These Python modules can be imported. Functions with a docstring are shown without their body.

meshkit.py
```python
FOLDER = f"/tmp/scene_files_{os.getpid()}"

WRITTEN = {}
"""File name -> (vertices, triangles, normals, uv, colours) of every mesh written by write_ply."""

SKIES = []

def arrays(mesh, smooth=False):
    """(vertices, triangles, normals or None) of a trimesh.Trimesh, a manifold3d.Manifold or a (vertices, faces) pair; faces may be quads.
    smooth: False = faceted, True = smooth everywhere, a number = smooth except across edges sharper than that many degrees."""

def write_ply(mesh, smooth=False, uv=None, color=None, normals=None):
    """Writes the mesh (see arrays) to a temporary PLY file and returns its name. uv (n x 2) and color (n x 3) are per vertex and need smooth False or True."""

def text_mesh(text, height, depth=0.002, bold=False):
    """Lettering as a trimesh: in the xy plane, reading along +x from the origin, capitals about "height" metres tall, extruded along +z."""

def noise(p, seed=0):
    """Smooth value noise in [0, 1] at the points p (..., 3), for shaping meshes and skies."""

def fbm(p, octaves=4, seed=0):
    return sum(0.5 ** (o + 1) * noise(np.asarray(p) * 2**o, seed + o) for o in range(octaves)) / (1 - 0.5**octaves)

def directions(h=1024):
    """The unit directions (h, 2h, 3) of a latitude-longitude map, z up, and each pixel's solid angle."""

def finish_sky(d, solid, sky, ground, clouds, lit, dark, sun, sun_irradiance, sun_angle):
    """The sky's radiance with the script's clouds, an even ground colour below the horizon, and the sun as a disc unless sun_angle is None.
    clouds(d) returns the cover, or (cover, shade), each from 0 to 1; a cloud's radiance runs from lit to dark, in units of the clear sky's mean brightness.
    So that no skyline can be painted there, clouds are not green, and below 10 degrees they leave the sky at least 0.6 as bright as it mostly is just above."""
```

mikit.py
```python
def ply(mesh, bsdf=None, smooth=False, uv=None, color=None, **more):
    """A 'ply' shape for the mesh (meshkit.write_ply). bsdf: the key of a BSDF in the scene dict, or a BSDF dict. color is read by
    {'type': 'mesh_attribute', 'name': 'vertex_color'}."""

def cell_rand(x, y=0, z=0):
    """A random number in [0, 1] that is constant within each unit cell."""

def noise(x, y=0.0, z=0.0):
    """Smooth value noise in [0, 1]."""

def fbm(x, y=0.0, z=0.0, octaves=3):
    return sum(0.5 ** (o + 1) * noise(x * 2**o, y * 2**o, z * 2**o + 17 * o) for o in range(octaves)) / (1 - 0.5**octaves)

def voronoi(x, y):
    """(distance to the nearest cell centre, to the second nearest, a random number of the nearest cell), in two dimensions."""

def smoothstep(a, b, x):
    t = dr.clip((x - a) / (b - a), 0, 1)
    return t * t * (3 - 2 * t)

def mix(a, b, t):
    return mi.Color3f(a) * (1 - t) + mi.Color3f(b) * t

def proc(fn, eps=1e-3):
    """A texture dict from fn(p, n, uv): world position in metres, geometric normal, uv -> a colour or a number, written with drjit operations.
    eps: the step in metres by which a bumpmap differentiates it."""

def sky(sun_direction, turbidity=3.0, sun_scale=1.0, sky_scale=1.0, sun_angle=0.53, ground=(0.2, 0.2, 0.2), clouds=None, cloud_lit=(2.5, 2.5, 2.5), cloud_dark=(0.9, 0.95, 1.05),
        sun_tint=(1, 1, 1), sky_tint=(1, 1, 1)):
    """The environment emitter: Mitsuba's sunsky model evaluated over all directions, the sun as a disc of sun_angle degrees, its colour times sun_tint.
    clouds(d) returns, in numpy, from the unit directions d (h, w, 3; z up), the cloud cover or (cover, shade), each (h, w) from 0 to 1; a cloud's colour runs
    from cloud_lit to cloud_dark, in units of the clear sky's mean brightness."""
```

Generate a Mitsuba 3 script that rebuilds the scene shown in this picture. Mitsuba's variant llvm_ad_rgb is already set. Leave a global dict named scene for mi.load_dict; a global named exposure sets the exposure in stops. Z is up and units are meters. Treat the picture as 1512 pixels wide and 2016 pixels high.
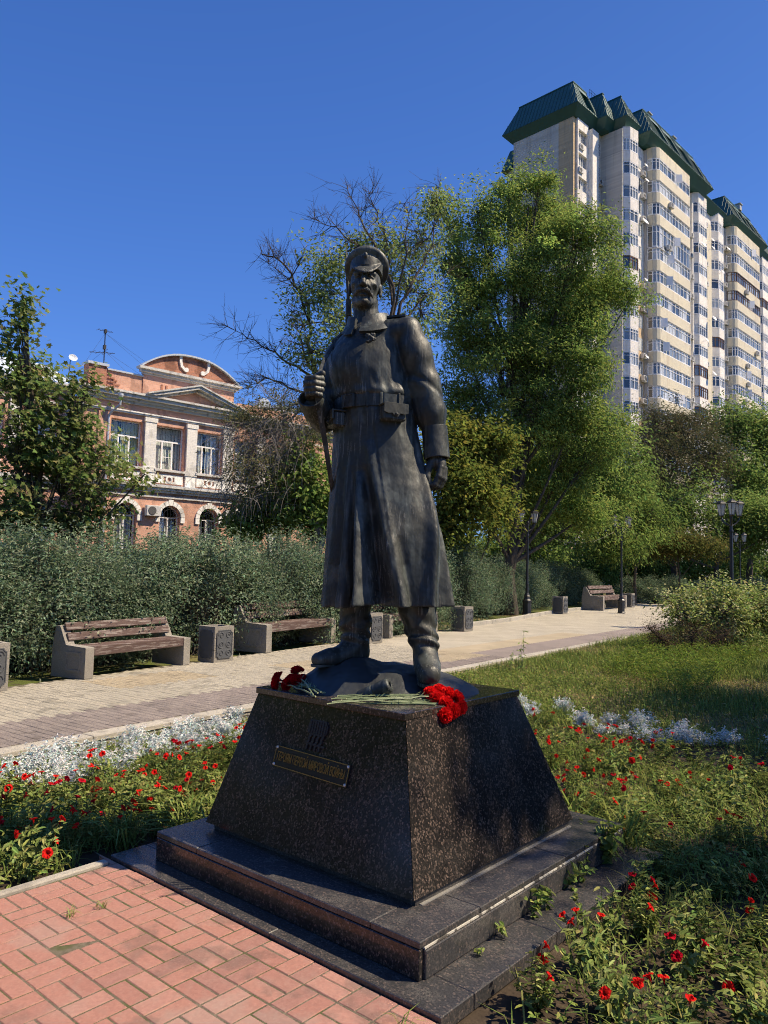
import math, random
import numpy as np
import trimesh
import manifold3d as m3
import shapely.geometry as sg
import shapely.affinity as sa
import drjit as dr
import mitsuba as mi
import mikit, meshkit
from mikit import proc, noise, fbm, voronoi, cell_rand, smoothstep, mix

T = mi.ScalarTransform4f
scene, labels = {}, {}

# ------------------------------------------------------------------ camera, daylight, exposure
CAM_H, PITCH, ROLL = 1.84, 0.0744, 0.0234
_c, _s = math.cos(PITCH), math.sin(PITCH)
FWD = np.array([0, _c, _s])
_r, _u = np.array([1.0, 0, 0]), np.array([0, -_s, _c])
UPV = -_r * math.sin(ROLL) + _u * math.cos(ROLL)
EYE = np.array([0, 0, CAM_H])
scene['camera'] = {'type': 'perspective', 'fov': 53.75, 'fov_axis': 'x', 'near_clip': 0.05, 'far_clip': 3000.0,
                   'to_world': T().look_at(origin=EYE.tolist(), target=(EYE + FWD).tolist(), up=UPV.tolist())}
SUN_AZ, SUN_EL = math.radians(94.0), math.radians(50.0)
SUN = [math.sin(SUN_AZ) * math.cos(SUN_EL), math.cos(SUN_AZ) * math.cos(SUN_EL), math.sin(SUN_EL)]
scene['sky'] = mikit.sky(SUN, turbidity=2.6, ground=(0.16, 0.16, 0.13), sky_tint=(0.40, 0.59, 0.98), sun_tint=(1.0, 1.0, 0.98))
exposure = 2.3

# ------------------------------------------------------------------ helpers
USED = {}


def num(name):
    """name, name_001, name_002 ..."""
    k = USED.get(name, 0)
    USED[name] = k + 1
    return name if k == 0 else f'{name}_{k:03d}'


def thing(name, label, category, group=None):
    key = num(name)
    labels[key] = {'label': label, 'category': category}
    if group:
        labels[key]['group'] = group
    return key


def put(name, mesh, bsdf, parent=None, smooth=False, color=None, to_world=None, label=None, kind=None, ply=None):
    """one entry of the scene; returns its key"""
    key = num((parent + '__' if parent else '') + name)
    d = dict(ply) if ply is not None else mikit.ply(mesh, bsdf, smooth=smooth, color=color)
    if to_world is not None:
        d['to_world'] = to_world
    scene[key] = d
    if label or kind:
        labels.setdefault(key, {})
        if label:
            labels[key]['label'] = label
        if kind:
            labels[key]['kind'] = kind
    return key


def structure(name, mesh, bsdf, **kw):
    key = put(name, mesh, bsdf, **kw)
    labels.setdefault(key, {})['kind'] = 'structure'
    return key


def tm(v, f):
    return trimesh.Trimesh(np.asarray(v, float), np.asarray(f, int), process=False)


def cat(ms):
    return trimesh.util.concatenate([m for m in ms if m is not None])


def box(x0, x1, y0, y1, z0, z1):
    m = trimesh.creation.box(extents=(x1 - x0, y1 - y0, z1 - z0))
    m.apply_translation(((x0 + x1) / 2, (y0 + y1) / 2, (z0 + z1) / 2))
    return m


def cbox(x0, x1, y0, y1, z0, z1, c=0.01):
    """box with chamfered edges"""
    pts = []
    for x, sx in ((x0, 1), (x1, -1)):
        for y, sy in ((y0, 1), (y1, -1)):
            for z, sz in ((z0, 1), (z1, -1)):
                pts += [(x + sx * c, y + sy * c, z), (x + sx * c, y, z + sz * c), (x, y + sy * c, z + sz * c)]
    return hull(pts)


def hull(pts):
    return trimesh.convex.convex_hull(np.asarray(pts, float))


def frame(o, ex, ey=None, ez=(0, 0, 1)):
    """4x4 from an origin and axes"""
    M = np.eye(4)
    ex = np.asarray(ex, float) / np.linalg.norm(ex)
    ez = np.asarray(ez, float) / np.linalg.norm(ez)
    if ey is None:
        ey = np.cross(ez, ex)
    M[:3, 0], M[:3, 1], M[:3, 2], M[:3, 3] = ex, ey, ez, o
    return M


def moved(m, M):
    m = m.copy()
    m.apply_transform(M)
    return m


def rotz(a, o=(0, 0, 0)):
    M = np.eye(4)
    M[0, 0] = M[1, 1] = math.cos(a)
    M[0, 1], M[1, 0] = -math.sin(a), math.sin(a)
    M[:3, 3] = o
    return M


def tube(pts, rad, sides=6, cap=True):
    """tapered tube along a polyline"""
    p = np.asarray(pts, float)
    r = np.broadcast_to(np.asarray(rad, float), (len(p),))
    t = np.gradient(p, axis=0)
    t /= np.linalg.norm(t, axis=1, keepdims=True) + 1e-12
    ref = np.array([0, 0, 1.0]) if abs(t[0][2]) < 0.9 else np.array([1.0, 0, 0])
    a = np.cross(t, ref)
    a /= np.linalg.norm(a, axis=1, keepdims=True) + 1e-12
    b = np.cross(t, a)
    an = np.arange(sides) * 2 * np.pi / sides
    v = p[:, None] + r[:, None, None] * (np.cos(an)[None, :, None] * a[:, None] + np.sin(an)[None, :, None] * b[:, None])
    n, s = len(p), sides
    i, j = np.meshgrid(np.arange(n - 1), np.arange(s), indexing='ij')
    k = (j + 1) % s
    q = np.stack([i * s + j, i * s + k, (i + 1) * s + k, (i + 1) * s + j], -1).reshape(-1, 4)
    f = np.vstack([q[:, [0, 2, 1]], q[:, [0, 3, 2]]])
    v = v.reshape(-1, 3)
    if cap:
        v = np.vstack([v, p[0], p[-1]])
        jj = np.arange(s)
        f = np.vstack([f, np.stack([jj * 0 + n * s, jj, (jj + 1) % s], 1), np.stack([jj * 0 + n * s + 1, (n - 1) * s + (jj + 1) % s, (n - 1) * s + jj], 1)])
    return tm(v, f)


def lathe(profile, sides=24, M=None):
    """profile (r, z) turned about z"""
    p = np.asarray(profile, float)
    an = np.arange(sides) * 2 * np.pi / sides
    v = np.stack([p[:, :1] * np.cos(an), p[:, :1] * np.sin(an), np.broadcast_to(p[:, 1:], (len(p), sides))], -1).reshape(-1, 3)
    i, j = np.meshgrid(np.arange(len(p) - 1), np.arange(sides), indexing='ij')
    k = (j + 1) % sides
    q = np.stack([i * sides + j, i * sides + k, (i + 1) * sides + k, (i + 1) * sides + j], -1).reshape(-1, 4)
    m = tm(v, np.vstack([q[:, [0, 1, 2]], q[:, [0, 2, 3]]]))
    return moved(m, M) if M is not None else m


def prism(poly, z0, z1):
    """shapely polygon (or list of points) extruded from z0 to z1"""
    if not hasattr(poly, 'exterior'):
        poly = sg.Polygon(poly)
    m = trimesh.creation.extrude_polygon(poly, z1 - z0, engine='earcut')
    m.apply_translation((0, 0, z0))
    return m


def sheet(poly, z):
    v, f = trimesh.creation.triangulate_polygon(sg.Polygon(poly) if not hasattr(poly, 'exterior') else poly, engine='earcut')
    v, f = np.asarray(v), np.asarray(f)
    a = v[f]
    ar = (a[:, 1, 0] - a[:, 0, 0]) * (a[:, 2, 1] - a[:, 0, 1]) - (a[:, 1, 1] - a[:, 0, 1]) * (a[:, 2, 0] - a[:, 0, 0])
    f = np.where(ar[:, None] < 0, f[:, ::-1], f)
    return tm(np.column_stack([v, np.full(len(v), z)]), f)


def surface_net(fn, lo, hi, h, chunk=48):
    """smooth iso-surface fn = 0 (negative inside) on a grid of step h"""
    lo, hi = np.asarray(lo, float), np.asarray(hi, float)
    n = np.ceil((hi - lo) / h).astype(int) + 1
    ax = [lo[k] + h * np.arange(n[k]) for k in range(3)]
    val = np.empty(n, np.float32)
    for a in range(0, n[2], chunk):
        X, Y, Z = np.meshgrid(ax[0], ax[1], ax[2][a:a + chunk], indexing='ij')
        val[:, :, a:a + chunk] = fn(X, Y, Z)
    ins = val < 0
    c = np.zeros(n - 1, int)
    acc = np.zeros(tuple(n - 1) + (3,))
    cnt = np.zeros(n - 1)
    corner = [(i, j, k) for i in (0, 1) for j in (0, 1) for k in (0, 1)]
    sub = lambda A, o: A[o[0]:o[0] + n[0] - 1, o[1]:o[1] + n[1] - 1, o[2]:o[2] + n[2] - 1]
    tot = sum(sub(ins, o).astype(np.int8) for o in corner)
    cell = np.argwhere((tot > 0) & (tot < 8))
    pos = np.zeros((len(cell), 3))
    cnt = np.zeros(len(cell))
    for d in range(3):
        for o in corner:
            if o[d]:
                continue
            o2 = list(o)
            o2[d] = 1
            va = val[cell[:, 0] + o[0], cell[:, 1] + o[1], cell[:, 2] + o[2]]
            vb = val[cell[:, 0] + o2[0], cell[:, 1] + o2[1], cell[:, 2] + o2[2]]
            x = (va < 0) != (vb < 0)
            t = np.where(x, va / np.where(x, va - vb, 1), 0)
            p = np.tile(np.array(o, float), (len(cell), 1))
            p[:, d] += t
            pos += p * x[:, None]
            cnt += x
    pos = cell + pos / cnt[:, None]
    idx = np.full(tuple(n - 1), -1)
    idx[cell[:, 0], cell[:, 1], cell[:, 2]] = np.arange(len(cell))
    F = []
    for d in range(3):
        o = [0, 0, 0]
        o[d] = 1
        a = ins[:n[0] - o[0], :n[1] - o[1], :n[2] - o[2]]
        b = ins[o[0]:, o[1]:, o[2]:]
        e = np.argwhere(a != b)
        flip = ~a[e[:, 0], e[:, 1], e[:, 2]]
        u, w = (d + 1) % 3, (d + 2) % 3
        good = (e[:, u] > 0) & (e[:, w] > 0) & (e[:, u] < n[u] - 1) & (e[:, w] < n[w] - 1)
        e, flip = e[good], flip[good]
        q = []
        for du, dw in ((-1, -1), (0, -1), (0, 0), (-1, 0)):
            g = e.copy()
            g[:, u] += du
            g[:, w] += dw
            q.append(idx[g[:, 0], g[:, 1], g[:, 2]])
        q = np.stack(q, 1)
        q = np.where(flip[:, None], q[:, ::-1], q)
        F.append(q)
    F = np.vstack(F)
    F = F[(F >= 0).all(1)]
    f = np.vstack([F[:, [0, 1, 2]], F[:, [0, 2, 3]]])
    return tm(lo + pos * h, f)


def v3(c):
    return mi.Color3f(*c)


def bsdf(key, d):
    scene[key] = d
    return key


def rgb(*c):
    return {'type': 'rgb', 'value': list(c)}


def plain(key, col, rough=0.6, spec=0.4, metal=0.0, **kw):
    return bsdf(key, {'type': 'twosided', 'b': {'type': 'principled', 'base_color': col if isinstance(col, dict) else rgb(*col), 'roughness': rough, 'specular': spec, 'metallic': metal, **kw}})


def bumped(key, col, bump, rough=0.6, spec=0.4, **kw):
    return bsdf(key, {'type': 'twosided', 'b': {'type': 'bumpmap', 'arbitrary': bump, 'scale': 1.0,
                'b': {'type': 'principled', 'base_color': col if isinstance(col, dict) else rgb(*col), 'roughness': rough, 'specular': spec, **kw}}})


def leafy(key, rough=0.45, trans=0.7, spec=0.4):
    return bsdf(key, {'type': 'principledthin', 'base_color': {'type': 'mesh_attribute', 'name': 'vertex_color'}, 'roughness': rough, 'diff_trans': trans, 'eta': 1.4})


# the monument's axes on the ground: E1 runs away to the right, E2 away to the left
YAW = 0.8666
E1 = np.array([math.cos(YAW), math.sin(YAW), 0])
E2 = np.array([-math.sin(YAW), math.cos(YAW), 0])
PED = np.array([0.1378, 5.0468, 0])


def ped(a, b, z=0.0):
    return PED + E1 * a + E2 * b + np.array([0, 0, z])


PEDM = frame(PED, E1, E2)
# ------------------------------------------------------------------ ground
def f_lawn(p, n, uv):
    a = fbm(p.x * 0.9, p.y * 0.9, 0.0, octaves=4)
    b = noise(p.x * 9, p.y * 9, 3.0)
    c = mix(v3((0.060, 0.075, 0.020)), v3((0.16, 0.13, 0.065)), smoothstep(0.42, 0.68, a))
    return mix(c, v3((0.05, 0.045, 0.028)), smoothstep(0.55, 0.85, b) * 0.8)


def f_soil(p, n, uv):
    a = fbm(p.x * 7, p.y * 7, 0.0, octaves=4)
    return mix(v3((0.028, 0.021, 0.015)), v3((0.085, 0.065, 0.046)), a)


def h_soil(p, n, uv):
    return 0.012 * fbm(p.x * 22, p.y * 22, 0.0, octaves=3)


plain('lawn_mat', proc(f_lawn), 0.95, 0.1)
bumped('soil_mat', proc(f_soil), proc(h_soil), 0.95, 0.1)

an = np.linspace(0, 2 * np.pi, 49)[:-1]
structure('ground', sheet(np.stack([900 * np.cos(an), 900 * np.sin(an)], 1), -0.10), 'lawn_mat')

# path: straight near kerb, far edge along the bench row, opening out to the right
KD = np.array([0.586, 0.810])
K0 = np.array([-3.58, 7.34])
KN = np.array([-0.810, 0.586])
near_edge = [tuple(K0 + KD * s) for s in (-16, 0, 10, 18.4)] + [(13.5, 32.5), (22, 56), (37, 92), (60, 130)]
far_edge = [(-15.2, -4.2), (-5.75, 11.0), (-3.45, 15.0), (-0.4, 20.4), (2.6, 25.2), (4.7, 28.7), (8.3, 36.2), (14.2, 45.6), (21, 60), (32, 92), (52, 130)]
path_poly = sg.Polygon(near_edge + far_edge[::-1])


def f_paver(p, n, uv):
    g = fbm(p.x * 40, p.y * 40, 0.0, octaves=3)
    s = fbm(p.x * 1.7, p.y * 1.7, 2.0, octaves=3)
    return mi.Color3f(0.75 + 0.5 * g) * mi.Color3f(0.82 + 0.34 * s)


def tinted(base, sc=1.0):
    b = v3(base)

    def fn(p, n, uv):
        g = fbm(p.x * 60, p.y * 60, p.z * 60, octaves=3)
        s = fbm(p.x * 1.7, p.y * 1.7, 2.0, octaves=3)
        d = smoothstep(0.62, 0.75, fbm(p.x * 4.3, p.y * 4.3, 8.0, octaves=4))
        return b * (0.70 + 0.42 * g + 0.22 * (s - 0.5)) * (1 - 0.25 * d)
    return fn


def grit(p, n, uv):
    return 0.0016 * fbm(p.x * 170, p.y * 170, p.z * 170, octaves=2)


PAV = {'beige': [(0.300, 0.277, 0.222), (0.275, 0.255, 0.206), (0.318, 0.290, 0.230)], 'rose': [(0.192, 0.165, 0.150), (0.175, 0.152, 0.139), (0.208, 0.180, 0.162)], 'ochre': [(0.300, 0.255, 0.178), (0.275, 0.236, 0.168), (0.288, 0.250, 0.186)]}
for nm, cs in PAV.items():
    for i, c in enumerate(cs):
        plain(f'paver_{nm}_{i}', proc(tinted(c)), 0.85, 0.25)


def band_of(x, y):
    """which colour of paver lies at a point: a rose strip by the near kerb, ochre fields, beige elsewhere"""
    s = (x - K0[0]) * KD[0] + (y - K0[1]) * KD[1]
    w = (x - K0[0]) * KN[0] + (y - K0[1]) * KN[1]
    if 0.30 < w < 1.42 and s > -20:
        return 'rose' if not (9.6 < s < 11.5 and w > 0.9) else 'ochre'
    if (6.6 < s < 8.6 and 1.42 < w < 3.0) or (3.2 < s < 5.0 and 2.6 < w < 3.6) or (10.5 < s < 17 and 1.42 < w < 2.3):
        return 'ochre'
    return 'beige'


def f_path_far(p, n, uv):
    X = p.x - float(K0[0])
    Y = p.y - float(K0[1])
    s = X * float(KD[0]) + Y * float(KD[1])
    w = X * float(KN[0]) + Y * float(KN[1])
    row = dr.floor(s / 0.102)
    off = 0.1 * (row - 2 * dr.floor(row / 2))
    r = cell_rand(row, dr.floor((w + off) / 0.204), 4)
    c = mix(v3((0.280, 0.258, 0.208)), v3((0.315, 0.288, 0.228)), r)
    c = mix(c, v3((0.190, 0.163, 0.148)), dr.select((w > 0.3) & (w < 1.42), 1.0, 0.0))
    c = mix(c, v3((0.295, 0.252, 0.178)), dr.select((w > 1.42) & (w < 2.3) & (s > 10.5) & (s < 19), 1.0, 0.0))
    g = fbm(p.x * 2.2, p.y * 2.2, 1.0, octaves=4)
    return c * (0.80 + 0.36 * g)


plain('path_mat', proc(f_path_far), 0.85, 0.25)
plain('joint_mat', proc(tinted((0.114, 0.103, 0.076))), 0.95, 0.1)
PATH_Z = -0.03
structure('path', sheet(path_poly, PATH_Z - 0.012), 'path_mat')
path_key = 'path'
joint_poly = path_poly.intersection(sg.Polygon([K0 + KD * a + KN * b for a, b in ((-5.1, 0.30), (11.42, 0.30), (11.42, 4.35), (-5.1, 4.35))])).buffer(-0.01)
put('joint_sand', sheet(joint_poly, PATH_Z - 0.008), 'joint_mat', parent=path_key, kind='stuff')


def paver_mesh(poly, z0, z1, c=0.004):
    """a paver: sides and a top set in by the chamfer c"""
    p = np.array(poly.exterior.coords)[:-1]
    if not poly.exterior.is_ccw:
        p = p[::-1]
    inn = poly.buffer(-c, join_style=2)
    if inn.is_empty or inn.geom_type != 'Polygon':
        return None
    q = np.array(inn.exterior.coords)[:-1]
    if not inn.exterior.is_ccw:
        q = q[::-1]
    if len(q) != len(p):
        return None
    k = np.argmin(((q - p[0]) ** 2).sum(1))
    q = np.roll(q, -k, axis=0)
    n = len(p)
    v = np.vstack([np.column_stack([p, np.full(n, z0)]), np.column_stack([p, np.full(n, z1 - c)]), np.column_stack([q, np.full(n, z1)])])
    f = []
    for lv in (0, 1):
        for i in range(n):
            j = (i + 1) % n
            a, b, c2, d = lv * n + i, lv * n + j, (lv + 1) * n + j, (lv + 1) * n + i
            f += [(a, b, c2), (a, c2, d)]
    f += [(2 * n, 2 * n + i, 2 * n + i + 1) for i in range(1, n - 1)]
    return tm(v, f)


rng = np.random.default_rng(11)
cells = []
for i in range(int(-5.2 / 0.102), int(11.5 / 0.102)):
    s0 = i * 0.102
    for j in range(-1, 21):
        w0 = 0.30 + (j - 0.5 * (i % 2)) * 0.204
        pg = sg.Polygon([K0 + KD * a + KN * b for a, b in ((s0, w0), (s0 + 0.098, w0), (s0 + 0.098, w0 + 0.2), (s0, w0 + 0.2))])
        if path_poly.contains(pg) and w0 > 0.28:
            cx, cy = pg.centroid.x, pg.centroid.y
            cells.append((math.hypot(cx, cy), pg, cx, cy))
view = [c for c in cells if abs(c[2]) / max(c[3], 0.1) < 0.50 and not (c[2] > -1.2 and c[3] < 9)]
view.sort(key=lambda c: c[0])
chosen = {id(c) for c in view[:290]}
rest = {}
for c in cells:
    z = PATH_Z + rng.normal(0, 0.0012)
    m = paver_mesh(c[1], PATH_Z - 0.05, z)
    if m is None:
        continue
    mat = f'paver_{band_of(c[2], c[3])}_{rng.integers(3)}'
    if id(c) in chosen:
        put('paver', m, mat, parent=path_key)
    else:
        rest.setdefault(mat.rsplit('_', 1)[0] + '_0', []).append(m)
for mat, ms in rest.items():
    put('more_pavers', cat(ms), mat, parent=path_key, kind='stuff')

# kerb stones along the near edge of the path and along the planted strip
plain('kerb_mat', proc(tinted((0.350, 0.327, 0.274))), 0.85, 0.25)
kerb = num('kerb')
labels[kerb] = {'kind': 'structure'}
for i in range(-9, 19):
    o = K0 + KD * i * 1.0 + KN * 0.02
    m = cbox(0.004, 0.996, 0, 0.22, -0.14, 0.0 + rng.normal(0, 0.002), 0.008)
    put('kerb_stone', moved(m, frame((*o, 0), (*KD, 0), (*KN, 0))), 'kerb_mat', parent=kerb)
for a, b in zip(far_edge[4:-2], far_edge[5:-1]):
    a, b = np.array(a), np.array(b)
    L = np.linalg.norm(b - a)
    n = max(1, int(L / 1.2))
    d = (b - a) / L
    for i in range(n):
        put('kerb_stone', moved(cbox(0.005, L / n - 0.005, -0.12, 0.02, -0.14, 0.10, 0.01), frame((*(a + d * L * i / n), 0), (*d, 0))), 'kerb_mat', parent=kerb)

# flower bed soil round the monument
bed_poly = sg.Polygon([tuple(K0 + KD * s) for s in (-10, 0, 4.6)] + [(3.9, 9.2), (7.5, 5.0), (6, -2), (-2, -6)])
structure('flower_bed_soil', sheet(bed_poly, -0.08), 'soil_mat')

# red paved area in front, basket weave of 200 x 100 mm blocks
BX = np.array([0.6475, 0.7620])
bk0 = np.array([-1.6606, 4.5366])


def brickf(c):
    b = v3(c)

    def fn(p, n, uv):
        g = fbm(p.x * 90, p.y * 90, 0.0, octaves=3)
        d = smoothstep(0.50, 0.72, fbm(p.x * 3.1, p.y * 3.1, 5.0, octaves=4))
        e = smoothstep(0.70, 0.80, noise(p.x * 140, p.y * 140, 2.0))
        w = smoothstep(0.60, 0.70, fbm(p.x * 26, p.y * 26, 9.0, octaves=3))
        c1 = b * (0.84 + 0.30 * g)
        c1 = mix(c1, v3((0.304, 0.251, 0.213)), d * 0.30 + w * 0.10)
        dk = smoothstep(0.58, 0.72, fbm(p.x * 5.3, p.y * 5.3, 14.0, octaves=5))
        c1 = mix(c1, v3((0.105, 0.080, 0.066)), dk * 0.42)
        return mix(c1, v3((0.380, 0.304, 0.266)), e * 0.12)
    return fn


for i, c in enumerate([(0.330, 0.165, 0.128), (0.305, 0.150, 0.118), (0.350, 0.185, 0.146), (0.285, 0.148, 0.120)]):
    plain(f'brick_{i}', proc(brickf(c)), 0.9, 0.25)


def f_bjoint(p, n, uv):
    g = fbm(p.x * 60, p.y * 60, 0.0, octaves=3)
    m = smoothstep(0.50, 0.66, fbm(p.x * 6, p.y * 6, 3.0, octaves=3))
    return mix(mix(v3((0.080, 0.068, 0.049)), v3((0.182, 0.156, 0.114)), g), v3((0.076, 0.087, 0.034)), m * 0.75)


def h_bjoint(p, n, uv):
    return 0.006 * fbm(p.x * 120, p.y * 120, 0.0, octaves=2)


bumped('brick_joint', proc(f_bjoint), proc(h_bjoint), 0.95, 0.1)
# slab edge (front left of the monument) and the left edging bound the area
E1_2, E2_2 = E1[:2], E2[:2]
slF, slL = -1.262, 1.34
A = (PED + E1 * (slF - 0.006) + E2 * 1.50)[:2]
Bq = (PED + E1 * (slF - 0.006) + E2 * -3.2)[:2]
Lw = np.array([-1.645, 4.84])
Ld = np.array([-0.43, -0.52]) / np.linalg.norm([-0.43, -0.52])
brick_area = sg.Polygon([Lw, Lw + Ld * 7, (Bq[0] - 1.0, -2.2), Bq, A])
paving = structure('brick_paving', sheet(brick_area, -0.0248), 'brick_joint')
bdir = np.array([0.850, -0.527])
g0, g1 = np.array([-1.5837, 4.3211]), np.array([0, 0])
rng = np.random.default_rng(5)


def weave(u0, v0, P=0.205, w=0.0950):
    for i in range(-14, 24):
        for j in range(-24, 14):
            a, b = u0 + i * P, v0 + j * P
            if (i + j) % 2:
                yield [(a, b, a + 0.1965, b + w), (a, b + 0.1025, a + 0.1965, b + 0.1025 + w)]
            else:
                yield [(a, b, a + w, b + 0.1965), (a + 0.1025, b, a + 0.1025 + w, b + 0.1965)]


U = -E2_2
V = E1_2
org = np.array(BRICK0) if 'BRICK0' in globals() else (PED[:2] + E1_2 * slF + E2_2 * 1.0)
bricks, nb = [], 0
for pair in weave(0.0, 0.03):
    for a0, b0, a1, b1 in pair:
        pg = sg.Polygon([org + U * a + V * b for a, b in ((a0, b0), (a1, b0), (a1, b1), (a0, b1))]).intersection(brick_area.buffer(-0.003))
        if pg.is_empty or pg.geom_type != 'Polygon' or pg.area < 0.0007:
            continue
        x, y = pg.centroid.x, pg.centroid.y
        if y < 1.2 or x < -2.7 or x > 1.2:
            continue
        bricks.append((math.hypot(x, y - 2.4), pg))
bricks.sort(key=lambda t: t[0])
left = []
for k, (r, pg) in enumerate(bricks):
    z = -0.022 + rng.normal(0, 0.0010)
    m = paver_mesh(pg, -0.07, z, 0.0035)
    if m is None:
        continue
    t = rng.normal(0, 0.002, 2)
    m.vertices[:, 2] += (m.vertices[:, 0] - pg.centroid.x) * t[0] + (m.vertices[:, 1] - pg.centroid.y) * t[1]
    if k < 295:
        put('brick', m, f'brick_{rng.integers(4)}', parent=paving)
    else:
        left.append(m)
if left:
    put('more_bricks', cat(left), 'brick_0', parent=paving, kind='stuff')
# concrete edging between the bricks and the bed on the left
edging = num('bed_edging')
labels[edging] = {'kind': 'structure'}
for i in range(6):
    o = Lw + Ld * (i * 1.0)
    put('edging_stone', moved(cbox(0.004, 0.996, -0.062, -0.002, -0.15, -0.004, 0.008), frame((*o, 0), (*Ld, 0))), 'kerb_mat', parent=edging)
# ------------------------------------------------------------------ old two-storey brick building on the left
def f_oldbrick(D, P0, ch, cw, colA, colB, mort, stain=0.25):
    def fn(p, n, uv):
        u = (p.x - P0[0]) * D[0] + (p.y - P0[1]) * D[1]
        w = (p.x - P0[0]) * D[1] - (p.y - P0[1]) * D[0]
        side = dr.abs(n.x * D[0] + n.y * D[1]) > 0.7
        u = dr.select(side, w, u)
        row = dr.floor(p.z / ch)
        uu = u / cw + 0.5 * (row - 2 * dr.floor(row / 2))
        fr = uu - dr.floor(uu)
        fz = p.z / ch - row
        m = dr.select((fr < 0.045) | (fz < 0.14), 1.0, 0.0)
        r = cell_rand(row, dr.floor(uu), 3)
        c = mix(v3(colA), v3(colB), r)
        s = fbm(u * 0.9, p.z * 0.9, 1.0, octaves=4)
        c = mix(c, v3(mort), m * 0.7)
        return c * (0.86 + 0.28 * s) * (1 - stain * smoothstep(0.55, 0.7, fbm(u * 2.7, p.z * 1.3, 5.0, octaves=3)))
    return fn


OBD = np.array([0.7254, 0.6883])
OBP = np.array([-9.4106, 30.0]) * 1.3
KB = 1.3
OBM = frame((OBP[0], OBP[1], 1.84 * (1 - KB)), (*OBD, 0), (-OBD[1], OBD[0], 0))
OBM[:3, :3] *= KB
_d, _p = tuple(float(x) for x in OBD), tuple(float(x) for x in OBP)
plain('old_brick', proc(f_oldbrick(_d, _p, 0.085, 0.28, (0.600, 0.345, 0.250), (0.530, 0.290, 0.205), (0.520, 0.380, 0.300))), 0.9, 0.2)
plain('old_brick_worn', proc(f_oldbrick(_d, _p, 0.085, 0.28, (0.425, 0.189, 0.118), (0.307, 0.141, 0.095), (0.377, 0.271, 0.212), 0.4)), 0.9, 0.2)
plain('white_brick', proc(f_oldbrick(_d, _p, 0.085, 0.28, (0.730, 0.707, 0.648), (0.648, 0.625, 0.577), (0.494, 0.484, 0.448))), 0.85, 0.3)


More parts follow.
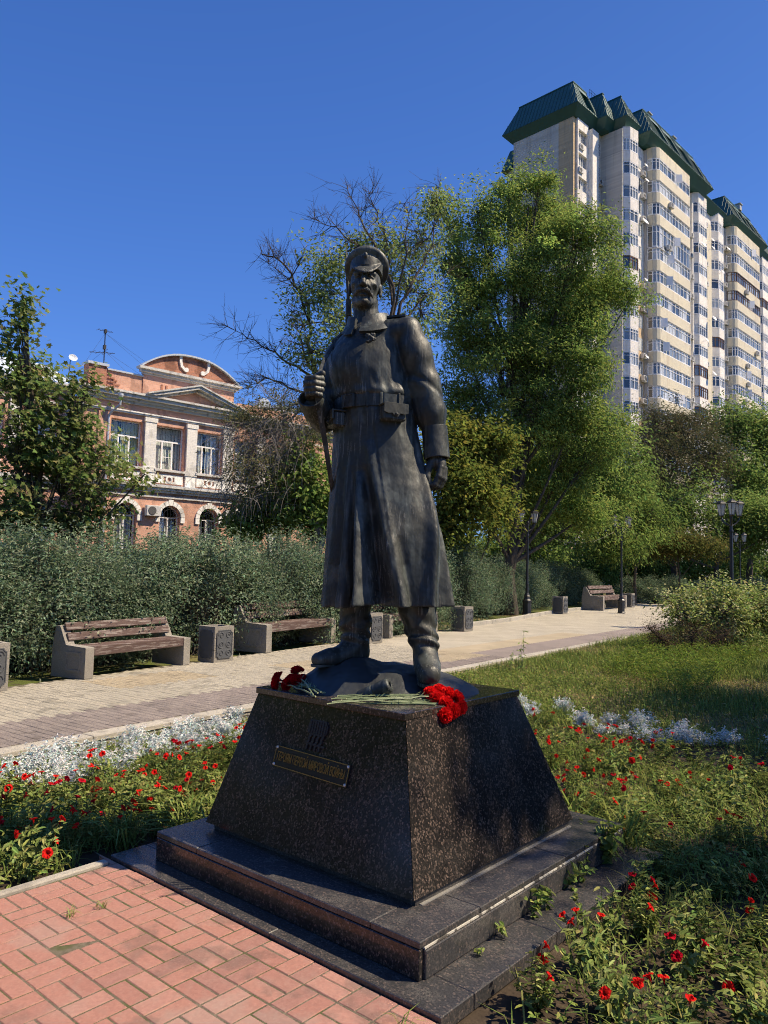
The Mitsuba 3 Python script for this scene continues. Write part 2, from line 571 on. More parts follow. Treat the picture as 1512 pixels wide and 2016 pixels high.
def f_stucco(a, b):
    def fn(p, n, uv):
        s = fbm(p.x * 1.3, p.y * 1.3, p.z * 4.0, octaves=4)
        t = smoothstep(0.52, 0.70, fbm(p.x * 5, p.y * 5, p.z * 2.0, octaves=4))
        return mix(mix(v3(a), v3(b), s), v3((0.236, 0.219, 0.194)), t * 0.55)
    return fn


plain('old_stucco', proc(f_stucco((0.494, 0.484, 0.454), (0.612, 0.595, 0.553))), 0.9, 0.2)
plain('white_stucco', proc(f_stucco((0.707, 0.690, 0.648), (0.780, 0.778, 0.730))), 0.85, 0.3)
plain('white_frame', (0.78, 0.78, 0.77), 0.4, 0.5)
plain('zinc', (0.494, 0.530, 0.553), 0.4, 0.5, 0.3)


def f_tin(p, n, uv):
    u = p.x * OBD[0] + p.y * OBD[1]
    fr = u / 0.22 - dr.floor(u / 0.22)
    return mix(v3((0.494, 0.566, 0.612)), v3((0.389, 0.448, 0.494)), dr.select(fr < 0.25, 1.0, 0.0)) * (0.9 + 0.2 * fbm(p.x, p.y, p.z, octaves=3))


plain('tin_roof', proc(f_tin), 0.45, 0.5)
plain('unlit_room_black', (0.015, 0.017, 0.018), 0.9, 0.1)  # near-black paint stands in for the gloom of the unlit rooms
plain('blind_grey', (0.50, 0.56, 0.54), 0.8, 0.2)
plain('blind_green', (0.425, 0.494, 0.307), 0.8, 0.2)
plain('blind_pale', (0.589, 0.612, 0.589), 0.8, 0.2)
bsdf('pane_glass', {'type': 'thindielectric', 'int_ior': 1.5, 'ext_ior': 1.0})
plain('iron', (0.015, 0.015, 0.017), 0.5, 0.5)
plain('ac_white', (0.502, 0.502, 0.479), 0.5, 0.4)
plain('ac_grille', (0.076, 0.076, 0.076), 0.6, 0.4)

old = thing('brick_building', 'two-storey orange brick building with white window pilasters and a curved gable, behind the hedge', 'building')


def ob(mesh):
    return moved(mesh, OBM)


def oput(name, mesh, mat, parent=None, **kw):
    return put(name, ob(mesh), mat, parent=parent or old, **kw)


def obox(u0, u1, d0, d1, z0, z1):
    """d is measured outwards from the facade"""
    return box(u0, u1, -d1, -d0, z0, z1)


def upright(poly, d0, d1):
    """polygon in (u, z), extruded between the depths d0 and d1"""
    m = trimesh.creation.extrude_polygon(poly, d1 - d0, engine='earcut')
    R = np.array([[1, 0, 0, 0], [0, 0, -1, -d0], [0, 1, 0, 0], [0, 0, 0, 1.0]])
    m.apply_transform(R)
    return m


def arch_poly(c, hw, z0, zs, rise, n=14):
    a = np.linspace(0, math.pi, n)
    return sg.Polygon([(c - hw, z0), (c + hw, z0)] + [(c + hw * math.cos(t), zs + rise * math.sin(t)) for t in a])


UPW = [-0.98, 0.875, 2.705, 4.44, 6.25, 8.05]
LWW = [-0.87, 1.005, 2.785, 4.52, 6.3]
holes = [sg.box(c - 0.645, 5.62, c + 0.645, 7.40) for c in UPW[:3]]
holes += [arch_poly(c, 0.45, 2.0, 3.72, 0.45) for c in LWW[:3]]
main = sg.box(-2.7, -0.2, 3.92, 8.15)
for h in holes:
    main = main.difference(h)
oput('wall', upright(main, -0.4, 0.0), 'old_brick')
right = sg.box(3.92, -0.2, 9.6, 8.10)
for c in UPW[3:]:
    right = right.difference(sg.box(c - 0.58, 5.62, c + 0.58, 7.30))
for c in LWW[3:]:
    right = right.difference(arch_poly(c, 0.42, 2.0, 3.76, 0.42))
oput('wall', upright(right, -0.5, -0.12), 'old_brick')
LW = [-4.0, -5.9, -7.8, -9.7, -11.6]
leftw = sg.box(-13.5, -0.2, -2.7, 8.10)
for c in LW:
    leftw = leftw.difference(sg.box(c - 0.6, 5.62, c + 0.6, 7.35)).difference(arch_poly(c, 0.45, 2.0, 3.72, 0.45))
oput('wall', upright(leftw, -0.9, -0.5), 'old_brick')
oput('interior', obox(-13.4, 9.5, -1.75, -1.65, 0, 8.0), 'unlit_room_black')
oput('floor_slab', obox(-13.4, 9.5, -1.65, -0.92, 4.45, 4.75), 'unlit_room_black')


def old_window(c, hw, z0, z1, back, blind, arch=False, rise=0.45):
    w = num(old + '__window')
    t = 0.045
    fr = []
    if not arch:
        zt = z0 + 0.66 * (z1 - z0)
        fr += [obox(c - hw, c - hw + t, back, back + 0.06, z0, z1), obox(c + hw - t, c + hw, back, back + 0.06, z0, z1),
               obox(c - hw + t, c + hw - t, back, back + 0.06, z1 - t, z1), obox(c - hw + t, c + hw - t, back, back + 0.06, z0, z0 + t),
               obox(c - hw + t, c + hw - t, back + 0.003, back + 0.063, zt - 0.03, zt + 0.03)]
        for f in (0.31, 0.655):
            x = c - hw + 2 * hw * f
            fr.append(obox(x - 0.028, x + 0.028, back + 0.001, back + 0.058, z0 + t, zt - 0.03))
        xm = c - hw + 2 * hw * 0.655
        fr.append(obox(c - hw + 2 * hw * 0.31 + 0.03, xm - 0.028, back + 0.002, back + 0.05, z0 + 0.45 * (zt - z0), z0 + 0.45 * (zt - z0) + 0.025) if c > 0.5 and c < 2 else obox(xm - 0.02, xm, back + 0.002, back + 0.05, z0 + 0.3, z0 + 0.33))
        gl = upright(sg.box(c - hw, z0, c + hw, z1), back + 0.025, back + 0.028)
    else:
        zs = z1
        ring = arch_poly(c, hw, z0, zs, rise).difference(arch_poly(c, hw - t, z0 + t, zs, rise - t))
        fr += [upright(ring, back, back + 0.06), obox(c - 0.03, c + 0.03, back + 0.001, back + 0.058, z0 + t, zs - 0.02), obox(c - hw + t, c + hw - t, back + 0.002, back + 0.062, zs - 0.05, zs)]
        gl = upright(arch_poly(c, hw, z0, zs, rise), back + 0.025, back + 0.028)
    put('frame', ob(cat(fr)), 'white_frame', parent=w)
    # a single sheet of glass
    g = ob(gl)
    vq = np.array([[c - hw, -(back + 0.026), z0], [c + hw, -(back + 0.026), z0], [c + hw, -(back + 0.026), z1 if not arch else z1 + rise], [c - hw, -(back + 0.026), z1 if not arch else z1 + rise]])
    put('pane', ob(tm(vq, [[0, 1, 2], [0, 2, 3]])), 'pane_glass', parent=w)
    # vertical blinds, each strip a little turned
    ms = []
    r = np.random.default_rng(int(abs(c) * 100) + int(z0 * 10))
    x = c - hw + 0.06
    top = z1 - 0.05
    while x < c + hw - 0.08:
        if r.random() > 0.04:
            a = r.uniform(0.1, 0.6)
            ms.append(tm([[x, -(back - 0.10), z0 + 0.03], [x + 0.085 * math.cos(a), -(back - 0.10 - 0.075 * math.sin(a)), z0 + 0.03], [x + 0.085 * math.cos(a), -(back - 0.10 - 0.075 * math.sin(a)), top], [x, -(back - 0.10), top]], [[0, 1, 2], [0, 2, 3]]))
        x += 0.07 if r.random() > 0.06 else 0.22
    if ms:
        put('blind', ob(cat(ms)), blind, parent=w, kind='stuff')
    return w


for i, c in enumerate(UPW[:3]):
    old_window(c, 0.643, 5.622, 7.398, -0.26, ['blind_green', 'blind_grey', 'blind_grey'][i])
for c in UPW[3:]:
    old_window(c, 0.578, 5.622, 7.298, -0.36, 'blind_grey')
for c in LW:
    old_window(c, 0.598, 5.622, 7.348, -0.75, 'blind_pale')
for c in LWW[:3]:
    old_window(c, 0.448, 2.0, 3.72, -0.26, 'blind_grey', True, 0.448)
for c in LWW[3:]:
    old_window(c, 0.418, 2.0, 3.76, -0.36, 'blind_grey', True, 0.418)
for c in LW:
    old_window(c, 0.448, 2.0, 3.72, -0.75, 'blind_grey', True, 0.448)
# iron grilles of the arched windows
for c in LWW[:4]:
    d = 0.02 if c < 4 else -0.09
    hw = 0.45 if c < 4 else 0.42
    b = [tube([(c + x, -d, 2.0), (c + x, -d, 3.72 + hw * math.sqrt(max(0, 1 - (x / hw) ** 2)))], 0.010, 4) for x in np.linspace(-hw * 0.85, hw * 0.85, 7)]
    b += [tube([(c - hw, -d, z), (c + hw, -d, z)], 0.010, 4) for z in (2.5, 3.1, 3.70)]
    b += [tube([(c + 0.7 * hw * math.cos(t), -d - 0.01, 3.72 + 0.7 * hw * math.sin(t)) for t in np.linspace(0, math.pi, 9)], 0.009, 4)]
    oput('grille', cat(b), 'iron')
# voussoirs round the arched windows
for c in LWW[:4]:
    hw, d = (0.45, 0.0) if c < 4 else (0.42, -0.12)
    for k in range(9):
        a0, a1 = math.pi * k / 9 + 0.02, math.pi * (k + 1) / 9 - 0.02
        r1 = 0.70 if k == 4 else 0.64
        pl = sg.Polygon([(c + r * math.cos(a), 3.72 + r * math.sin(a)) for r, a in ((hw + 0.01, a0), (r1, a0), (r1, (a0 + a1) / 2), (r1, a1), (hw + 0.01, a1), (hw + 0.01, (a0 + a1) / 2))])
        oput('voussoir', upright(pl, d + 0.001, d + 0.06), 'white_stucco')
    for s in (-1, 1):
        x0, x1 = sorted((c + s * (hw + 0.01), c + s * 0.64))
        oput('voussoir', upright(sg.box(x0, 3.50, x1, 3.715), d + 0.001, d + 0.06), 'white_stucco')


def moulding(u0, u1, steps, d0=0.0, mat='old_stucco', name='cornice', ends=True):
    """steps: (z0, z1, projection), each a course of the moulding"""
    ms = [obox(u0 - (pj if ends else 0), u1 + (pj if ends else 0), d0 - 0.05, d0 + pj, z0, z1) for z0, z1, pj in steps]
    return oput(name, cat(ms), mat)


# pilasters and the sill zone
for c, w in ((-0.02, 0.24), (1.815, 0.23), (3.56, 0.24)):
    ms = [obox(c - w, c + w, 0.001, 0.09, 5.66, 7.45), obox(c - w - 0.03, c + w + 0.03, 0.001, 0.12, 7.45, 7.62), obox(c - w - 0.04, c + w + 0.04, 0.001, 0.11, 5.45, 5.66)]
    oput('pilaster', cat(ms), 'white_brick')
    oput('pilaster_foot', obox(c - w, c + w, 0.001, 0.08, 4.94, 5.45), 'white_stucco')
for c in (5.35, 7.15):
    oput('pilaster', obox(c - 0.22, c + 0.22, -0.119, -0.03, 4.94, 7.62), 'white_brick')
for c in [-1.95] + [(a + b) / 2 for a, b in zip(LW[:-1], LW[1:])] + [-3.0]:
    dd = 0.0 if c == -1.95 else -0.5
    oput('pilaster', obox(c - 0.2, c + 0.2, dd + 0.001, dd + 0.07, 5.45, 7.60), 'white_stucco' if c != -1.95 else 'old_brick')
for c, hw, d in [(x, 0.66, 0.0) for x in UPW[:3]] + [(x, 0.6, -0.12) for x in UPW[3:]] + [(x, 0.6, -0.5) for x in LW]:
    oput('sill', obox(c - hw - 0.02, c + hw + 0.02, d - 0.1, d + 0.14, 5.53, 5.615), 'old_stucco')
    fr = sg.box(c - hw + 0.06, 5.06, c + hw - 0.06, 5.42).difference(sg.box(c - hw + 0.42, 5.14, c + hw - 0.42, 5.34))
    oput('sill_panel', upright(fr, d + 0.001, d + 0.05), 'white_stucco')
    oput('ring', upright(sg.Point(c, 5.24).buffer(0.15).difference(sg.Point(c, 5.24).buffer(0.085)), d + 0.001, d + 0.07), 'white_stucco')
moulding(-2.7, 3.88, [(7.66, 7.72, 0.10), (7.72, 7.77, 0.14)], name='frieze_band', mat='white_stucco')
moulding(-2.7, 3.92, [(8.05, 8.15, 0.10), (8.15, 8.25, 0.20), (8.25, 8.38, 0.36), (8.38, 8.46, 0.44)])
moulding(4.35, 9.6, [(7.62, 7.70, 0.0), (8.05, 8.15, 0.02), (8.15, 8.25, 0.10), (8.25, 8.38, 0.24), (8.38, 8.46, 0.32)], -0.12)
moulding(-13.5, -3.15, [(7.66, 7.74, 0.08), (8.05, 8.2, 0.10), (8.2, 8.34, 0.28), (8.34, 8.42, 0.36)], -0.5)
moulding(-2.7, 3.92, [(4.46, 4.54, 0.08), (4.66, 4.76, 0.12), (4.76, 4.86, 0.22), (4.86, 4.93, 0.30)], name='string_course')
moulding(4.25, 9.6, [(4.46, 4.54, 0.06), (4.66, 4.76, 0.10), (4.76, 4.86, 0.18), (4.86, 4.93, 0.24)], -0.12, name='string_course')
moulding(-13.5, -3.05, [(4.46, 4.54, 0.06), (4.66, 4.76, 0.10), (4.76, 4.93, 0.2)], -0.5, name='string_course')
moulding(-2.7, 3.92, [(4.93, 4.97, 0.27)], name='flashing', mat='zinc')
# triangular pediment over the two right bays
ty = sg.Polygon([(-0.3, 8.47), (4.0, 8.47), (1.85, 9.13)])
oput('tympanum', upright(sg.Polygon([(-0.1, 8.462), (3.8, 8.462), (1.85, 9.03)]), 0.0, 0.12), 'old_brick')
for a, b, s in (((-0.42, 8.47), (1.85, 9.17), -1), ((4.12, 8.47), (1.85, 9.17), 1)):
    a, b = np.array(a), np.array(b)
    t = (b - a) / np.linalg.norm(b - a)
    nn = np.array([-t[1], t[0]]) * (1 if s < 0 else -1)
    for lo, hi, pj in ((-0.20, -0.11, 0.22), (-0.11, 0.0, 0.42), (0.0, 0.06, 0.48)):
        bb0, bb1 = b + nn * lo, b + nn * hi
        # cut plumb at the apex
        pl = sg.Polygon([a + nn * lo, b + nn * lo + t * 0.3, b + nn * hi + t * 0.3, a + nn * hi]).intersection(sg.box(-2, 8.462, 1.849, 12) if s < 0 else sg.box(1.851, 8.462, 6, 12))
        oput('raking_cornice', upright(pl, 0.10, 0.1 + pj), 'old_stucco')
# attic and curved gable
att = sg.box(-0.42, 8.47, 3.78, 9.34)
oput('attic', upright(att, -0.35, 0.02), 'old_brick')
for a, b in ((0.35, 0.43), (0.55, 0.63), (3.0, 3.08), (3.2, 3.28)):
    oput('attic_slot', obox(a, b, 0.021, 0.05, 8.75, 9.05), 'old_brick_worn')
moulding(-0.42, 3.78, [(9.34, 9.42, 0.06), (9.42, 9.52, 0.16), (9.52, 9.62, 0.26)], 0.0, name='gable_cornice')
ang = np.linspace(0, 1, 25)
arc = [(-0.55 + 4.5 * t, 9.62 + 0.80 * (1 - abs(2 * t - 1) ** 2.3)) for t in ang]
gpl = sg.Polygon([(-0.55, 9.621)] + arc + [(3.95, 9.621)]).buffer(0)
oput('gable', upright(gpl, -0.25, 0.0), 'old_brick_worn')
cap = np.array(arc)
capo = cap + np.array([0, 0.07])
oput('gable_cap', upright(sg.Polygon(np.vstack([cap + [0, 0.002], capo[::-1]])).buffer(0), -0.4, 0.16), 'zinc')
hs = sg.LineString([(1.72 + 0.55 * math.cos(t), 10.10 + 0.42 * math.sin(t)) for t in np.linspace(math.radians(205), math.radians(252), 8)]).buffer(0.055)
h1 = sg.LineString([(1.18, 10.42), (1.16, 10.2), (1.22, 9.98), (1.40, 9.84)]).buffer(0.055).union(sg.Point(1.44, 9.87).buffer(0.09))
h2 = sg.LineString([(2.46, 10.42), (2.48, 10.2), (2.42, 9.98), (2.24, 9.84)]).buffer(0.055).union(sg.Point(2.20, 9.87).buffer(0.09))
for h in (h1, h2):
    oput('scroll', upright(h, 0.001, 0.07), 'white_stucco')
# parapet to the left, corner pier and chimney
oput('parapet', obox(-1.88, -0.43, -0.30, -0.02, 8.47, 9.22), 'old_brick')
oput('parapet_cap', obox(-1.88, -0.43, -0.36, 0.06, 9.22, 9.28), 'zinc')
oput('corner_pier', obox(-2.62, -1.92, -0.42, 0.05, 8.47, 9.32), 'old_brick_worn')
oput('pier_cap', obox(-2.68, -1.86, -0.5, 0.12, 9.32, 9.42), 'zinc')
r = np.random.default_rng(3)
for k in range(14):
    u, z = -1.86 + 0.11 * (k % 4) + r.uniform(-0.02, 0.02), 8.60 + 0.075 * (k // 2)
    if u < -1.86 + 0.09 * (14 - k) * 0.5:
        oput('loose_brick', obox(u, u + 0.16, -0.05, 0.02 + r.uniform(0, 0.05), z, z + 0.06), 'old_brick_worn')
oput('chimney', obox(-4.6, -3.7, -1.8, -1.0, 8.3, 9.05), 'old_brick_worn')
oput('chimney_cap', obox(-4.66, -3.64, -1.86, -0.94, 9.05, 9.12), 'zinc')
oput('chimney', obox(-7.9, -6.9, -1.6, -0.8, 8.3, 9.5), 'old_brick_worn')
# sloping tin roofs behind the parapets
rf = tm([[-13.5, 0.15, 8.43], [-2.6, 0.15, 8.43], [-2.6, 5.0, 10.2], [-13.5, 5.0, 10.2]], [[0, 1, 2], [0, 2, 3]])
oput('roof', rf, 'tin_roof')
rf = tm([[-2.6, 0.6, 8.6], [9.6, 0.6, 8.6], [9.6, 5.0, 9.6], [-2.6, 5.0, 9.6]], [[0, 1, 2], [0, 2, 3]])
oput('roof', rf, 'tin_roof')
oput('parapet', obox(4.1, 9.6, -0.40, -0.14, 8.47, 8.95), 'old_brick')
dm = upright(arch_poly(5.55, 0.33, 8.955, 9.1, 0.33), -0.6, -0.2)
oput('dormer', dm, 'zinc')
oput('vent_box', obox(6.2, 7.3, -0.7, -0.25, 8.955, 9.25), 'zinc')
# downpipe with its funnel
oput('downpipe', cat([lathe([(0.0, 8.28), (0.10, 8.28), (0.10, 8.20), (0.05, 8.05), (0.045, 7.98), (0.0, 7.98)], 12, rotz(0, (-1.52, -0.50, 0))),
     tube([(-1.52, -0.50, 8.0), (-1.52, -0.48, 7.85), (-1.74, -0.14, 7.55), (-1.76, -0.08, 7.4), (-1.76, -0.08, 0.3)], 0.045, 8)]), 'zinc')


def ac_unit(put_fn, c, d, z, w=0.62, h=0.42, t=0.26, parent=None, name='air_conditioner'):
    k = num((parent or old) + '__' + name)
    put_fn('case', cbox(c - w / 2, c + w / 2, -d - t, -d - 0.05, z, z + h, 0.015), 'ac_white', k)
    ring = lathe([(0.0, 0.0), (h * 0.40, 0.0), (h * 0.42, 0.012), (h * 0.38, 0.02), (0.0, 0.02)], 14)
    R = np.array([[1, 0, 0, c - w * 0.12], [0, 0, -1, -d - t], [0, 1, 0, z + h / 2], [0, 0, 0, 1.0]])
    put_fn('fan_grille', moved(ring, R), 'ac_grille', k)
    put_fn('bracket', cat([box(c + s * w * 0.35 - 0.015, c + s * w * 0.35 + 0.015, -d - t, -d, z - 0.03, z - 0.001) for s in (-1, 1)]), 'iron', k)


ac_unit(lambda n, m, b, k: put(n, ob(m), b, parent=k), 0.18, 0.0, 3.70)
ac_unit(lambda n, m, b, k: put(n, ob(m), b, parent=k), 3.82, -0.12, 3.74)
# aerial on the roof with its guy wires
mast = [tube([(-1.66, 0.9, 8.8), (-1.66, 0.9, 11.05)], 0.022, 6), tube([(-1.95, 0.9, 10.98), (-1.35, 0.9, 11.0)], 0.010, 4), tube([(-2.25, 0.9, 10.02), (-1.25, 0.85, 10.16)], 0.012, 4),
        tube([(-1.66, 0.6, 10.2), (-1.60, 1.3, 10.15)], 0.012, 4)]
for dx in (-0.3, -0.15, 0.05, 0.2):
    mast.append(tube([(-1.66 + dx, 0.75, 10.99), (-1.66 + dx, 1.05, 10.99)], 0.008, 4))
    mast.append(tube([(-1.70 + dx * 1.4, 0.65, 10.09 + dx * 0.1), (-1.70 + dx * 1.4, 1.15, 10.09 + dx * 0.1)], 0.008, 4))
mast.append(box(-1.70, -1.62, 0.83, 0.97, 10.90, 11.05))
mast.append(box(-1.70, -1.61, 0.86, 0.98, 10.25, 10.42))
aerial = oput('aerial', cat(mast), 'iron')
for q in ((-2.6, 0.6, 9.35), (-2.4, 1.6, 9.3), (-0.1, 0.3, 9.65), (-0.45, 0.1, 9.3), (0.4, 0.4, 9.7), (-0.9, 0.3, 9.3)):
    put('guy_wire', ob(tube([(-1.66, 0.9, 10.9 if q[2] > 9.32 else 10.2), q], 0.0045, 3, False)), 'iron', parent=aerial)
put('dish', ob(moved(lathe([(0.0, 0.0), (0.10, 0.03), (0.16, 0.09), (0.155, 0.09), (0.095, 0.035), (0, 0.006)], 14), frame((-3.35, -0.2, 9.32), (1, 0, 0), None, (0.5, -0.8, 0.3)))), 'white_frame', parent=old)
put('dish_mast', ob(tube([(-3.35, -0.05, 8.6), (-3.35, -0.15, 9.34)], 0.015, 5)), 'iron', parent=old)

# ------------------------------------------------------------------ apartment tower on the right
TA = math.radians(44.5)
TD = np.array([math.sin(TA), math.cos(TA)])
TP = np.array([22.59, 91.0])
TWM = frame((*TP, 0), (*TD, 0), (-TD[1], TD[0], 0))
_d2, _p2 = tuple(float(x) for x in TD), tuple(float(x) for x in TP)


def tw_wall(colA, colB, st):
    def fn(p, n, uv):
        s = fbm(p.x * 0.35, p.y * 0.35, p.z * 0.5, octaves=4)
        u = (p.x + p.y)
        row = dr.floor(p.z / 0.16)
        r = cell_rand(row, dr.floor(u / 0.5 + 0.5 * (row - 2 * dr.floor(row / 2))), 1)
        c = mix(v3(colA), v3(colB), r)
        strk = smoothstep(0.55, 0.75, fbm(p.x * 2.2, p.y * 2.2, p.z * 0.12, octaves=3))
        ln = p.z / 3.1 - dr.floor(p.z / 3.1)
        c = c * (1 - 0.10 * dr.select(ln < 0.05, 1.0, 0.0))
        return c * (0.88 + 0.24 * s) * (1 - st * strk)
    return fn


plain('tower_grey', proc(tw_wall((0.60, 0.55, 0.465), (0.51, 0.465, 0.395), 0.15)), 0.9, 0.2)
plain('tower_tan', proc(tw_wall((0.589, 0.436, 0.259), (0.494, 0.366, 0.223), 0.12)), 0.9, 0.2)
plain('tower_pale', proc(tw_wall((0.778, 0.742, 0.671), (0.684, 0.654, 0.601), 0.18)), 0.9, 0.2)


def f_cream(p, n, uv):
    s = fbm(p.x * 0.5, p.y * 0.5, p.z * 0.5, octaves=3)
    u = (p.x - _p2[0]) * _d2[0] + (p.y - _p2[1]) * _d2[1]
    fr = u / 0.42 - dr.floor(u / 0.42)
    rust = smoothstep(0.60, 0.74, fbm(u * 1.9, p.z * 0.10, 3.0, octaves=3))
    c = mix(v3((0.64, 0.58, 0.42)), v3((0.56, 0.505, 0.37)), s)
    c = c * dr.select(fr < 0.09, 0.80, 1.0)
    return mix(c, v3((0.400, 0.318, 0.200)), rust * 0.35)


plain('tower_cream', proc(f_cream), 0.6, 0.4)


def f_roofgreen(p, n, uv):
    s = fbm(p.x * 0.8, p.y * 0.8, p.z * 0.8, octaves=3)
    return v3((0.022, 0.085, 0.076)) * (0.85 + 0.3 * s)


plain('roof_green', proc(f_roofgreen), 0.42, 0.5)


def f_glass(p, n, uv):
    """what stands behind each pane: pale blind, curtain or dark room"""
    u = (p.x - _p2[0]) * _d2[0] + (p.y - _p2[1]) * _d2[1]
    w = (p.x - _p2[0]) * _d2[1] - (p.y - _p2[1]) * _d2[0]
    fl = dr.floor(p.z / 3.1 + 0.3)
    r = cell_rand(dr.floor(u / 0.95), fl, dr.floor(w / 1.3))
    c = mix(v3((0.050, 0.065, 0.080)), v3((0.20, 0.235, 0.26)), smoothstep(0.15, 0.75, r))
    return mix(c, v3((0.46, 0.48, 0.47)), dr.select(r > 0.78, 1.0, 0.0))


bsdf('tower_glass', {'type': 'twosided', 'b': {'type': 'principled', 'base_color': proc(f_glass), 'roughness': 0.06, 'specular': 0.95}})
plain('tower_concrete', (0.40, 0.39, 0.37), 0.9, 0.2)
plain('frame_brown', (0.16, 0.085, 0.045), 0.5, 0.4)

tower = thing('apartment_tower', 'tall pale apartment tower with a steep green metal roof and cream glazed balconies', 'building')


def tput(name, mesh, mat, parent=None, **kw):
    return put(name, moved(mesh, TWM), mat, parent=parent or tower, **kw)


def plan(pts):
    return sg.Polygon([(u, -p) for u, p in pts])


ZE, FH, ZT, WH = 58.9, 3.1, 57.6, 1.65
# body: main block and the parts that step forward
tput('wall', prism(plan([(0, 0), (4.2, 0), (4.2, -9), (0, -9)]), 0, ZE).difference(trimesh.creation.box((0.1, 0.1, 0.1))) if False else prism(plan([(0.0, -2.1), (5, -2.1), (5, -9.0), (0.0, -9.0)]), -0.1, ZE), 'tower_grey')
tput('corner_strip', prism(plan([(-0.03, 0.0), (0.55, 0.0), (0.55, -2.097), (-0.03, -2.097)]), -0.1, ZE), 'tower_tan')
tput('pier', prism(plan([(3.2, 0.9), (4.7, 0.9), (4.7, -2), (3.2, -2)]), -0.1, ZE - 0.5), 'tower_pale')
tput('recess_wall', prism(plan([(4.703, 0.35), (6.3, 0.35), (6.3, -2), (4.703, -2)]), -0.1, ZE), 'tower_grey')
tput('wall', prism(plan([(6.303, 3.35), (9.4, 3.35), (9.4, -8), (6.303, -8)]), -0.1, ZE), 'tower_grey')
tput('recess_wall', prism(plan([(9.403, 2.9), (13.2, 2.9), (13.2, -8), (9.403, -8)]), -0.1, 40.6), 'tower_tan')
tput('recess_wall', prism(plan([(9.403, 2.9), (13.2, 2.9), (13.2, -8), (9.403, -8)]), 40.603, ZE), 'tower_pale')
tput('wall', prism(plan([(13.203, 3.3), (24.6, 3.3), (24.6, -8), (13.203, -8)]), -0.1, ZE), 'tower_concrete')
tput('recess_wall', prism(plan([(24.603, 2.7), (28.7, 2.7), (28.7, -8), (24.603, -8)]), -0.1, ZE), 'tower_pale')
tput('wall', prism(plan([(28.703, 3.1), (33.4, 3.1), (33.4, -8), (28.703, -8)]), -0.1, ZE), 'tower_pale')
tput('dividing_pier', prism(plan([(33.403, 3.4), (35.1, 3.4), (35.1, -8), (33.403, -8)]), -0.1, ZE - 3), 'tower_cream')
tput('wall', prism(plan([(35.103, 2.6), (40.4, 2.6), (40.4, -8), (35.103, -8)]), -0.1, ZE), 'tower_pale')
tput('recess_wall', prism(plan([(40.403, 2.2), (43.7, 2.2), (43.7, -8), (40.403, -8)]), -0.1, ZE), 'tower_pale')
tput('wall', prism(plan([(43.703, 2.4), (56.3, 2.4), (56.3, -8), (43.703, -8)]), -0.1, ZE), 'tower_concrete')
tput('wall', prism(plan([(56.303, 2.2), (70, 2.2), (70, -8), (56.303, -8)]), -0.1, ZE), 'tower_pale')
NF = 14


def ring_bars(path, z0, z1, t, mull):
    """white bars round a strip of glazing: rails and uprights along a plan path, mull = spacing"""
    ms = []
    for (a, b) in zip(path[:-1], path[1:]):
        a, b = np.array(a, float), np.array(b, float)
        L = np.linalg.norm(b - a)
        d = (b - a) / L
        n = max(1, int(round(L / mull)))
        M = frame((a[0], -a[1], 0), (d[0], -d[1], 0))
        for z in (z0, z1 - t):
            ms.append(moved(box(0, L, -0.04, 0.05, z, z + t), M))
        zt = z0 + (z1 - z0) * 0.70
        ms.append(moved(box(0, L, -0.03, 0.045, zt, zt + 0.05), M))
        for i in range(n + 1):
            x = L * i / n
            w = t * (0.8 if 0 < i < n else 1.0)
            ms.append(moved(box(x - w / 2, x + w / 2, -0.035, 0.055, z0 + t, z1 - t), M))
    return cat(ms)


def inset(path, k):
    """plan path moved inwards by k"""
    l = sg.LineString(path).parallel_offset(k, 'right', join_style=2)
    c = [tuple(x) for x in l.coords]
    return c if math.hypot(c[0][0] - path[0][0], c[0][1] - path[0][1]) < math.hypot(c[-1][0] - path[0][0], c[-1][1] - path[0][1]) else c[::-1]


def strip_poly(path, back):
    return plan(list(path) + [(path[-1][0], back), (path[0][0], back)])


rfr = np.random.default_rng(17)


def storeys(name, path, back, mat, mull, skip=()):
    for k in range(NF):
        zt = ZT - FH * k
        key = num(tower + '__' + name)
        zg = zt - WH if k not in skip else zt - FH + 0.02
        if k not in skip:
            put('parapet' if name == 'balcony' else 'spandrel', moved(prism(strip_poly(path, back), zt - FH + 0.02, zt - WH), TWM), mat, parent=key)
        if name == 'balcony':
            lip = inset(path, -0.06)
            put('ledge', moved(prism(strip_poly(lip, back), zt - FH - 0.05, zt - FH + 0.018), TWM), 'tower_concrete', parent=key)
        inn = inset(path, 0.10)
        put('glazing', moved(prism(strip_poly(inn, back), zg + 0.003, zt - 0.003 if k else zt), TWM), 'tower_glass', parent=key)
        mu = mull * (1.0 if rfr.random() < 0.6 else rfr.uniform(0.7, 1.5))
        put('frame', moved(ring_bars(inset(path, 0.06), zg + 0.003, zt, 0.11, mu), TWM), 'white_frame' if rfr.random() < 0.86 else 'frame_brown', parent=key)
        if name == 'balcony' and rfr.random() < 0.55:
            us = rfr.uniform(path[3][0] + 0.5, path[-2][0] - 1.5)
            put('open_sash', moved(box(-0.45, 0.45, -0.03, 0.03, zt - 1.35, zt - 0.15), TWM @ rotz(rfr.uniform(-1.0, -0.4), (us, -path[3][1] - 0.25, 0))), 'white_frame', parent=key)
        if name == 'balcony' and rfr.random() < 0.35:
            ac_unit(lambda n_, m_, b_, k_: put(n_, moved(m_, TWM), b_, parent=k_), rfr.uniform(path[3][0] + 0.5, path[-2][0] - 1), path[3][1] - 0.02, zt - FH + 0.35, 0.95, 0.68, 0.45, parent=tower)
        if k == 0:
            put('lintel', moved(prism(strip_poly(path, back), zt + 0.003, ZE + 0.2), TWM), mat, parent=key)


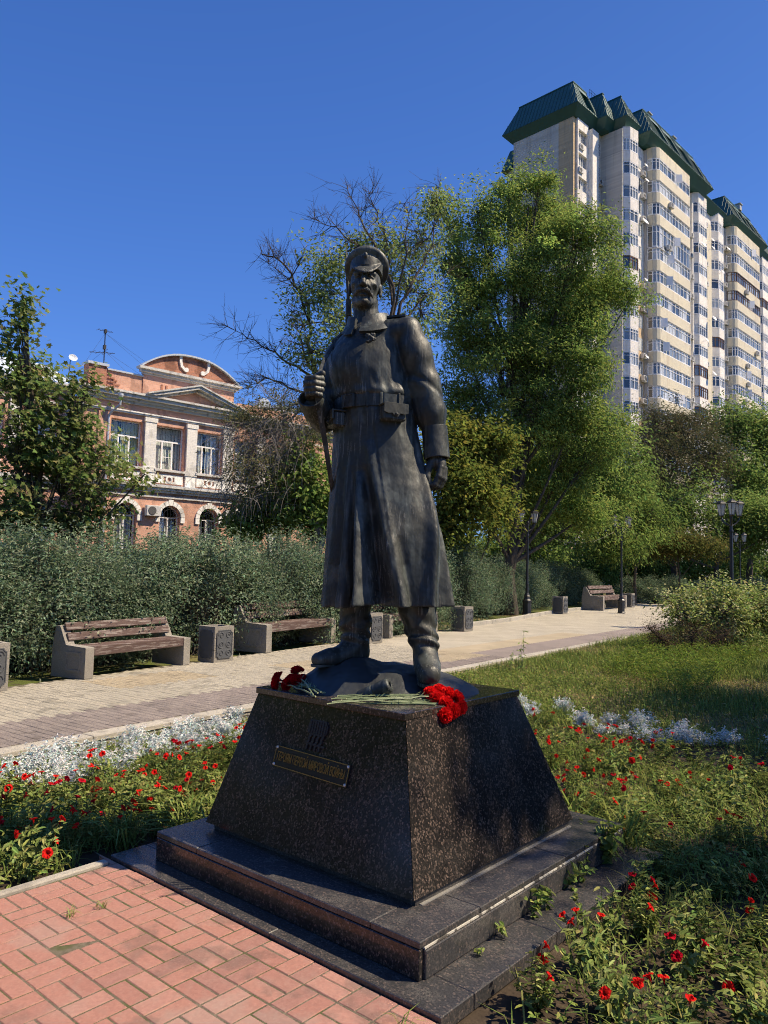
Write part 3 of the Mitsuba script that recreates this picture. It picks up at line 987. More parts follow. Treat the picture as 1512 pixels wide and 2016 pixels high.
storeys('bay_window', [(6.45, 3.40), (7.05, 4.05), (8.75, 4.30), (9.3, 3.36)], 3.3, 'tower_pale', 0.62)
storeys('balcony', [(13.35, 3.35), (13.45, 4.0), (13.75, 4.45), (14.2, 4.70), (24.15, 4.62), (24.5, 3.35)], 3.25, 'tower_cream', 1.02, (3,))
storeys('bay_window', [(28.95, 3.15), (29.5, 3.72), (32.6, 3.70), (33.2, 3.15)], 3.05, 'tower_pale', 0.75)
storeys('bay_window', [(36.9, 2.65), (37.9, 3.45), (40.0, 3.42), (40.35, 2.65)], 2.55, 'tower_pale', 0.72)
storeys('balcony', [(43.9, 2.45), (44.05, 3.2), (44.35, 3.55), (44.8, 3.80), (55.85, 3.70), (56.2, 2.45)], 2.35, 'tower_cream', 1.02)
storeys('bay_window', [(59.1, 2.25), (59.6, 2.95), (63.2, 2.95), (63.7, 2.25)], 2.15, 'tower_pale', 0.75)

# front of the first section: wall panels with openings, glazed
rr_ = np.random.default_rng(8)
pnl = sg.box(0.553, -0.1, 3.197, ZE)
for k in range(NF):
    pnl = pnl.difference(sg.box(0.75, ZT - FH * k - WH, 3.0, ZT - FH * k))
m = trimesh.creation.extrude_polygon(pnl, 0.3, engine='earcut')
UPR = lambda m, y0: moved(m, np.array([[1, 0, 0, 0], [0, 0, -1, y0], [0, 1, 0, 0], [0, 0, 0, 1.0]]))
tput('front_panel', UPR(m, 0.0), 'tower_pale')


def plain_window(u0, u1, z0, z1, y, n=2, mat='tower_glass'):
    """y is the depth coordinate of the wall face (negative outwards)"""
    k = num(tower + '__window')
    put('pane', moved(box(u0, u1, y + 0.10, y + 0.16, z0, z1), TWM), mat, parent=k)
    fr = [box(u0, u1, y + 0.03, y + 0.099, z0, z0 + 0.09), box(u0, u1, y + 0.03, y + 0.099, z1 - 0.09, z1)]
    fr += [box(x - 0.045, x + 0.045, y + 0.032, y + 0.098, z0 + 0.09, z1 - 0.09) for x in np.linspace(u0 + 0.045, u1 - 0.045, n + 1)]
    put('frame', moved(cat(fr), TWM), 'white_frame', parent=k)


for k in range(NF):
    zt = ZT - FH * k
    plain_window(0.75, 3.0, zt - WH, zt, 0.0, 4)
    for u0, u1, y in ((5.05, 5.95, -0.35), (9.9, 11.0, -2.9), (11.6, 12.6, -2.9), (25.2, 26.2, -2.7), (27.0, 28.0, -2.7), (40.9, 41.9, -2.2), (42.3, 43.2, -2.2), (57.0, 58.0, -2.2)):
        kk = num(tower + '__window')
        put('surround', moved(box(u0 - 0.06, u1 + 0.06, y - 0.03, y + 0.05, zt - WH - 0.07, zt + 0.05), TWM), 'tower_concrete' if (u0 > 9 and u0 < 13) else 'white_frame', parent=kk)
        put('pane', moved(box(u0, u1, y - 0.045, y - 0.031, zt - WH, zt), TWM), 'tower_glass', parent=kk)
        put('frame', moved(cat([box(u0 + (u1 - u0) * f - 0.04, u0 + (u1 - u0) * f + 0.04, y - 0.06, y - 0.046, zt - WH, zt) for f in (0.04, 0.5, 0.96)]), TWM), 'white_frame', parent=kk)
# air conditioners and dishes on the fronts
tac = lambda n, m, b, k: put(n, moved(m, TWM), b, parent=k)
for k in range(NF):
    zt = ZT - FH * k
    for u, d, pr in ((1.2, 0.0, 0.55), (5.6, 0.35, 0.75), (10.2, 2.9, 0.55), (12.7, 2.9, 0.85), (12.6, 2.9, 0.35), (25.0, 2.7, 0.4), (28.4, 2.7, 0.6), (33.0, 3.1, 0.5), (41.0, 2.2, 0.5), (43.3, 2.2, 0.8), (57.6, 2.2, 0.4)):
        if rr_.random() < pr:
            ac_unit(tac, u + rr_.uniform(-0.15, 0.15), d, zt - WH - 0.95 + rr_.uniform(-0.1, 0.1), 0.95, 0.68, 0.5, parent=tower)
for u, d, z, r in ((12.3, 2.9, 56.2, 0.35), (12.5, 2.9, 54.2, 0.42), (11.9, 2.9, 48.3, 0.6), (5.9, 0.35, 48.4, 0.3), (29.2, 3.7, 50.6, 0.6), (32.8, 3.7, 52.6, 0.4), (33.0, 3.7, 51.4, 0.4), (30.2, 3.7, 36.5, 0.4), (33.1, 3.7, 40.5, 0.5), (32.9, 3.7, 32.0, 0.45), (26.2, 2.7, 43.2, 0.4), (37.2, 3.5, 49.0, 0.45), (43.2, 2.2, 55.0, 0.5), (12.2, 2.9, 40.5, 0.35), (12.4, 2.9, 30.2, 0.35)):
    ds = moved(lathe([(0.0, 0.0), (r * 0.6, r * 0.12), (r, r * 0.38), (r * 0.98, r * 0.40), (r * 0.58, r * 0.15), (0, 0.03)], 16), frame((u, -d - 0.7, z), (1, 0, 0.1), None, (0.35, -0.75, 0.5)))
    tput('satellite_dish', cat([ds, tube([(u, -d, z - 0.2), (u, -d - 0.7, z)], 0.03, 5)]), 'white_frame')


# mansard roofs
def mansard(u0, u1, p0, p1, z0, z1, over, ins, soffit=1.1, hipL=True, hipR=True, dormers=(), backp=None):
    """block of roof over the rectangle u0..u1, p0 (back) .. p1 (front)"""
    r = num(tower + '__roof')
    bot = [(u0 - (over if hipL else 0), p1 + over), (u1 + (over if hipR else 0), p1 + over), (u1 + (over if hipR else 0), p0 - over), (u0 - (over if hipL else 0), p0 - over)]
    top = [(u0 + (ins if hipL else 0), p1 - ins), (u1 - (ins if hipR else 0), p1 - ins), (u1 - (ins if hipR else 0), p0 + ins), (u0 + (ins if hipL else 0), p0 + ins)]
    wal = [(u0, p1), (u1, p1), (u1, p0), (u0, p0)]
    zl = z0 + soffit
    sl = hull([(u, -p, zl) for u, p in bot] + [(u, -p, z1) for u, p in top])
    for ud, wd in dormers:
        f0, f1 = 0.10, 0.80
        pf = lambda f: p1 + over + (-ins - over) * f
        za, zb = zl + (z1 - zl) * f0, zl + (z1 - zl) * f1
        cut = box(ud - wd / 2, ud + wd / 2, -(p1 + over + 1), -(pf(f1) - 1.3), za, zb)
        sl = trimesh.boolean.difference([sl, cut], engine='manifold')
    put('slope', moved(sl, TWM), 'roof_green', parent=r)
    put('soffit', moved(hull([(u, -p, zl - 0.02) for u, p in bot] + [(u, -p, z0) for u, p in wal]), TWM), 'roof_green', parent=r)
    # standing seams on the front and the left slope
    ms = []
    def seams(a0, a1, b0, b1, nrm):
        a0, a1, b0, b1 = (np.array(q, float) for q in (a0, a1, b0, b1))
        L = np.linalg.norm(a1 - a0)
        n = int(L / 0.55)
        for i in range(1, n):
            x = a0 + (a1 - a0) * i / n
            # seams run straight up the slope and end at the hip
            up_ = ((b0 + b1) / 2 - (a0 + a1) / 2)
            t = i / n
            e0, e1 = abs(np.dot(b0 - a0, (a1 - a0) / L)), abs(np.dot(b1 - a1, (a1 - a0) / L))
            f = min(1.0, t * L / max(e0, 1e-6), (1 - t) * L / max(e1, 1e-6))
            if nrm[1] < 0 and any(abs(x[0] - ud) < wd / 2 for ud, wd in dormers):
                f = min(f, 0.09)
            q = np.array([x, x + up_ * f])
            ms.append(tube(q + nrm * 0.03, 0.035, 4))
    B3 = lambda q, z: (q[0], -q[1], z)
    nf = np.array([0, -1, 0.35])
    seams(B3(bot[0], zl), B3(bot[1], zl), B3(top[0], z1), B3(top[1], z1), nf)
    if hipL:
        seams(B3(bot[3], zl), B3(bot[0], zl), B3(top[3], z1), B3(top[0], z1), np.array([-1, 0, 0.35]))
    if ms:
        put('standing_seams', moved(cat(ms), TWM), 'roof_green', parent=r, kind='stuff')
    put('ridge_cap', moved(prism(plan([(u, p) for u, p in top]).buffer(0.10), z1 - 0.05, z1 + 0.08), TWM), 'roof_green', parent=r)
    for ud, wd in dormers:
        f0, f1 = 0.10, 0.80
        pf = lambda f: p1 + over + (-ins - over) * f
        za, zb = zl + (z1 - zl) * f0, zl + (z1 - zl) * f1
        put('dormer_pane', moved(box(ud - wd / 2 + 0.12, ud + wd / 2 - 0.12, -pf(f1) + 1.22, -pf(f1) + 1.29, za + 0.5, zb - 0.3), TWM), 'tower_glass', parent=r)
    return r


mansard(0, 4.6, -9.3, 0.2, ZE, 64.0, 0.95, 0.7, dormers=[(2.7, 2.0)])
mansard(4.9, 6.6, -8, 1.6, ZE, 64.2, 0.8, 0.7)
mansard(6.9, 9.0, -8, 3.3, ZE + 0.2, 64.3, 0.9, 1.0)
mansard(12.2, 31.4, -8, 3.9, ZE + 0.2, 65.0, 1.0, 1.3, dormers=[(16.2, 2.4), (20.2, 2.4), (24.4, 2.4), (28.6, 2.4)])
mansard(9.0, 12.4, -8, 2.4, ZE, 63.0, 0.6, 0.9, hipL=False, hipR=False)
mansard(31.4, 40, -8, 2.9, ZE - 0.5, 62.0, 0.9, 1.0)
mansard(43.4, 58, -8, 3.2, ZE + 0.2, 64.8, 1.0, 1.3, dormers=[(46.3, 2.2), (49.5, 2.2), (52.8, 2.2), (55.9, 2.0)])
mansard(58.3, 70, -8, 2.6, ZE - 0.3, 63.0, 0.9, 1.0)
# narrow rear part seen left of the end wall
tput('rear_wing', prism(plan([(0.6, -9.303), (8, -9.303), (8, -10.2), (0.6, -10.2)]), -0.1, 55.6), 'tower_grey')
tput('roof', hull([(u, -p, z) for u, p, z in ((0.0, -9.31, 55.6), (8, -9.31, 55.6), (8, -11.0, 55.6), (0.0, -11.0, 55.6), (0.9, -9.32, 58.6), (7, -9.32, 58.6), (7, -10.2, 58.6), (0.9, -10.2, 58.6))]), 'roof_green')
# railings, flues and rods on the ridges
for u, z, L in ((5.0, 64.28, 1.8), (13.2, 65.08, 2.2), (34.5, 62.1, 4.0)):
    ms = [tube([(u + L * i / 3, 1.2 - 0.6, z), (u + L * i / 3, 0.6, z + 0.9)], 0.03, 4) for i in range(4)] + [tube([(u, 0.6, z + h), (u + L, 0.6, z + h)], 0.025, 4) for h in (0.5, 0.9)]
    tput('roof_railing', cat(ms), 'iron')
for u, z in ((16.2, 65.0), (24.2, 65.0), (51, 64.8)):
    tput('flue', cat([box(u, u + 0.9, -2.2, -1.5, z, z + 0.9), box(u - 0.15, u + 1.05, -2.35, -1.35, z + 1.0, z + 1.12)] + [box(u + x, u + x + 0.08, -2.2, -1.6, z + 0.9, z + 1.0) for x in (0.05, 0.78)]), 'tower_concrete')
tput('lightning_rod', tube([(54, -1.0, 64.5), (54, -1.0, 67.5)], 0.04, 4), 'iron')
# ------------------------------------------------------------------ trees and hedge
leafy('leaf', 0.38, 1.0)
leafy('leaf_dull', 0.45, 0.6)


def f_bark(a, b):
    def fn(p, n, uv):
        s = fbm(p.x * 14, p.y * 14, p.z * 3, octaves=3)
        return mix(v3(a), v3(b), s)
    return fn


plain('bark', proc(f_bark((0.045, 0.038, 0.030), (0.12, 0.10, 0.082))), 0.95, 0.1)
plain('bark_pale', proc(f_bark((0.12, 0.105, 0.090), (0.27, 0.245, 0.215))), 0.95, 0.1)
plain('bark_dark', proc(f_bark((0.018, 0.015, 0.013), (0.055, 0.046, 0.040))), 0.95, 0.1)

LEAFS = {
    'rhomb': (np.array([[0, 0, 0], [-0.5, 0.45, 0.10], [0, 1, -0.08], [0.5, 0.45, 0.10]]), np.array([[0, 2, 1], [0, 3, 2]])),
    'lance': (np.array([[0, 0, 0], [-0.5, 0.40, 0.08], [0, 1, -0.22], [0.5, 0.40, 0.08]]), np.array([[0, 2, 1], [0, 3, 2]])),
    'oval': (np.array([[0, 0, 0], [-0.46, 0.28, 0.06], [-0.38, 0.70, 0.03], [0, 1, -0.10], [0.38, 0.70, 0.03], [0.46, 0.28, 0.06]]), np.array([[0, 3, 2], [0, 2, 1], [0, 4, 3], [0, 5, 4]])),
}
_a = [(0, 0), (0.16, 0.10), (0.50, 0.05), (0.34, 0.30), (0.56, 0.56), (0.22, 0.56), (0, 1.0), (-0.22, 0.56), (-0.56, 0.56), (-0.34, 0.30), (-0.50, 0.05), (-0.16, 0.10)]
_mv = np.array([(x, y, 0.12 * abs(x) - 0.12 * y * y) for x, y in _a] + [(0, 0.36, -0.03)])
LEAFS['maple'] = (_mv, np.array([[12, i, (i + 1) % 12] for i in range(12)]))


def leaf_cloud(rng, pos, out, size, wid, col, shape='rhomb', up=0.5, droop=0.0, rnd=0.9, sunny=0.55):
    """one leaf at each point: (mesh, colours); out = outward direction, col = n x 3"""
    n = len(pos)
    V0, F0 = LEAFS[shape]
    nr = out * 0.35 + np.array([0, 0, up]) + np.array(SUN) * sunny + rng.normal(0, rnd * 0.6, (n, 3))
    nr /= np.linalg.norm(nr, axis=1, keepdims=True) + 1e-9
    d = out * 0.7 + rng.normal(0, 0.7, (n, 3)) + np.array([0, 0, -droop])
    d -= nr * (d * nr).sum(1, keepdims=True)
    d /= np.linalg.norm(d, axis=1, keepdims=True) + 1e-9
    s = np.cross(d, nr)
    L = size * rng.uniform(0.65, 1.25, n)[:, None, None]
    W = wid * rng.uniform(0.75, 1.2, n)[:, None, None]
    v = pos[:, None] + s[:, None] * V0[None, :, :1] * W + d[:, None] * V0[None, :, 1:2] * L + nr[:, None] * V0[None, :, 2:] * L
    f = F0[None] + (np.arange(n) * len(V0))[:, None, None]
    return tm(v.reshape(-1, 3), f.reshape(-1, 3)), np.repeat(col, len(V0), axis=0)


def leaf_colours(rng, n, cols, clump=None, var=0.22):
    cols = np.asarray(cols, float)
    k = rng.random(n)[:, None]
    i = rng.integers(0, len(cols), n) if clump is None else clump
    c = cols[i % len(cols)]
    c = c * (1 + var * rng.normal(0, 1, (n, 1))).clip(0.5, 1.7)
    c[:, 0] *= 1 + 0.12 * rng.normal(0, 1, n).clip(-2, 2)
    return np.clip(c, 0.004, 0.8)


def bez(a, b, bend, n=7):
    t = np.linspace(0, 1, n)[:, None]
    m = (a + b) / 2 + bend
    return (1 - t) ** 2 * a + 2 * t * (1 - t) * m + t ** 2 * b


def tree(name, label, base, lobes, cols, trunk_r=0.2, leaf=(0.16, 0.07), clumps=500, per=40, sigma=0.32, shape='rhomb', mat='leaf', bark='bark', group=None, category='tree',
         seed=0, shell=1.9, up=0.45, droop=0.15, limbs=None, top=0.9, twig=0.014, rnd=0.9, parts=('trunk', 'crown'), leafless=0.0, var=0.22, gaps=0.22):
    rng = np.random.default_rng(seed + 100)
    key = thing(name, label, category, group)
    lob = np.array(lobes, float)
    base = np.array(base, float)
    C, R = lob[:, :3], np.stack([lob[:, 3], lob[:, 3] * 0.95, lob[:, 4]], 1)
    zmax = (C[:, 2] + R[:, 2]).max()
    cen = np.array([C[:, 0].mean(), C[:, 1].mean(), base[2]])
    tubes, nodes = [], []
    # trunk
    n = 12
    t = np.linspace(0, 1, n)
    tr = base + (np.array([cen[0], cen[1], base[2] + (zmax - base[2]) * top]) - base) * np.stack([t ** 1.4, t ** 1.4, t], 1)
    tr[1:-1, :2] += rng.normal(0, 0.012 * (zmax - base[2]), (n - 2, 2))
    rad = trunk_r * (1 - 0.92 * t ** 0.9) + 0.012
    rad[0] *= 1.35
    tubes.append(tube(tr, rad, 9))
    limb_pts = []
    if limbs is not None:
        for pl, r0, r1 in limbs:
            pl = np.array(pl, float)
            s = np.linspace(0, len(pl) - 1, (len(pl) - 1) * 4 + 1)
            p = np.stack([np.interp(s, np.arange(len(pl)), pl[:, k]) for k in range(3)], 1)
            p[1:-1] += rng.normal(0, 0.05, (len(p) - 2, 3))
            tubes.append(tube(p, np.linspace(r0, r1, len(p)), 6))
            limb_pts += list(p[2:])
            for q in p[3:]:
                for _ in range(5):
                    d = rng.normal(0, 1, 3) + (p[-1] - p[0]) / np.linalg.norm(p[-1] - p[0]) * 0.9
                    d /= np.linalg.norm(d)
                    e = q + d * rng.uniform(0.3, 1.1)
                    tubes.append(tube(bez(q, e, rng.normal(0, 0.08, 3), 4), np.linspace(0.013, 0.004, 4), 3, False))
                    for _ in range(3):
                        q2 = q + (e - q) * rng.uniform(0.3, 0.9)
                        tubes.append(tube(np.array([q2, q2 + (d + rng.normal(0, 0.7, 3)) * rng.uniform(0.15, 0.4)]), [0.007, 0.003], 3, False))
    for c, r in zip(C, R):
        h = np.clip((c[2] - base[2]) / (zmax - base[2]) - 0.30 * rng.uniform(0.6, 1.2), 0.12, 0.85)
        a = np.array([np.interp(h, np.linspace(0, 1, n), tr[:, k]) for k in range(3)])
        if limbs is not None:
            lp = np.array(limb_pts)
            w = lp[np.argmin(((lp - c) ** 2).sum(1))]
            p = bez(w, c, rng.normal(0, 0.15, 3), 5)
            tubes.append(tube(p, np.linspace(0.03, 0.012, 5), 4))
        else:
            p = bez(a, c + (c - a) * min(0.25, 0.6 * r[0] / np.linalg.norm(c - a)), np.array([0, 0, -0.10 * np.linalg.norm(c - a)]) + rng.normal(0, 0.1, 3) * r[0], 8)
            tubes.append(tube(p, np.linspace(max(0.03, trunk_r * 0.36), 0.015, 8), 6))
        nodes.append(p)
    # clumps of leaves through the lobes, most of them near the surface
    w = (R[:, 0] * R[:, 1] * R[:, 2]) ** 0.72
    cnt = np.maximum(rng.multinomial(clumps, w / w.sum()), 9)
    P, O, I = [], [], []
    for k, m in enumerate(cnt):
        d = rng.normal(0, 1, (m, 3))
        d /= np.linalg.norm(d, axis=1, keepdims=True)
        r = rng.random(m) ** (1 / (shell * 1.6))
        q = C[k] + d * R[k] * r[:, None] * (1 + 0.10 * rng.normal(0, 1, (m, 1)))
        P.append(q)
        O.append(d)
        for x in q:
            s = nodes[k]
            b = s[rng.integers(len(s) // 2, len(s))]
            if twig:
                tubes.append(tube(bez(b, x, rng.normal(0, 0.06, 3) * R[k][0] + np.array([0, 0, 0.05]), 4), np.linspace(twig, twig * 0.3, 4), 3, False))
    P, O = np.vstack(P), np.vstack(O)
    # open gaps in the crown: whole boughs missing where a slow noise is low
    sz = float(np.mean(R))
    gap = meshkit.fbm(P / (0.9 * sz) + seed * 7.3, 3, seed) + rng.normal(0, 0.03, len(P))
    kp_ = gap > np.quantile(gap, gaps)
    P, O = P[kp_], O[kp_]
    P = P + O * (rng.normal(0, 0.16, (len(P), 1)) * sz)
    put('trunk' if parts[0] == 'trunk' else parts[0], cat(tubes), bark, parent=key, smooth=60)
    keep = rng.random(len(P)) >= leafless
    P, O = P[keep], O[keep]
    k = rng.poisson(per, len(P)).clip(3)
    idx = np.repeat(np.arange(len(P)), k)
    N = len(idx)
    sg_ = sigma * rng.uniform(0.6, 1.4, len(P))
    pos = P[idx] + rng.normal(0, 1, (N, 3)) * sg_[idx][:, None] * np.array([1, 1, 0.75])
    pos[:, 2] = np.maximum(pos[:, 2], base[2] + 0.05)
    ccol = rng.integers(0, len(cols), len(P))
    tone = rng.normal(1, 0.16, len(P)).clip(0.6, 1.5)
    out = O[idx] + rng.normal(0, 0.4, (N, 3))
    col = leaf_colours(rng, N, cols, ccol[idx] + (rng.random(N) < 0.3), var) * tone[idx][:, None]
    m, vc = leaf_cloud(rng, pos, out, leaf[0], leaf[1], col, shape, up, droop, rnd)
    put(parts[1], m, mat, parent=key, color=vc)
    return key


ASH = [(3.40, 34.0, 12.4, 1.40, 1.60), (3.30, 33.6, 6.90, 1.40, 1.60), (5.90, 36.0, 6.30, 1.90, 1.80), (8.30, 35.6, 6.60, 1.90, 1.80), (9.70, 34.6, 8.00, 1.60, 1.70), (2.90, 34.0, 9.60, 1.30, 1.50), (6.90, 36.2, 4.80, 1.80, 1.30), (9.50, 36.0, 4.60, 1.60, 1.20), (4.26, 34.03, 17.41, 1.71, 2.05), (6.87, 35.40, 19.11, 2.25, 1.90), (8.47, 33.01, 16.69, 1.88, 1.88), (10.20, 35.00, 15.51, 1.60, 1.64), (3.78, 33.63, 14.59, 1.35, 1.80), (6.12, 33.75, 14.93, 2.26, 2.26), (8.52, 35.02, 14.00, 2.23, 2.11), (4.99, 33.73, 11.82, 2.04, 2.04), (7.40, 34.16, 11.06, 2.29, 1.83), (8.96, 33.07, 11.49, 1.33, 1.77), (4.21, 34.58, 9.42, 1.62, 1.62), (6.71, 34.11, 8.67, 2.06, 1.60), (8.45, 33.66, 8.86, 1.35, 1.58), (10.98, 34.30, 14.29, 0.74, 0.69), (2.25, 33.84, 18.60, 0.57, 0.91), (5.40, 33.94, 19.46, 0.91, 0.80), (3.17, 33.52, 16.20, 0.90, 1.35), (6.80, 33.89, 19.83, 0.80, 0.45)]
SPARSE = [(-3.05, 26.29, 13.15, 0.62, 0.39), (-2.13, 26.43, 12.58, 0.71, 0.71), (-1.21, 27.60, 13.96, 0.56, 0.56), (-1.93, 26.47, 11.57, 1.06, 0.89), (-3.06, 26.96, 11.35, 0.90, 0.90), (1.00, 28.15, 14.26, 0.94, 1.13), (0.65, 28.11, 12.64, 1.13, 0.94), (1.52, 27.54, 15.57, 0.46, 0.74), (-0.15, 27.10, 13.57, 0.73, 0.91), (-2.41, 26.46, 9.52, 1.06, 0.89), (-1.52, 26.19, 10.38, 0.88, 0.88), (1.25, 28.13, 11.47, 0.94, 0.94), (-3.48, 27.04, 9.66, 0.54, 0.54), (0.65, 26.08, 9.48, 1.05, 0.70)]
JUN = [(-2.69, 23.15, 6.86, 0.85, 0.47), (-3.81, 23.31, 6.71, 0.78, 0.55), (-4.54, 23.10, 6.17, 0.62, 0.62), (-3.52, 23.74, 5.75, 1.27, 0.95), (-3.90, 22.39, 4.75, 0.90, 0.75), (-2.77, 23.03, 4.86, 0.77, 0.77), (-2.17, 22.96, 5.97, 0.62, 0.62)]
MAPLE = [(-8.33, 16.92, 7.75, 0.10, 0.25), (-8.33, 16.92, 7.4, 0.16, 0.3), (-8.35, 16.92, 7.05, 0.2, 0.3), (-8.4, 16.95, 6.7, 0.25, 0.3), (-8.33, 16.92, 7.42, 0.12, 0.57), (-8.59, 17.06, 6.51, 0.32, 0.34), (-8.33, 17.32, 5.99, 0.64, 0.64), (-7.20, 17.08, 5.36, 0.63, 0.74), (-8.13, 16.69, 4.68, 0.89, 0.89), (-7.19, 17.50, 4.26, 1.06, 1.06), (-7.98, 17.01, 3.47, 1.03, 0.91), (-6.50, 17.01, 3.51, 0.80, 0.68), (-7.20, 17.42, 2.83, 1.17, 0.47), (-5.50, 16.83, 3.68, 0.34, 0.18), (-8.55, 17.31, 2.79, 0.70, 0.46), (-6.89, 17.08, 5.78, 0.29, 0.40)]
YELLOW = [(3.21, 30.88, 7.54, 0.81, 0.88), (2.52, 29.95, 6.24, 1.06, 1.15), (4.29, 30.98, 6.53, 1.00, 1.09), (3.13, 29.76, 4.71, 1.40, 1.33), (2.35, 29.76, 3.48, 1.05, 0.95), (4.87, 30.79, 7.25, 0.50, 0.43), (4.74, 30.98, 4.23, 0.82, 0.98)]
AIL = [(11.48, 36.79, 6.29, 1.48, 1.48), (12.18, 35.95, 4.51, 1.21, 1.21), (9.89, 35.53, 5.15, 1.43, 1.43), (10.39, 34.80, 3.46, 1.63, 0.93)]
DARK = [(10.30, 44.62, 8.07, 2.99, 2.69), (7.32, 44.75, 6.80, 2.40, 2.70), (12.00, 45.28, 5.74, 2.73, 2.13), (8.81, 43.07, 4.91, 2.89, 1.73), (12.92, 43.27, 8.54, 1.74, 2.32), (4.24, 44.36, 8.49, 1.78, 2.08)]
PINE = [(20.49, 56.99, 13.08, 2.29, 2.10), (22.82, 57.50, 12.84, 2.31, 2.31), (20.02, 54.68, 9.65, 2.57, 2.57), (23.88, 55.94, 10.10, 2.25, 2.63), (19.73, 57.07, 7.64, 1.91, 2.30)]
BACKR = [(27.57, 59.75, 13.98, 2.20, 1.80), (30.04, 60.26, 13.10, 2.02, 2.63), (27.27, 58.35, 9.52, 2.35, 2.35), (30.72, 60.50, 9.04, 2.03, 2.84), (33.33, 61.46, 12.55, 2.47, 3.71)]
UNDER = [(21.36, 53.48, 6.26, 3.23, 2.15), (24.99, 53.55, 5.44, 2.87, 1.79), (18.46, 52.40, 4.70, 1.76, 1.76), (26.66, 51.23, 5.18, 2.06, 2.06)]
ORANGE = [(18.35, 47.55, 3.83, 1.43, 0.83), (19.65, 46.48, 3.67, 1.25, 0.75), (17.03, 47.45, 3.48, 0.95, 0.64)]
BUSH = [(-2.48, 23.39, 4.28, 0.94, 1.10), (-3.54, 24.38, 3.71, 0.82, 0.82), (-1.84, 23.65, 3.37, 0.71, 0.79), (-4.26, 23.88, 3.17, 0.64, 0.64)]
G_ASH = [(0.270, 0.355, 0.090), (0.230, 0.320, 0.082), (0.300, 0.370, 0.100), (0.195, 0.285, 0.080)]
G_DK = [(0.195, 0.285, 0.080), (0.170, 0.250, 0.070), (0.225, 0.300, 0.085)]
G_YEL = [(0.200, 0.235, 0.048), (0.165, 0.210, 0.048), (0.250, 0.250, 0.055), (0.140, 0.190, 0.046)]
G_MAP = [(0.170, 0.240, 0.072), (0.138, 0.203, 0.061), (0.213, 0.274, 0.082), (0.244, 0.259, 0.109)]
G_JUN = [(0.161, 0.169, 0.076), (0.133, 0.147, 0.064), (0.209, 0.189, 0.095)]
G_BRN = [(0.166, 0.150, 0.079), (0.126, 0.126, 0.064), (0.105, 0.120, 0.053)]
G_ORG = [(0.190, 0.160, 0.050), (0.150, 0.165, 0.048), (0.130, 0.155, 0.046)]
G_SPA = [(0.253, 0.333, 0.101), (0.213, 0.283, 0.091), (0.304, 0.363, 0.121)]

tree('ash_tree', 'tall full green tree rising in front of the apartment tower', (5.72, 34, -0.1), ASH, G_ASH, 0.30, (0.185, 0.066), 1700, 100, 0.30, 'lance', seed=1, gaps=0.22, droop=0.35, shell=1.5)
SPL = {}
SPL['a'] = [(-0.16, 27.00, 2.18), (-0.28, 27.00, 4.72), (-0.44, 27.00, 6.19)]
SPL['b'] = [(-0.44, 27.00, 6.19), (-2.25, 27.30, 7.88), (-2.84, 27.50, 9.62), (-2.98, 27.60, 11.58), (-4.00, 28.00, 13.28), (-4.92, 28.20, 13.74)]
SPL['c'] = [(-2.80, 27.40, 8.83), (-3.77, 27.20, 9.42), (-4.87, 27.00, 9.96), (-5.78, 26.70, 10.40)]
SPL['d'] = [(-2.25, 27.30, 7.88), (-3.55, 26.50, 8.22), (-4.32, 26.20, 8.40), (-4.81, 26.00, 8.07)]
SPL['e'] = [(-0.30, 27.00, 5.82), (0.21, 26.60, 9.44), (0.10, 26.30, 11.93), (-0.85, 26.00, 13.82), (-1.57, 25.80, 15.15)]
SPL['f'] = [(0.13, 26.50, 10.52), (0.84, 26.80, 12.14), (1.54, 27.30, 13.90), (1.82, 27.60, 16.21)]
SPL['g'] = [(0.12, 26.40, 11.23), (-0.12, 27.20, 13.81), (-0.61, 27.50, 15.21), (-0.72, 27.60, 15.95)]
SPL['h'] = [(0.28, 26.60, 10.37), (1.23, 27.80, 11.94), (2.20, 28.30, 13.15)]
SPL['i'] = [(-2.87, 27.50, 10.77), (-3.42, 26.70, 12.00), (-4.30, 26.30, 12.57)]
SPL['j'] = [(0.18, 26.50, 10.89), (0.57, 25.80, 12.85), (0.48, 25.60, 14.58)]
SPL['k'] = [(-1.85, 27.00, 7.64), (-2.90, 26.00, 9.19), (-3.07, 25.60, 10.51)]
SPL['l'] = [(0.10, 26.30, 11.93), (-0.89, 26.80, 13.24), (-2.04, 27.00, 14.25), (-2.81, 27.20, 14.72)]
tree('sparse_tree', 'thin tree with many bare branches and few leaves behind the bronze soldier', (-0.16, 27, -0.1), SPARSE, G_SPA, 0.12, (0.17, 0.075), 520, 24, 0.28, 'rhomb', bark='bark', seed=2, top=0.42,
     limbs=[(SPL['a'], 0.15, 0.12), (SPL['b'], 0.11, 0.02), (SPL['c'], 0.05, 0.008), (SPL['d'], 0.05, 0.008), (SPL['e'], 0.10, 0.010), (SPL['f'], 0.07, 0.008), (SPL['g'], 0.05, 0.006), (SPL['h'], 0.05, 0.008), (SPL['i'], 0.04, 0.006), (SPL['j'], 0.05, 0.006), (SPL['k'], 0.06, 0.010), (SPL['l'], 0.05, 0.006)], twig=0.011)
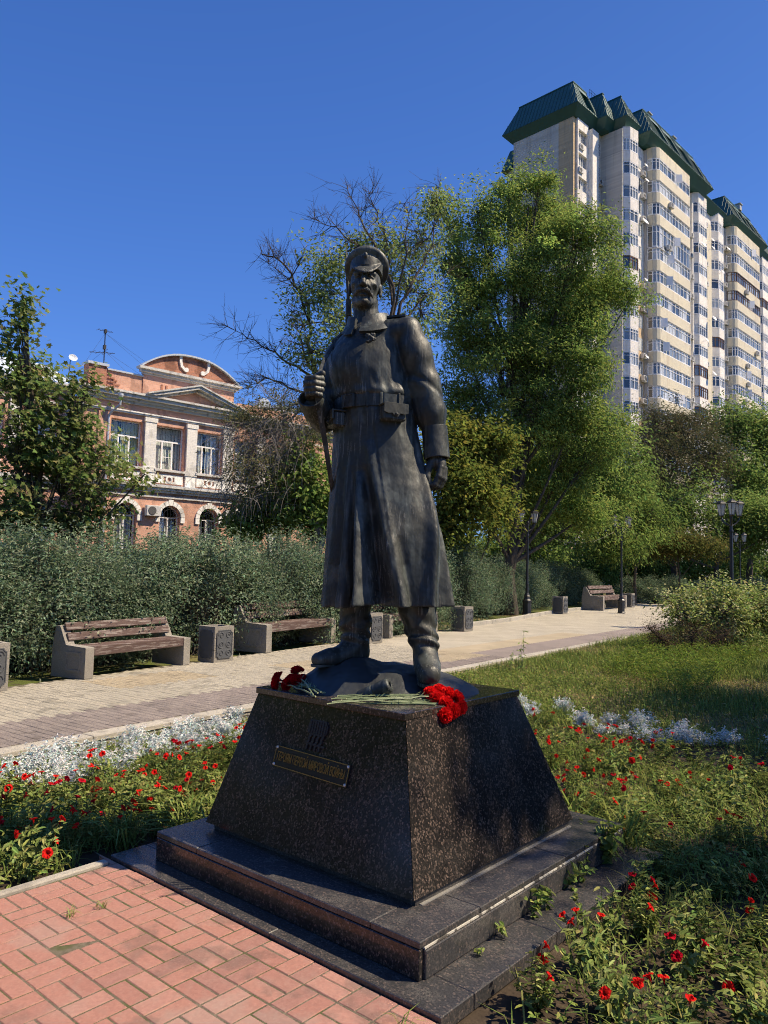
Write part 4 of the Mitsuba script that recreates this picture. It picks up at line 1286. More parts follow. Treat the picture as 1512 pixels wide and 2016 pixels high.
# half-dead juniper: leaning pale trunk, drooping bare twigs
jb = np.array([-1.77, 23, -0.1])
jl = [([(-1.77, 23, -0.1), (-1.95, 23, 2.7), (-2.6, 23.1, 4.9), (-3.1, 23.2, 6.2), (-3.3, 23.2, 6.9)], 0.16, 0.03), ([(-2.6, 23.1, 4.9), (-3.5, 22.9, 5.9), (-4.5, 22.8, 6.2)], 0.07, 0.012), ([(-2.3, 23.1, 4.0), (-3.2, 22.7, 5.0), (-4.2, 22.5, 5.1)], 0.06, 0.01), ([(-3.1, 23.2, 6.2), (-2.6, 23.3, 6.8), (-2.2, 23.3, 7.1)], 0.05, 0.01)]
jk = tree('juniper_tree', 'half dead leaning evergreen with drooping grey twigs, left of the bronze soldier', jb, JUN, G_JUN, 0.05, (0.10, 0.035), 260, 60, 0.24, 'lance', 'leaf_dull', 'bark_pale', seed=3, top=0.2, limbs=jl, twig=0.010, leafless=0.15, droop=0.3)
rng = np.random.default_rng(77)
ms = []
for k in range(900):
    lp = np.array([-2.3 - 2.6 * rng.random() ** 0.8, 23 + rng.normal(0, 0.6), 0])
    lp[2] = 6.5 - 0.25 * abs(lp[0] + 2.8) - 2.6 * rng.random() ** 1.3
    d = np.array([rng.normal(-0.15, 0.35), rng.normal(0, 0.35), -rng.uniform(0.3, 1.0)])
    ms.append(tube(bez(lp, lp + d, np.array([d[0] * 0.4, d[1] * 0.4, 0.15]), 4), np.linspace(0.009, 0.003, 4), 3, False))
put('dead_twigs', cat(ms), 'bark_pale', parent=jk, kind='stuff')

tree('maple_tree', 'young maple with broad lobed leaves in front of the brick building', (-7.9, 17, -0.1), MAPLE, G_MAP, 0.09, (0.125, 0.125), 900, 17, 0.20, 'maple', gaps=0.42, seed=4, shell=1.4, up=0.55, droop=0.35, top=0.72, twig=0.009, rnd=1.0)
tree('yellowing_tree', 'tree with yellow green leaves to the right of the greatcoat', (3.3, 30.5, -0.1), YELLOW, G_YEL, 0.11, (0.21, 0.105), 760, 26, 0.30, 'oval', seed=5, droop=0.3)
tree('ailanthus_tree', 'small tree with long feathery leaves behind the path lamps', (15.4, 46.5, -0.1), [(x * 1.28 + 0.6, y * 1.28, 1.84 + (z - 1.84) * 1.2, a * 1.15, b * 1.15) for x, y, z, a, b in AIL], G_DK[1:] + G_ASH[1:2], 0.09, (0.24, 0.06), 420, 46, 0.40, 'lance', seed=6, droop=0.6)
tree('dark_tree', 'dark leafy tree in the shade under the tall green tree', (8.4, 44, -0.1), DARK, G_DK, 0.28, (0.27, 0.13), 900, 46, 0.5, 'rhomb', 'leaf', seed=7)
tree('brownish_tree', 'brownish half dry tree at the foot of the apartment tower', (21.0, 56, -0.1), PINE, G_BRN, 0.26, (0.24, 0.07), 700, 48, 0.5, 'lance', 'leaf_dull', seed=8)
tree('green_tree', 'dark green tree at the right edge, below the tower balconies', (28.8, 60, -0.1), BACKR, G_DK, 0.28, (0.30, 0.14), 700, 46, 0.55, 'rhomb', seed=9)
tree('shade_tree', 'low dark tree behind the far lamps at the right', (23.0, 52, -0.1), UNDER, G_DK, 0.2, (0.26, 0.12), 620, 46, 0.5, 'rhomb', seed=10)
tree('sumac_tree', 'small tree with orange tinged leaves beyond the end of the path', (18.4, 47, -0.1), ORANGE, G_ORG, 0.07, (0.24, 0.06), 200, 40, 0.3, 'lance', 'leaf', seed=11, top=0.8)
tree('leafy_bush', 'bright green bush behind the hedge, left of the greatcoat', (-3.0, 23.8, -0.1), BUSH, G_ASH[:2] + G_DK[:1], 0.07, (0.17, 0.09), 420, 34, 0.28, 'oval', seed=12, category='bush')
# trees standing outside the picture on the right: their shade falls across the lawn and the bed
tree('shade_giving_tree', 'leafy tree on the lawn to the right, outside the view', (12.6, 9.0, -0.1), [(11.0, 8.4, 8.2, 1.7, 1.3), (12.6, 10.6, 8.8, 2.0, 1.5), (10.9, 9.6, 7.0, 1.4, 1.0), (13.4, 8.4, 9.8, 1.8, 1.4), (11.8, 11.4, 7.2, 1.6, 1.1), (10.3, 7.2, 7.6, 0.9, 0.8)], G_ASH, 0.2, (0.20, 0.09), 300, 28, 0.42, 'rhomb', seed=13)
tree('slender_tree', 'slender leafy tree to the right, outside the view', (11.8, 3.9, -0.1), [(8.55, 4.36, 9.9, 0.38, 0.62), (11.4, 4.3, 11.0, 0.5, 0.5)], G_ASH, 0.10, (0.20, 0.09), 60, 30, 0.24, 'rhomb', seed=14, gaps=0.05)
# trees and hedge going on outside the view, mirrored in the polished faces of the die
for i, (x, y, h_, r_) in enumerate(((-15, 3, 8.5, 2.6), (-17.5, -3, 10, 3.0), (-14.5, -9, 9, 2.8), (-10.5, -14, 10, 3.0), (-4.5, -17, 9.5, 3.0), (2.5, -18, 10, 3.2), (-21, 9, 10, 3.0), (-20, 2, 11, 3.2), (15.2, 1.8, 8.5, 2.6), (16.5, 7.5, 9.0, 2.4), (20, 3.5, 11, 2.8), (17.5, 4.8, 9.5, 2.4), (15.5, 13.5, 9.0, 2.2), (20, 9, 11, 3.0), (21, -3, 10, 3.0), (15, -12, 10, 3.0))):
    tree('park_tree', 'leafy park tree standing round the square, outside the view', (x, y, -0.1), [(x, y, h_ * 0.62, r_, h_ * 0.30), (x + 1.1, y - 0.8, h_ * 0.45, r_ * 0.8, h_ * 0.2), (x - 0.9, y + 1.2, h_ * 0.5, r_ * 0.8, h_ * 0.2), (x + 0.3, y + 0.2, h_ * 0.84, r_ * 0.6, h_ * 0.16)], G_DK, 0.2, (0.34, 0.18), 260, 30, 0.5, 'rhomb', seed=60 + i, group='park trees outside the view', twig=0)

# hedge of grey green shrubs behind the benches
G_HED = [(0.215, 0.285, 0.180), (0.175, 0.240, 0.142), (0.280, 0.340, 0.235), (0.130, 0.190, 0.100)]
HVAR = []


def hedge_variant(seed):
    """(branch mesh, leaf mesh, colours) of a shrub about 2.7 m high standing at the origin"""
    rng = np.random.default_rng(seed)
    lob = [(0, 0, 1.25, 1.05, 1.15), (0.45, -0.35, 0.8, 0.75, 0.75), (-0.5, -0.25, 0.9, 0.75, 0.8), (0.1, 0.2, 2.0, 0.75, 0.62), (-0.35, 0.1, 1.85, 0.6, 0.6), (0.4, 0.15, 1.7, 0.6, 0.6), (0.0, -0.6, 1.2, 0.65, 0.7)]
    lob = [tuple(np.array(l) + np.concatenate([rng.normal(0, 0.10, 3), np.zeros(2)])) for l in lob]
    P, O, tb = [], [], []
    for x, y, z, rx, rz in lob:
        m = int(95 * rx * rz + 40)
        d = rng.normal(0, 1, (m, 3))
        d /= np.linalg.norm(d, axis=1, keepdims=True)
        q = np.array([x, y, z]) + d * np.array([rx, rx, rz]) * (rng.random((m, 1)) ** 0.22) * (1 + 0.07 * rng.normal(0, 1, (m, 1)))
        P.append(q)
        O.append(d)
    P, O = np.vstack(P), np.vstack(O)
    ok = P[:, 2] > 0.08
    P, O = P[ok], O[ok]
    for x in P[::5]:
        b = np.array([rng.normal(0, 0.15), rng.normal(0, 0.15), 0])
        tb.append(tube(bez(b, x, np.array([x[0] * 0.1, x[1] * 0.1, 0.2]), 4), np.linspace(0.014, 0.004, 4), 3, False))
    # shoots standing out of the surface
    sh = P[rng.integers(0, len(P), 90)]
    k = 23
    idx = np.repeat(np.arange(len(P)), k)
    pos = P[idx] + rng.normal(0, 0.105, (len(idx), 3))
    # leaves along the shoots
    dirs = rng.normal(0, 0.35, (90, 3)) + np.array([0, 0, 0.9]) + (sh - [0, 0, 1.1]) * 0.3
    ts = rng.random((90, 10))
    pos2 = (sh[:, None] + dirs[:, None] * ts[..., None] * 0.42).reshape(-1, 3)
    pos = np.vstack([pos, pos2])
    out = np.vstack([O[idx] + rng.normal(0, 0.4, (len(idx), 3)), rng.normal(0, 1, (len(pos2), 3))])
    pos[:, 2] = np.maximum(pos[:, 2], 0.05)
    tone = rng.normal(1, 0.15, len(P)).clip(0.6, 1.5)
    col = leaf_colours(rng, len(pos), G_HED)
    col[:len(idx)] *= tone[idx][:, None]
    m, vc = leaf_cloud(rng, pos, out, 0.080, 0.031, col, 'lance', 0.45, 0.2, 1.0, 0.7)
    return mikit.ply(cat(tb), 'bark', smooth=60), mikit.ply(m, 'leaf_dull', color=vc)


HVAR = [hedge_variant(40 + i) for i in range(4)]


def shrub(x, y, z, s, rot, v, label, group='grey green shrubs of the hedge', sz=1.0, name='hedge_shrub'):
    k = thing(name, label, 'shrub', group)
    M = T().translate([x, y, z]) @ T().rotate([0, 0, 1], rot) @ T().scale([s, s, s * sz])
    b, l = HVAR[v % 4]
    put('stem', None, None, parent=k, ply=b, to_world=M)
    put('foliage', None, None, parent=k, ply=l, to_world=M)


rng = np.random.default_rng(21)
ORD = ['first', 'second', 'third', 'fourth', 'fifth', 'sixth', 'seventh', 'eighth', 'ninth', 'tenth', 'eleventh', 'twelfth', 'thirteenth', 'fourteenth', 'fifteenth', 'sixteenth', 'seventeenth', 'eighteenth']
OUTL = 'grey green shrub of the hedge left of the picture, outside the view'
n_ = 0
for i, s in enumerate(np.arange(-17.0, 17.5, 1.28)):
    w = 5.50 + 0.035 * max(0, s) + rng.normal(0, 0.20)
    x, y = K0 + KD * s + KN * w
    seen = x / y > -0.56
    lab = f'{ORD[n_]} grey green shrub from the left in the front hedge row behind the benches' if seen else OUTL
    n_ += seen
    shrub(x, y, -0.1, (0.98 + 0.008 * s) * (1 + rng.normal(0, 0.10)), rng.uniform(0, 360), i, lab, 'shrubs of the front hedge row' if seen else 'hedge shrubs outside the view', sz=0.90 + rng.normal(0, 0.09))
n_ = 0
for i, s in enumerate(np.arange(-3.0, 17.5, 1.7)):
    x, y = K0 + KD * s + KN * (6.9 + rng.normal(0, 0.15))
    seen = x / y > -0.56
    lab = f'{ORD[n_]} shrub from the left in the rear hedge row, nearer the brick building' if seen else OUTL
    n_ += seen
    shrub(x, y, -0.1, 1.05 + rng.normal(0, 0.05), rng.uniform(0, 360), i + 1, lab, 'shrubs of the rear hedge row' if seen else 'hedge shrubs outside the view', sz=0.92)
fn_i = 0
for x, y, s in ((2.6, 27.3, 1.12), (3.9, 28.9, 1.15), (3.0, 29.8, 1.15), (5.2, 31.4, 1.05), (4.3, 32.6, 1.1), (6.2, 33.6, 1.0), (7.0, 35.6, 1.0), (7.9, 37.6, 1.0), (9.0, 39.8, 1.0), (10.2, 42.2, 1.0), (11.6, 44.6, 1.0), (13.0, 47.0, 0.95), (14.2, 48.2, 0.8)):
    shrub(x - 1.0, y + 0.75, -0.1, s, rng.uniform(0, 360), int(rng.integers(4)), f'{ORD[fn_i]} grey green shrub from the greatcoat on the planted strip behind lamps and far bench', 'shrubs on the far planted strip')
    fn_i += 1
for i in range(16):
    f = i / 15
    shrub(16.5 + 22 * f, 50 + 3 * f + rng.normal(0, 0.3), -0.1, 0.95 + rng.normal(0, 0.05), rng.uniform(0, 360), i, 'dark shrub of the low hedge across the end of the path', 'low hedge across the end of the path', 0.75)

for i in range(12):  # unseen hedge, added to block low sky from the die's reflection
    shrub(13.6 + 0.9 * math.sin(i), -4 + 1.45 * i, -0.1, 1.1, rng.uniform(0, 360), i, 'grey green shrub of an added hedge right of the lawn, outside the view', 'hedge shrubs outside the view')
for i, (x, y) in enumerate(((3.5, 49), (7.0, 51), (10.5, 52.5), (0.5, 44), (18.5, 60), (22.5, 62), (26.5, 63), (31, 64.5), (35.5, 65), (40, 66), (14.5, 56))):
    tree('dark_bush', 'leafy bush among the trees beyond the lamps, low down towards the tower', (x, y, -0.1), [(x, y, 2.0, 2.6, 2.2), (x + 1.2, y + 0.5, 3.2, 1.8, 1.4), (x - 1.4, y - 0.3, 2.8, 1.7, 1.5)], G_DK, 0.12, (0.30, 0.15), 220, 40, 0.45, 'rhomb', seed=80 + i, group='bushes beyond the lamps', twig=0, category='bush')
# ------------------------------------------------------------------ granite pedestal
def granite(seed, warm, dark=((0.009, 0.0085, 0.0085), (0.028, 0.025, 0.023)), flk=((0.036, 0.030, 0.027), (0.165, 0.123, 0.101)), lo=0.50, dust=0.10):
    def fn(p, n, uv):
        x, y, z = p.x * 62 + seed, p.y * 62 + seed, p.z * 62
        ax = dr.abs(n.x)
        # cells of feldspar on whatever plane the face lies in
        up = dr.abs(n.z) > 0.8
        hx = (p.x * float(E1[0]) + p.y * float(E1[1]))
        hy = (p.x * float(E2[0]) + p.y * float(E2[1]))
        face = dr.abs(n.x * float(E1[0]) + n.y * float(E1[1])) > dr.abs(n.x * float(E2[0]) + n.y * float(E2[1]))
        u = dr.select(up, hx, dr.select(face, hy, hx))
        v = dr.select(up, hy, p.z)
        wx = u * 118 + 0.8 * noise(u * 80, v * 80, seed)
        wy = v * 96 + 0.8 * noise(u * 80, v * 80, seed + 5.0)
        d1, d2, r = voronoi(wx, wy)
        edge = d2 - d1
        big = fbm(u * 6, v * 6, seed, octaves=3)
        fleck = smoothstep(lo, lo + 0.12, r + 0.7 * (big - 0.5)) * smoothstep(0.06, 0.24, edge)
        c = mix(v3(dark[0]), v3(dark[1]), fbm(u * 190, v * 190, seed, octaves=2))
        q = cell_rand(r * 977, 1.0, 2.0)
        pink = mix(v3(flk[0]), v3(flk[1]), q * q)
        c = mix(c, pink, fleck * warm)
        du = smoothstep(0.55, 0.75, fbm(u * 9, v * 9, seed + 3, octaves=5)) * smoothstep(0.35, 0.65, noise(u * 260, v * 260, 1.0))
        return mix(c, v3((0.135, 0.128, 0.115)), du * dust)
    return fn


bsdf('granite', {'type': 'twosided', 'b': {'type': 'principled', 'base_color': proc(granite(3.0, 0.95)), 'roughness': 0.13, 'specular': 0.5}})
bsdf('granite_worn_skylit', {'type': 'twosided', 'b': {'type': 'principled', 'base_color': proc(granite(11.0, 0.75, ((0.022, 0.0225, 0.024), (0.055, 0.055, 0.057)), ((0.060, 0.054, 0.052), (0.15, 0.120, 0.105)), 0.56, 0.5)), 'roughness': 0.27, 'specular': 0.5}})  # worn, dusty granite, with pale bluish sky light painted into its colour


def f_grout(p, n, uv):
    g = fbm(p.x * 30, p.y * 30, p.z * 30, octaves=4)
    return mix(v3((0.46, 0.445, 0.385)), v3((0.09, 0.085, 0.075)), smoothstep(0.50, 0.66, g))


plain('grout', proc(f_grout), 0.9, 0.2)
plain('grout_grey', (0.20, 0.195, 0.18), 0.9, 0.2)

pedestal = thing('pedestal', 'dark speckled granite pedestal with sloping sides and a lettered plaque, under the bronze soldier', 'pedestal')
H0, H1, H2, H3, H4 = 0.0, 0.172, 0.2137, 1.016, 1.056
S1A, S1B = 1.114, 1.034
FA0, FB0, FA1, FB1 = 0.857, 0.836, 0.594, 0.612
OB = (-0.0186, 0.0228)
OT = (-0.0477, 0.0576)


def pslab(a0, a1, b0, b1, z0, z1, name='slab', mat='granite', c=0.004):
    return put(name, moved(cbox(a0, a1, b0, b1, z0, z1, c), PEDM), mat, parent=pedestal)


# base apron: slabs lying on the ground round the step
g = 0.002
pslab(-1.263, -S1A + 0.10, -1.262, -0.20, -0.075, 0.0, 'base_slab', 'granite_worn_skylit')
pslab(-1.263, -S1A + 0.10, -0.197, 1.305, -0.075, 0.0, 'base_slab', 'granite_worn_skylit')
pslab(-S1A + 0.103, -0.25, -1.262, -S1B + 0.1, -0.075, -0.002, 'base_slab', 'granite_worn_skylit')
pslab(-0.247, 0.62, -1.262, -S1B + 0.1, -0.075, -0.001, 'base_slab', 'granite_worn_skylit')
pslab(0.623, 1.262, -1.262, -S1B + 0.1, -0.075, -0.003, 'base_slab', 'granite_worn_skylit')
pslab(1.0, 1.262, -0.93, 1.305, -0.075, -0.002, 'base_slab', 'granite_worn_skylit')
pslab(-1.01, 1.0, 0.95, 1.305, -0.075, -0.002, 'base_slab', 'granite_worn_skylit')
# step: core, facing slabs, top slabs
put('core', moved(box(-1.04, 1.04, -0.95, 0.95, -0.07, 0.130), PEDM), 'grout', parent=pedestal)
pslab(-S1A, -S1A + 0.03, -S1B + 0.002, S1B, 0.001, 0.136, 'riser_slab', 'granite')
rb = [(-S1A + 0.034, 0.05, -0.012), (0.054, S1A, -0.008)]
for a0, a1, d in rb:
    pslab(a0, a1, -S1B + d, -S1B + 0.03 + d, 0.001, 0.128, 'riser_slab', 'granite_worn_skylit')
pslab(S1A - 0.03, S1A, -S1B + 0.04, S1B, 0.001, 0.134, 'riser_slab', 'granite_worn_skylit')
pslab(-S1A + 0.034, S1A - 0.034, S1B - 0.03, S1B, 0.001, 0.134, 'riser_slab', 'granite_worn_skylit')
put('mortar_bed', moved(box(-S1A + 0.036, S1A - 0.006, -S1B - 0.004, S1B - 0.03, 0.131, 0.1395), PEDM), 'grout', parent=pedestal)
# top slabs of the step: two along the plaque side, three along the other
pslab(-S1A, -FA0 + 0.1, -0.736, 0.62, 0.140, H1, 'step_slab', 'granite_worn_skylit')
pslab(-S1A, -FA0 + 0.1, 0.623, S1B, 0.140, H1, 'step_slab', 'granite_worn_skylit')
pslab(-S1A, -FA0 + 0.235, -S1B, -0.739, 0.140, H1, 'step_slab', 'granite_worn_skylit')
pslab(-FA0 + 0.239, 0.30, -S1B, -0.739, 0.140, H1 - 0.002, 'step_slab', 'granite_worn_skylit')
pslab(0.303, S1A, -S1B, -0.739, 0.140, H1 - 0.001, 'step_slab', 'granite_worn_skylit')
pslab(0.75, S1A, -0.736, S1B, 0.140, H1, 'step_slab', 'granite_worn_skylit')
pslab(-0.754, 0.747, 0.70, S1B, 0.140, H1, 'step_slab', 'granite_worn_skylit')
# recessed foot of the die and its fillet of mortar
put('fillet', moved(box(-FA0 + 0.05, FA0 - 0.05, -FB0 + 0.020, -FB0 + 0.05, H1 - 0.02, H1 + 0.004), PEDM), 'grout_grey', parent=pedestal)
put('foot', moved(box(-FA0 + 0.018, FA0 - 0.045, -FB0 + 0.040, FB0 - 0.02, H1 + 0.001, H2 + 0.01), PEDM), 'granite_worn_skylit', parent=pedestal)


# sloping faces of the die, each its own slab; bevelled joint at the corner
def die_pt(a, b, t):
    fa, fb = FA0 + (FA1 - FA0) * t, FB0 + (FB1 - FB0) * t
    ox, oy = OB[0] + (OT[0] - OB[0]) * t, OB[1] + (OT[1] - OB[1]) * t
    return np.array([ox + a * fa, oy + b * fb, H2 + (H3 - H2) * t])


for ca, cb in (((-1, -1), (-1, 1)), ((-1, -1), (1, -1)), ((1, -1), (1, 1)), ((1, 1), (-1, 1))):
    q = [die_pt(*ca, 0), die_pt(*cb, 0), die_pt(*cb, 1), die_pt(*ca, 1)]
    cen = np.mean(q, 0)
    ax = (q[1] - q[0]) / np.linalg.norm(q[1] - q[0])
    q2 = [q[0] + ax * 0.002, q[1] - ax * 0.002, q[2] - ax * 0.002, q[3] + ax * 0.002]
    inner = [p * np.array([0.93, 0.93, 1]) + np.array([0, 0, 0]) for p in q2]
    put('die_slab', moved(hull(q2 + inner), PEDM), 'granite', parent=pedestal)
put('cap_slab', moved(cbox(OT[0] - 0.6118, OT[0] + 0.6118, OT[1] - 0.6167, OT[1] + 0.6167, H3 + 0.001, H4, 0.004), PEDM), 'granite', parent=pedestal)
# ------------------------------------------------------------------ bronze soldier
def f_bronze(p, n, uv):
    big = fbm(p.x * 3.1, p.y * 3.1, p.z * 2.1, octaves=4)
    st = fbm(p.x * 42, p.y * 42, p.z * 2.6, octaves=3)
    st2 = noise(p.x * 150, p.y * 150, p.z * 5.0)
    fine = fbm(p.x * 60, p.y * 60, p.z * 60, octaves=3)
    c = mix(v3((0.022, 0.028, 0.028)), v3((0.034, 0.037, 0.033)), smoothstep(0.40, 0.62, big))
    c = mix(c, v3((0.110, 0.130, 0.118)), smoothstep(0.48, 0.78, st) * 0.5)
    c = mix(c, v3((0.22, 0.225, 0.20)), smoothstep(0.70, 0.86, st2) * smoothstep(0.42, 0.6, big + 0.3 * st - 0.12) * 0.5)
    c = mix(c, v3((0.135, 0.155, 0.142)), smoothstep(0.55, 0.75, fbm(p.x * 7.3, p.y * 7.3, p.z * 5.0, octaves=4)) * 0.45)
    return c * (0.72 + 0.56 * fine)


def r_bronze(p, n, uv):
    return 0.40 + 0.26 * fbm(p.x * 13, p.y * 13, p.z * 8, octaves=3)


def h_bronze(p, n, uv):
    return 0.0045 * fbm(p.x * 17, p.y * 17, p.z * 11, octaves=2) + 0.0012 * fbm(p.x * 90, p.y * 90, p.z * 40, octaves=2)


bsdf('bronze', {'type': 'twosided', 'b': {'type': 'bumpmap', 'arbitrary': proc(h_bronze), 'scale': 1.0,
     'b': {'type': 'principled', 'base_color': proc(f_bronze), 'roughness': proc(r_bronze), 'specular': 0.5, 'metallic': 0.10}}})


def f_mound(p, n, uv):
    g = fbm(p.x * 9, p.y * 9, p.z * 9, octaves=4)
    return mix(v3((0.026, 0.030, 0.034)), v3((0.062, 0.070, 0.073)), g)


bsdf('bronze_ground', {'type': 'twosided', 'b': {'type': 'bumpmap', 'arbitrary': proc(h_bronze), 'scale': 1.6,
     'b': {'type': 'principled', 'base_color': proc(f_mound), 'roughness': 0.5, 'specular': 0.6, 'metallic': 0.3}}})


def smin(a, b, k):
    h = np.clip(0.5 + 0.5 * (b - a) / k, 0, 1)
    return b * (1 - h) + a * h - k * h * (1 - h)


def smax(a, b, k):
    return -smin(-a, -b, k)


def s_cap(P, a, b, ra, rb):
    a, b = np.asarray(a, float), np.asarray(b, float)
    d = b - a
    q = [P[k] - a[k] for k in range(3)]
    t = np.clip((q[0] * d[0] + q[1] * d[1] + q[2] * d[2]) / (d @ d), 0, 1)
    return np.sqrt(sum((q[k] - t * d[k]) ** 2 for k in range(3))) - (ra + (rb - ra) * t)


def s_chain(P, pts, rad, k=0.02):
    out = None
    for i in range(len(pts) - 1):
        d = s_cap(P, pts[i], pts[i + 1], rad[i], rad[i + 1])
        out = d if out is None else smin(out, d, k)
    return out


def s_ell(P, c, r):
    q = [(P[k] - c[k]) for k in range(3)]
    k0 = np.sqrt(sum((q[k] / r[k]) ** 2 for k in range(3)))
    k1 = np.sqrt(sum((q[k] / r[k] ** 2) ** 2 for k in range(3))) + 1e-9
    return k0 * (k0 - 1) / k1


def local(P, o, yaw, pitch=0.0, roll=0.0):
    """coordinates (to the viewer's right, towards the front, up) of a frame turned by yaw to the viewer's left"""
    x, y, z = P[0] - o[0], P[1] - o[1], P[2] - o[2]
    c, s = math.cos(yaw), math.sin(yaw)
    a, b = x * c - y * s, -x * s - y * c
    c, s = math.cos(pitch), math.sin(pitch)
    b, z = b * c - z * s, b * s + z * c
    c, s = math.cos(roll), math.sin(roll)
    return a * c - z * s, b, a * s + z * c


soldier = thing('soldier_statue', 'tall dark bronze statue of a moustached soldier in long greatcoat and peaked cap', 'statue')

# body of the greatcoat: centre, half-width seen from the front, ratio of depth to width, by height
BZ = np.array([1.55, 1.60, 1.74, 1.905, 2.074, 2.243, 2.414, 2.585, 2.757, 2.87, 2.93, 2.98, 3.035, 3.139, 3.26, 3.34, 3.42, 3.50])
BX = np.array([0.016, 0.015, 0.010, -0.002, -0.014, -0.028, -0.044, -0.062, -0.078, -0.080, -0.084, -0.092, -0.104, -0.124, -0.140, -0.140, -0.130, -0.120])
BW = np.array([0.396, 0.392, 0.376, 0.360, 0.344, 0.326, 0.306, 0.292, 0.280, 0.278, 0.270, 0.276, 0.276, 0.272, 0.262, 0.235, 0.180, 0.110])
BK = np.array([0.86, 0.86, 0.85, 0.84, 0.83, 0.82, 0.81, 0.80, 0.79, 0.80, 0.82, 0.82, 0.81, 0.78, 0.74, 0.74, 0.78, 0.85])
BYAW = math.radians(26)


def coat_R(th, z):
    """radius of the coat in the direction th (0 = the body's front, positive to the viewer's right) at height z"""
    w, k = np.interp(z, BZ, BW), np.interp(z, BZ, BK)
    A = w / np.sqrt(math.cos(BYAW) ** 2 + k ** 2 * math.sin(BYAW) ** 2)
    B = A * k
    R = 1 / np.sqrt((np.sin(th) / A) ** 2 + (np.cos(th) / B) ** 2)
    deg = np.degrees(th)
    # hanging folds: (angle at the hem, angle at the top, height of the top, depth at the hem, half-width in degrees)
    low = np.clip((2.93 - z) / (2.93 - 1.58), 0, 1)
    for ab, at_, zt, am, wd in FOLDS:
        t = np.clip((zt - z) / (zt - 1.58), 0, 1)
        d = (deg - (at_ + (ab - at_) * t) + 180) % 360 - 180
        s = t ** 0.65 * am
        # steep on one side, soft on the other
        R = R + s * np.exp(-(np.abs(d) / np.where(d < 0, wd * 0.55, wd * 1.35)) ** 1.8)
    # overlapping front edge of the coat
    e = (deg - (24 + 16 * low) + 180) % 360 - 180
    R = R + 0.008 * np.clip(e / 2.0 + 0.5, 0, 1) * (e < 90) * np.clip((2.88 - z) / 0.1, 0, 1)
    # blouse over the belt, hips under it
    R = R + 0.010 * np.exp(-((z - 2.995) / 0.030) ** 2) * (1 + 0.5 * np.sin(deg * 0.21 + 1)) - 0.012 * np.exp(-((z - 2.93) / 0.028) ** 2)
    # small gathers above and below the belt
    g = np.exp(-((z - 2.86) / 0.10) ** 2) + 0.8 * np.exp(-((z - 3.03) / 0.06) ** 2)
    R = R + 0.005 * g * np.sin(deg * 0.33 + 6 * (z - 2.9)) * np.cos(deg * 0.11 + 2)
    # thigh and knee pressing forward on the viewer's right
    R = R + 0.045 * np.exp(-((deg - 78) / 26) ** 2) * np.exp(-((z - 2.12) / 0.32) ** 2)
    return R


FOLDS = [(1, -4, 2.46, 0.125, 6), (40, 14, 2.66, 0.088, 9), (66, 92, 2.80, 0.080, 9), (-24, -18, 2.6, 0.055, 7), (-48, -40, 2.7, 0.045, 8), (-78, -70, 2.7, 0.045, 8),
         (98, 112, 2.4, 0.075, 8), (128, 130, 2.6, 0.05, 9), (158, 156, 2.6, 0.05, 9), (-108, -105, 2.6, 0.05, 9), (-140, -138, 2.6, 0.05, 9), (-168, -170, 2.6, 0.05, 8),
         (22, 6, 2.50, -0.100, 9), (-13, -14, 2.50, -0.070, 5), (82, 102, 2.40, -0.085, 6), (53, 44, 2.05, -0.045, 5), (-37, -30, 2.5, -0.03, 5)]
BY0 = 5.08


def s_coat(X, Y, Z):
    P = (X, Y, Z)
    cx = np.interp(Z, BZ, BX)
    x, y = X - cx, Y - BY0
    c, s = math.cos(BYAW), math.sin(BYAW)
    a, b = x * c - y * s, -x * s - y * c
    th, r = np.arctan2(a, b), np.hypot(a, b)
    d = (r - coat_R(th, Z)) * 0.8
    d = smax(d, Z - 3.47, 0.05)
    sh = smin(s_cap(P, (-0.15, 5.09, 3.400), (-0.345, 5.17, 3.285), 0.112, 0.092), s_cap(P, (-0.12, 5.07, 3.405), (0.100, 4.965, 3.425), 0.112, 0.090), 0.03)
    d = smin(d, sh, 0.05)
    # chest
    d = smin(d, s_ell(P, (-0.200, 4.985, 3.18), (0.18, 0.13, 0.17)), 0.08)
    # sleeve on the viewer's right, hanging
    wr = 0.008 * np.exp(-((Z - 3.075 + 0.55 * (X - 0.24) + 0.3 * (Y - 4.86)) / 0.022) ** 2) - 0.003 * np.exp(-((Z - 3.03 + 0.4 * (X - 0.24)) / 0.03) ** 2) + 0.0012 * np.sin(Z * 41 - X * 60 + Y * 30)
    la = s_chain(P, [(0.129, 4.960, 3.431), (0.186, 4.965, 3.263), (0.245, 4.980, 3.061), (0.288, 4.980, 2.889), (0.318, 4.970, 2.771)], [0.093, 0.0915, 0.0935, 0.089, 0.074], 0.10) + wr
    # sleeve on the viewer's left: upper arm down, forearm raised to the strap
    wr2 = 0.006 * np.sin(Z * 70 + Y * 40) * np.exp(-((Z - 2.9) / 0.12) ** 2)
    ra = s_chain(P, [(-0.345, 5.175, 3.31), (-0.395, 5.15, 3.10), (-0.428, 5.11, 2.85)], [0.090, 0.083, 0.088], 0.04)
    rf = s_chain(P, [(-0.430, 5.10, 2.838), (-0.470, 4.955, 2.885)], [0.088, 0.080], 0.04)
    ra = smin(ra, rf, 0.03) + wr2
    d = smin(smin(d, ra, 0.014), la, 0.006)
    # open hem: hollow from below
    inner = smax((r - coat_R(th, Z) + 0.030) * 0.8, Z - 1.72, 0.02)
    d = np.maximum(d, -inner)
    hem = 1.598 + 0.035 * X + 0.010 * np.sin(th * 3 + 0.6) + 0.006 * np.sin(th * 7)
    return np.maximum(d, hem - Z)


